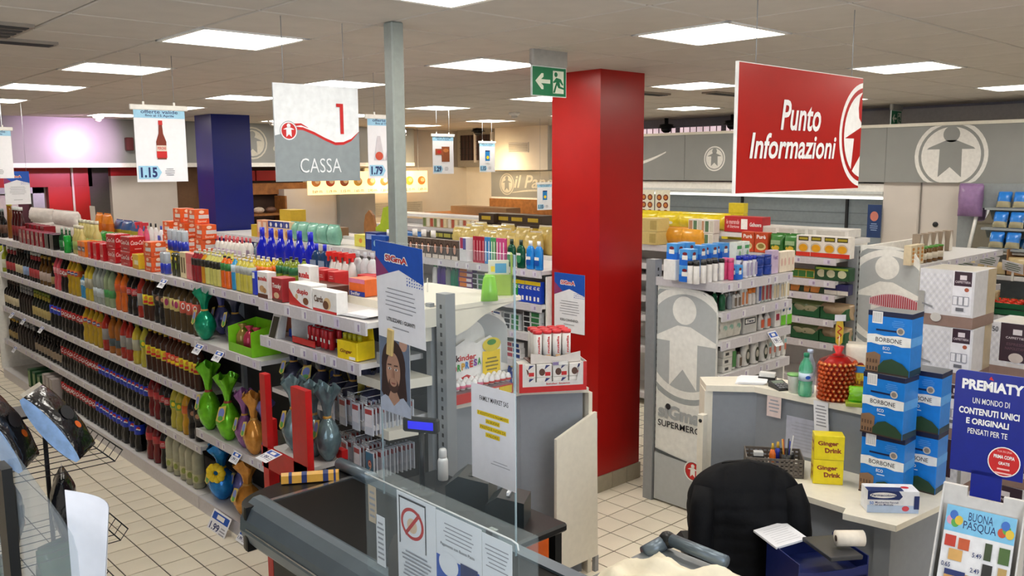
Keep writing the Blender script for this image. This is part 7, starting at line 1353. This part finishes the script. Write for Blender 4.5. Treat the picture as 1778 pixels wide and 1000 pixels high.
tm = fin(MB().ell((0, 0, .032), .036, .036, .032, gl('#c8321c'), 10, 7), 'tomato'); ts = fin(MB().lathe([(.012, .062), (.0, .07)], C('#3a6a2a', .5), 6), 'stem')
for i in range(5):
    for j in range(4): o = link('tomato', tm, None, (9.06+.075*j, 2.72+.075*i-(.55 if i > 2 else 0)*0, 1.07+.006*((i*3+j) % 3))); link('stem', ts, o); tag(o, 'red tomato, %s from left, %s row back in crate' % (ordn[4-i], ordn[j]), 'tomato', 'tomatoes in the green crate')
pillow('veg_pk', .2, .1, .12, '#b9a47a', None, None, .3, 'vegetable_pack')
for k, (x, y, z) in enumerate(((9.16, 3.0, 1.1), (9.45, 3.02, 1.342), (9.45, 2.85, 1.4), (9.5, 3.2, 1.36))): place('veg_pk', (x, y, z), R9, ('pale vegetable pack lying in the tomato crate', 'tan vegetable pack on upper produce shelf', 'tan vegetable pack with white card on shelf', 'tan vegetable pack beside the jars shelf')[k], 'vegetable pack')
cbx = empty('cardboard_box', (9.55, 2.72, 1.341), R9); KC = C('#9a7048', .6)
for a in ((-.22, .22, -.15, .15, 0, .01), (-.22, .22, .14, .15, 0, .26), (-.22, -.21, -.15, .15, 0, .26), (.21, .22, -.15, .15, 0, .26), (-.22, .22, -.15, -.14, 0, .1)): MB().box(*a, KC).ob('box_wall', cbx)
tag(cbx, 'open brown cardboard box on the upper produce shelf', 'box'); place('veg_pk', (9.5, 2.72, 1.352), R9, 'small white bagged goods inside cardboard box', 'bag', sc=(.8, .8, .8))
pillow('blue_bag', .18, .1, .2, '#1f74c8', [(0, 5, '#a39a7a')], None, .3, 'reflection_bag')  # solid bags added in place of the goods reflected in the mirror
for k in range(6): place('blue_bag', (9.5+.07*(k//2), 3.08-.15*(k % 2), 1.6+.2*(k//2)), R9, 'blue topped bag added for mirror reflection, %s column, %s from bottom' % (['left', 'right'][k % 2], ordn[k//2]), 'bag', 'blue topped bags added for mirror reflection', sc=(.72, .8, .8), tilt=(-.3, 0))
for k in range(3): 
    o = MB().box(9.46+.07*k, 9.66+.07*k, 2.8, 3.24, 1.575+.2*k, 1.597+.2*k, C('#8a8f90', .5)).ob('reflection_shelf', PS)  # shelves added to carry the bags that imitate the reflection
pillow('purple_sack', .34, .16, .36, '#8a6a94', None, None, .6, 'purple_cloth'); place('purple_sack', (9.66, 3.4, 1.9), R9, 'purple cloth bag hanging at the mirror corner', 'bag', sc=(.72, 1, .9))
for k, (y, z, rz) in enumerate(((3.1, 1.5, .3), (2.85, 1.45, -.2), (3.3, 1.42, .4))): o = MB().box(-.001, .001, -.1, .1, 0, .12, M_paper).ob('price_card', None, (9.32, y, z-.06), (.2, -.5, rz)); m = MB(); p = Print(m, (-.0012, .1, 0), (0, -.2, 0), (0, 0, .12)); p.lines(.1, .1, .9, .9, 4, C('#5a7a5a', .4)); m.ob('printed_face', o); tag(o, ['white price card above tomato crate', 'white price card on cardboard box side', 'white price card near the jars'][k], 'price card', 'produce price cards'); MB().box(9.318, 9.33, y-.01, y+.01, 1.3, z-.05, W).ob('card_stem', o).matrix_parent_inverse = o.matrix_basis.inverted()
# ================================================================ bakery counter
mb_ = empty('menu_board', (8.25, 12.42, 2.19)); MB().box(-1.19, 1.19, -.01, .02, -.185, .185, mat('menu_glow', '#ffd79a', .5, var=.05, scale=4, emit=1.1)).ob('lightbox', mb_)
m = MB(); p = Print(m, (-1.19, -.011, -.185), (2.38, 0, 0), (0, 0, .37))
for k in range(9):
    a = .06+.11*k; p.disc(a, .55, .035, .2, C(('#d8843a', '#c8502a', '#a8562a', '#d8a03a')[k % 4], .5)); p.disc(a+.01, .58, .018, .1, C('#f0c890', .5)); p.text(('0.69', '1.19', '1.15', '1.65', '2.90', '1.20', '1.80', '2.10', '1.69')[k], a-.03, .08, a+.01, .2, C('#5a4a3a', .5), .01); p.lines(a+.015, .1, a+.05, .2, 2, C('#b08a5a', .5))
m.ob('printed_face', mb_)
for x in (-1.0, 1.0): MB().cyl((x, 0, .185), (x, 0, .93), .004, M_steel, 6).ob('hanging_wire', mb_)
tag(mb_, 'lit yellow bakery menu board with food pictures', 'menu board')
rk = empty('bread_rack', (6.2, 12.75, 0)); 
for z in (.9, 1.3, 1.7): MB().box(-.6, .55, -.2, .15, z, z+.03, M_wood).ob('shelf', rk)
for x in (-.6, .52): MB().box(x, x+.03, -.2, .15, 0, 2.0, M_wood).ob('side_board', rk)
tag(rk, 'brown wooden bread rack right of the blue column', 'rack')
for k in range(10):
    z = 1.732 if k < 5 else 1.332
    m = MB().ell((0, 0, .05), .1, .06, .05, mat('bread_%d' % (k % 3), ('#c9b8a8', '#6a4a3a', '#a8563a')[k % 3], .6, var=.2), 10, 6); o = m.ob('bread_loaf', None, (5.72+.21*(k % 5), 12.72, z)); tag(o, '%s loaf from left on %s rack shelf' % (ordn[k % 5], 'upper' if k < 5 else 'lower'), 'bread', 'loaves on the bread rack')
for k in range(2): o = MB().box(-.3, .3, -.002, .002, 0, .22, C('#c9c4b4', .5)).ob('price_list', None, (8.75+.62*k, 12.88, 1.6)); m = MB(); p = Print(m, (-.3, -.003, 0), (.6, 0, 0), (0, 0, .22)); p.lines(.05, .05, .95, .95, 6, C('#a39e90', .5), .3); m.ob('printed_face', o); tag(o, ['left', 'right'][k]+' pale price list on the bakery wall', 'price list')
rp_ = fin(MB().lathe([(0, 0), (.03, .01), (.035, .04), (.02, .09), (.0, .12)], gl('#a8201c'), 8), 'pepper_jar')
boxp('redtop', .9, .3, .12, '#8a6a4a', None, name='carton'); row('redtop', (11.482, 10.386), 2, (9.5, 1.66), 'brown tray of dried peppers', 'before the bakery sign', 'tray'); lsh = MB().box(9.2, 9.9, 9.8, 12.2, .0, 1.66, M_wood).ob('bakery_counter'); tag(lsh, 'wooden bakery counter below the grey bakery sign', 'counter')
# ================================================================ left foreground : crisp rack, acrylic screen
RK = empty('wire_rack', (0, 0, 0)); MW = mat('black_wire', '#15161a', .4, metal=.4)
def wire_shelf(z, y0, y1, x0, x1):
    s = empty('wire_shelf'); s.parent = RK
    for k in range(7): y = y0+(y1-y0)*k/6; MB().tube([(x0, y, z), (x1-.04, y, z), (x1, y, z+.05)], .0025, MW, 5).ob('cross_wire', s)
    for x, zz in ((x0, z), ((x0+x1)/2, z), (x1-.04, z), (x1, z+.05)): MB().tube([(x, y0, zz), (x, y1, zz)], .0035, MW, 6).ob('long_wire', s)
for z in (.98, .56, .2): wire_shelf(z, 4.45, 5.0, .35, 1.42)
for x, y in ((.36, 4.98), (1.2, 4.98)): MB().cyl((x, y, 0), (x, y, 1.3), .012, MW, 8).ob('post', RK)
tag(RK, 'black wire rack of crisp bags at the left edge', 'rack')
pillow('crisp_bk', .22, .11, .34, '#17181c', None, lambda p: (p.disc(.5, .3, .12, .08, C('#d8641c', .4)), p.disc(.5, .6, .3, .15, C('#2c2d33', .3))), .18, 'crisp_bag', .8, '#b9b4a8'); side_me = {}
def d_side(h): 
    q = MB(); vs = []; 
    for j in range(13): t = j/12; f = math.sin(PI*min(1, max(0, t*.96+.02)))**.55; vs += [(-.113*(1-.06*f)-.002, -.03*f-.002, t*h), (-.115*(1-.06*f)-.002, .05*f+.002, t*h)]
    q.add(vs, [(2*j, 2*j+1, 2*j+3, 2*j+2) for j in range(12)], mat('crisp_blue', '#8fb4e4', .3, var=.25, scale=18)); return fin(q, 'blue_side')
sm_ = d_side(.34)
pos = [(1.32, 4.68, .99, .0, -.62), (1.06, 4.7, .99, .05, -.5), (.82, 4.7, .99, .02, -.45), (.58, 4.7, .99, .0, -.4)]
for k, (x, y, z, rz, tl) in enumerate(pos):
    o = place('crisp_bk', (x, y, z), 1.0+rz, 'black and blue crisp bag, %s from the aisle end of rack' % ordn[k], 'crisp bag', 'black crisp bags on the rack', (1.3, 1.0, 1.2), (tl, 0)); link('blue_side', sm_, o)
for k, (x, y, z) in enumerate(((1.2, 4.72, .57), (.95, 4.72, .57), (.7, 4.72, .57))):
    place('crisp_bk', (x, y, z), 1.3, 'dark crisp bag on second rack shelf, %s from the end' % ordn[k], 'crisp bag', 'crisp bags on second shelf', (1.1, 1.1, .95))
pillow('flower', .2, .12, .26, '#b9bcc0', [(3, 8, '#c8281c')], None, .2, 'snack_bag'); place('flower', (.9, 5.12, 1.15), .3, 'silver snack bag with red print behind crisp bags', 'snack bag'); place('flower', (.66, 5.12, 1.15), .4, 'silver red snack bag further along the rack', 'snack bag'); MB().box(.4, 1.2, 5.0, 5.25, 1.134, 1.148, MW).ob('top_shelf', RK)
pillow('green_crisp', .2, .12, .3, '#1f5a34', [(2, 5, '#d8d4c0')], None, .22, 'snack_bag'); place('green_crisp', (1.15, 4.7, .21), .4, 'dark green snack bag on the lowest rack shelf', 'snack bag', sc=(1.2, 1.2, 1.1)); place('green_crisp', (.85, 4.75, .21), .4, 'dark green snack bag behind the other, lowest shelf', 'snack bag', sc=(1.2, 1.2, 1))
SCN = empty('acrylic_screen'); q = MB(); pts = [(3.3, 1.0), (2.36, 1.0), (2.37, 1.44), (2.4, 1.475), (2.5, 1.5), (3.05, 1.585), (3.3, 1.6)]; q.prism(pts, .62, .626, clear('hazy_acrylic', '#c9d4da', .07, .1), 'x'); q.ob('clear_sheet', SCN); MB().box(.585, .615, 2.96, 3.06, 0, 1.52, M_black).ob('black_post', SCN); MB().box(.55, .7, 2.3, 3.3, .9, 1.0, M_black).ob('foot_rail', SCN); MB().box(.56, .69, 2.32, 3.28, 0, .9, C('#2a2c30', .5)).ob('base_panel', SCN)
tag(SCN, 'hazy acrylic screen with black post, bottom left corner', 'screen')
q = MB(); vs = []
for j in range(9):
    for i in range(9): a, b = i/8, j/8; vs.append((.64+.05*math.sin(PI*a*.8)+.03*b*a, 2.5-.15*a*(.45+.65*b), 1.001+.57*b-.03*a*b))
q.add(vs, [(j*9+i, j*9+i+1, (j+1)*9+i+1, (j+1)*9+i) for j in range(8) for i in range(8)], M_paper, True); q.add([(x+.0015, y+.0005, z) for x, y, z in vs], [(j*9+i, (j+1)*9+i, (j+1)*9+i+1, j*9+i+1) for j in range(8) for i in range(8)], M_paper, True); o = q.ob('curled_paper', None, fix=False); tag(o, 'curled blank white paper sheets behind acrylic screen', 'paper')
# more of the produce stand, further to the right
for k, y in enumerate((1.72, 1.15, .58, .02)):
    crate(9.2, y, .952, 'green plastic crate on produce stand, %s right of the tomato crates' % ['just', 'second', 'third', 'fourth'][k])
    for q in range(3): place('veg_pk' if (k+q) % 2 else 'salad', (9.12+.02*q, y+.15-.15*q, .962), R9, '%s vegetable bag from left in %s crate right of tomatoes' % (ordn[q], ordn[k]), 'vegetable bag', 'vegetable bags in far crates')
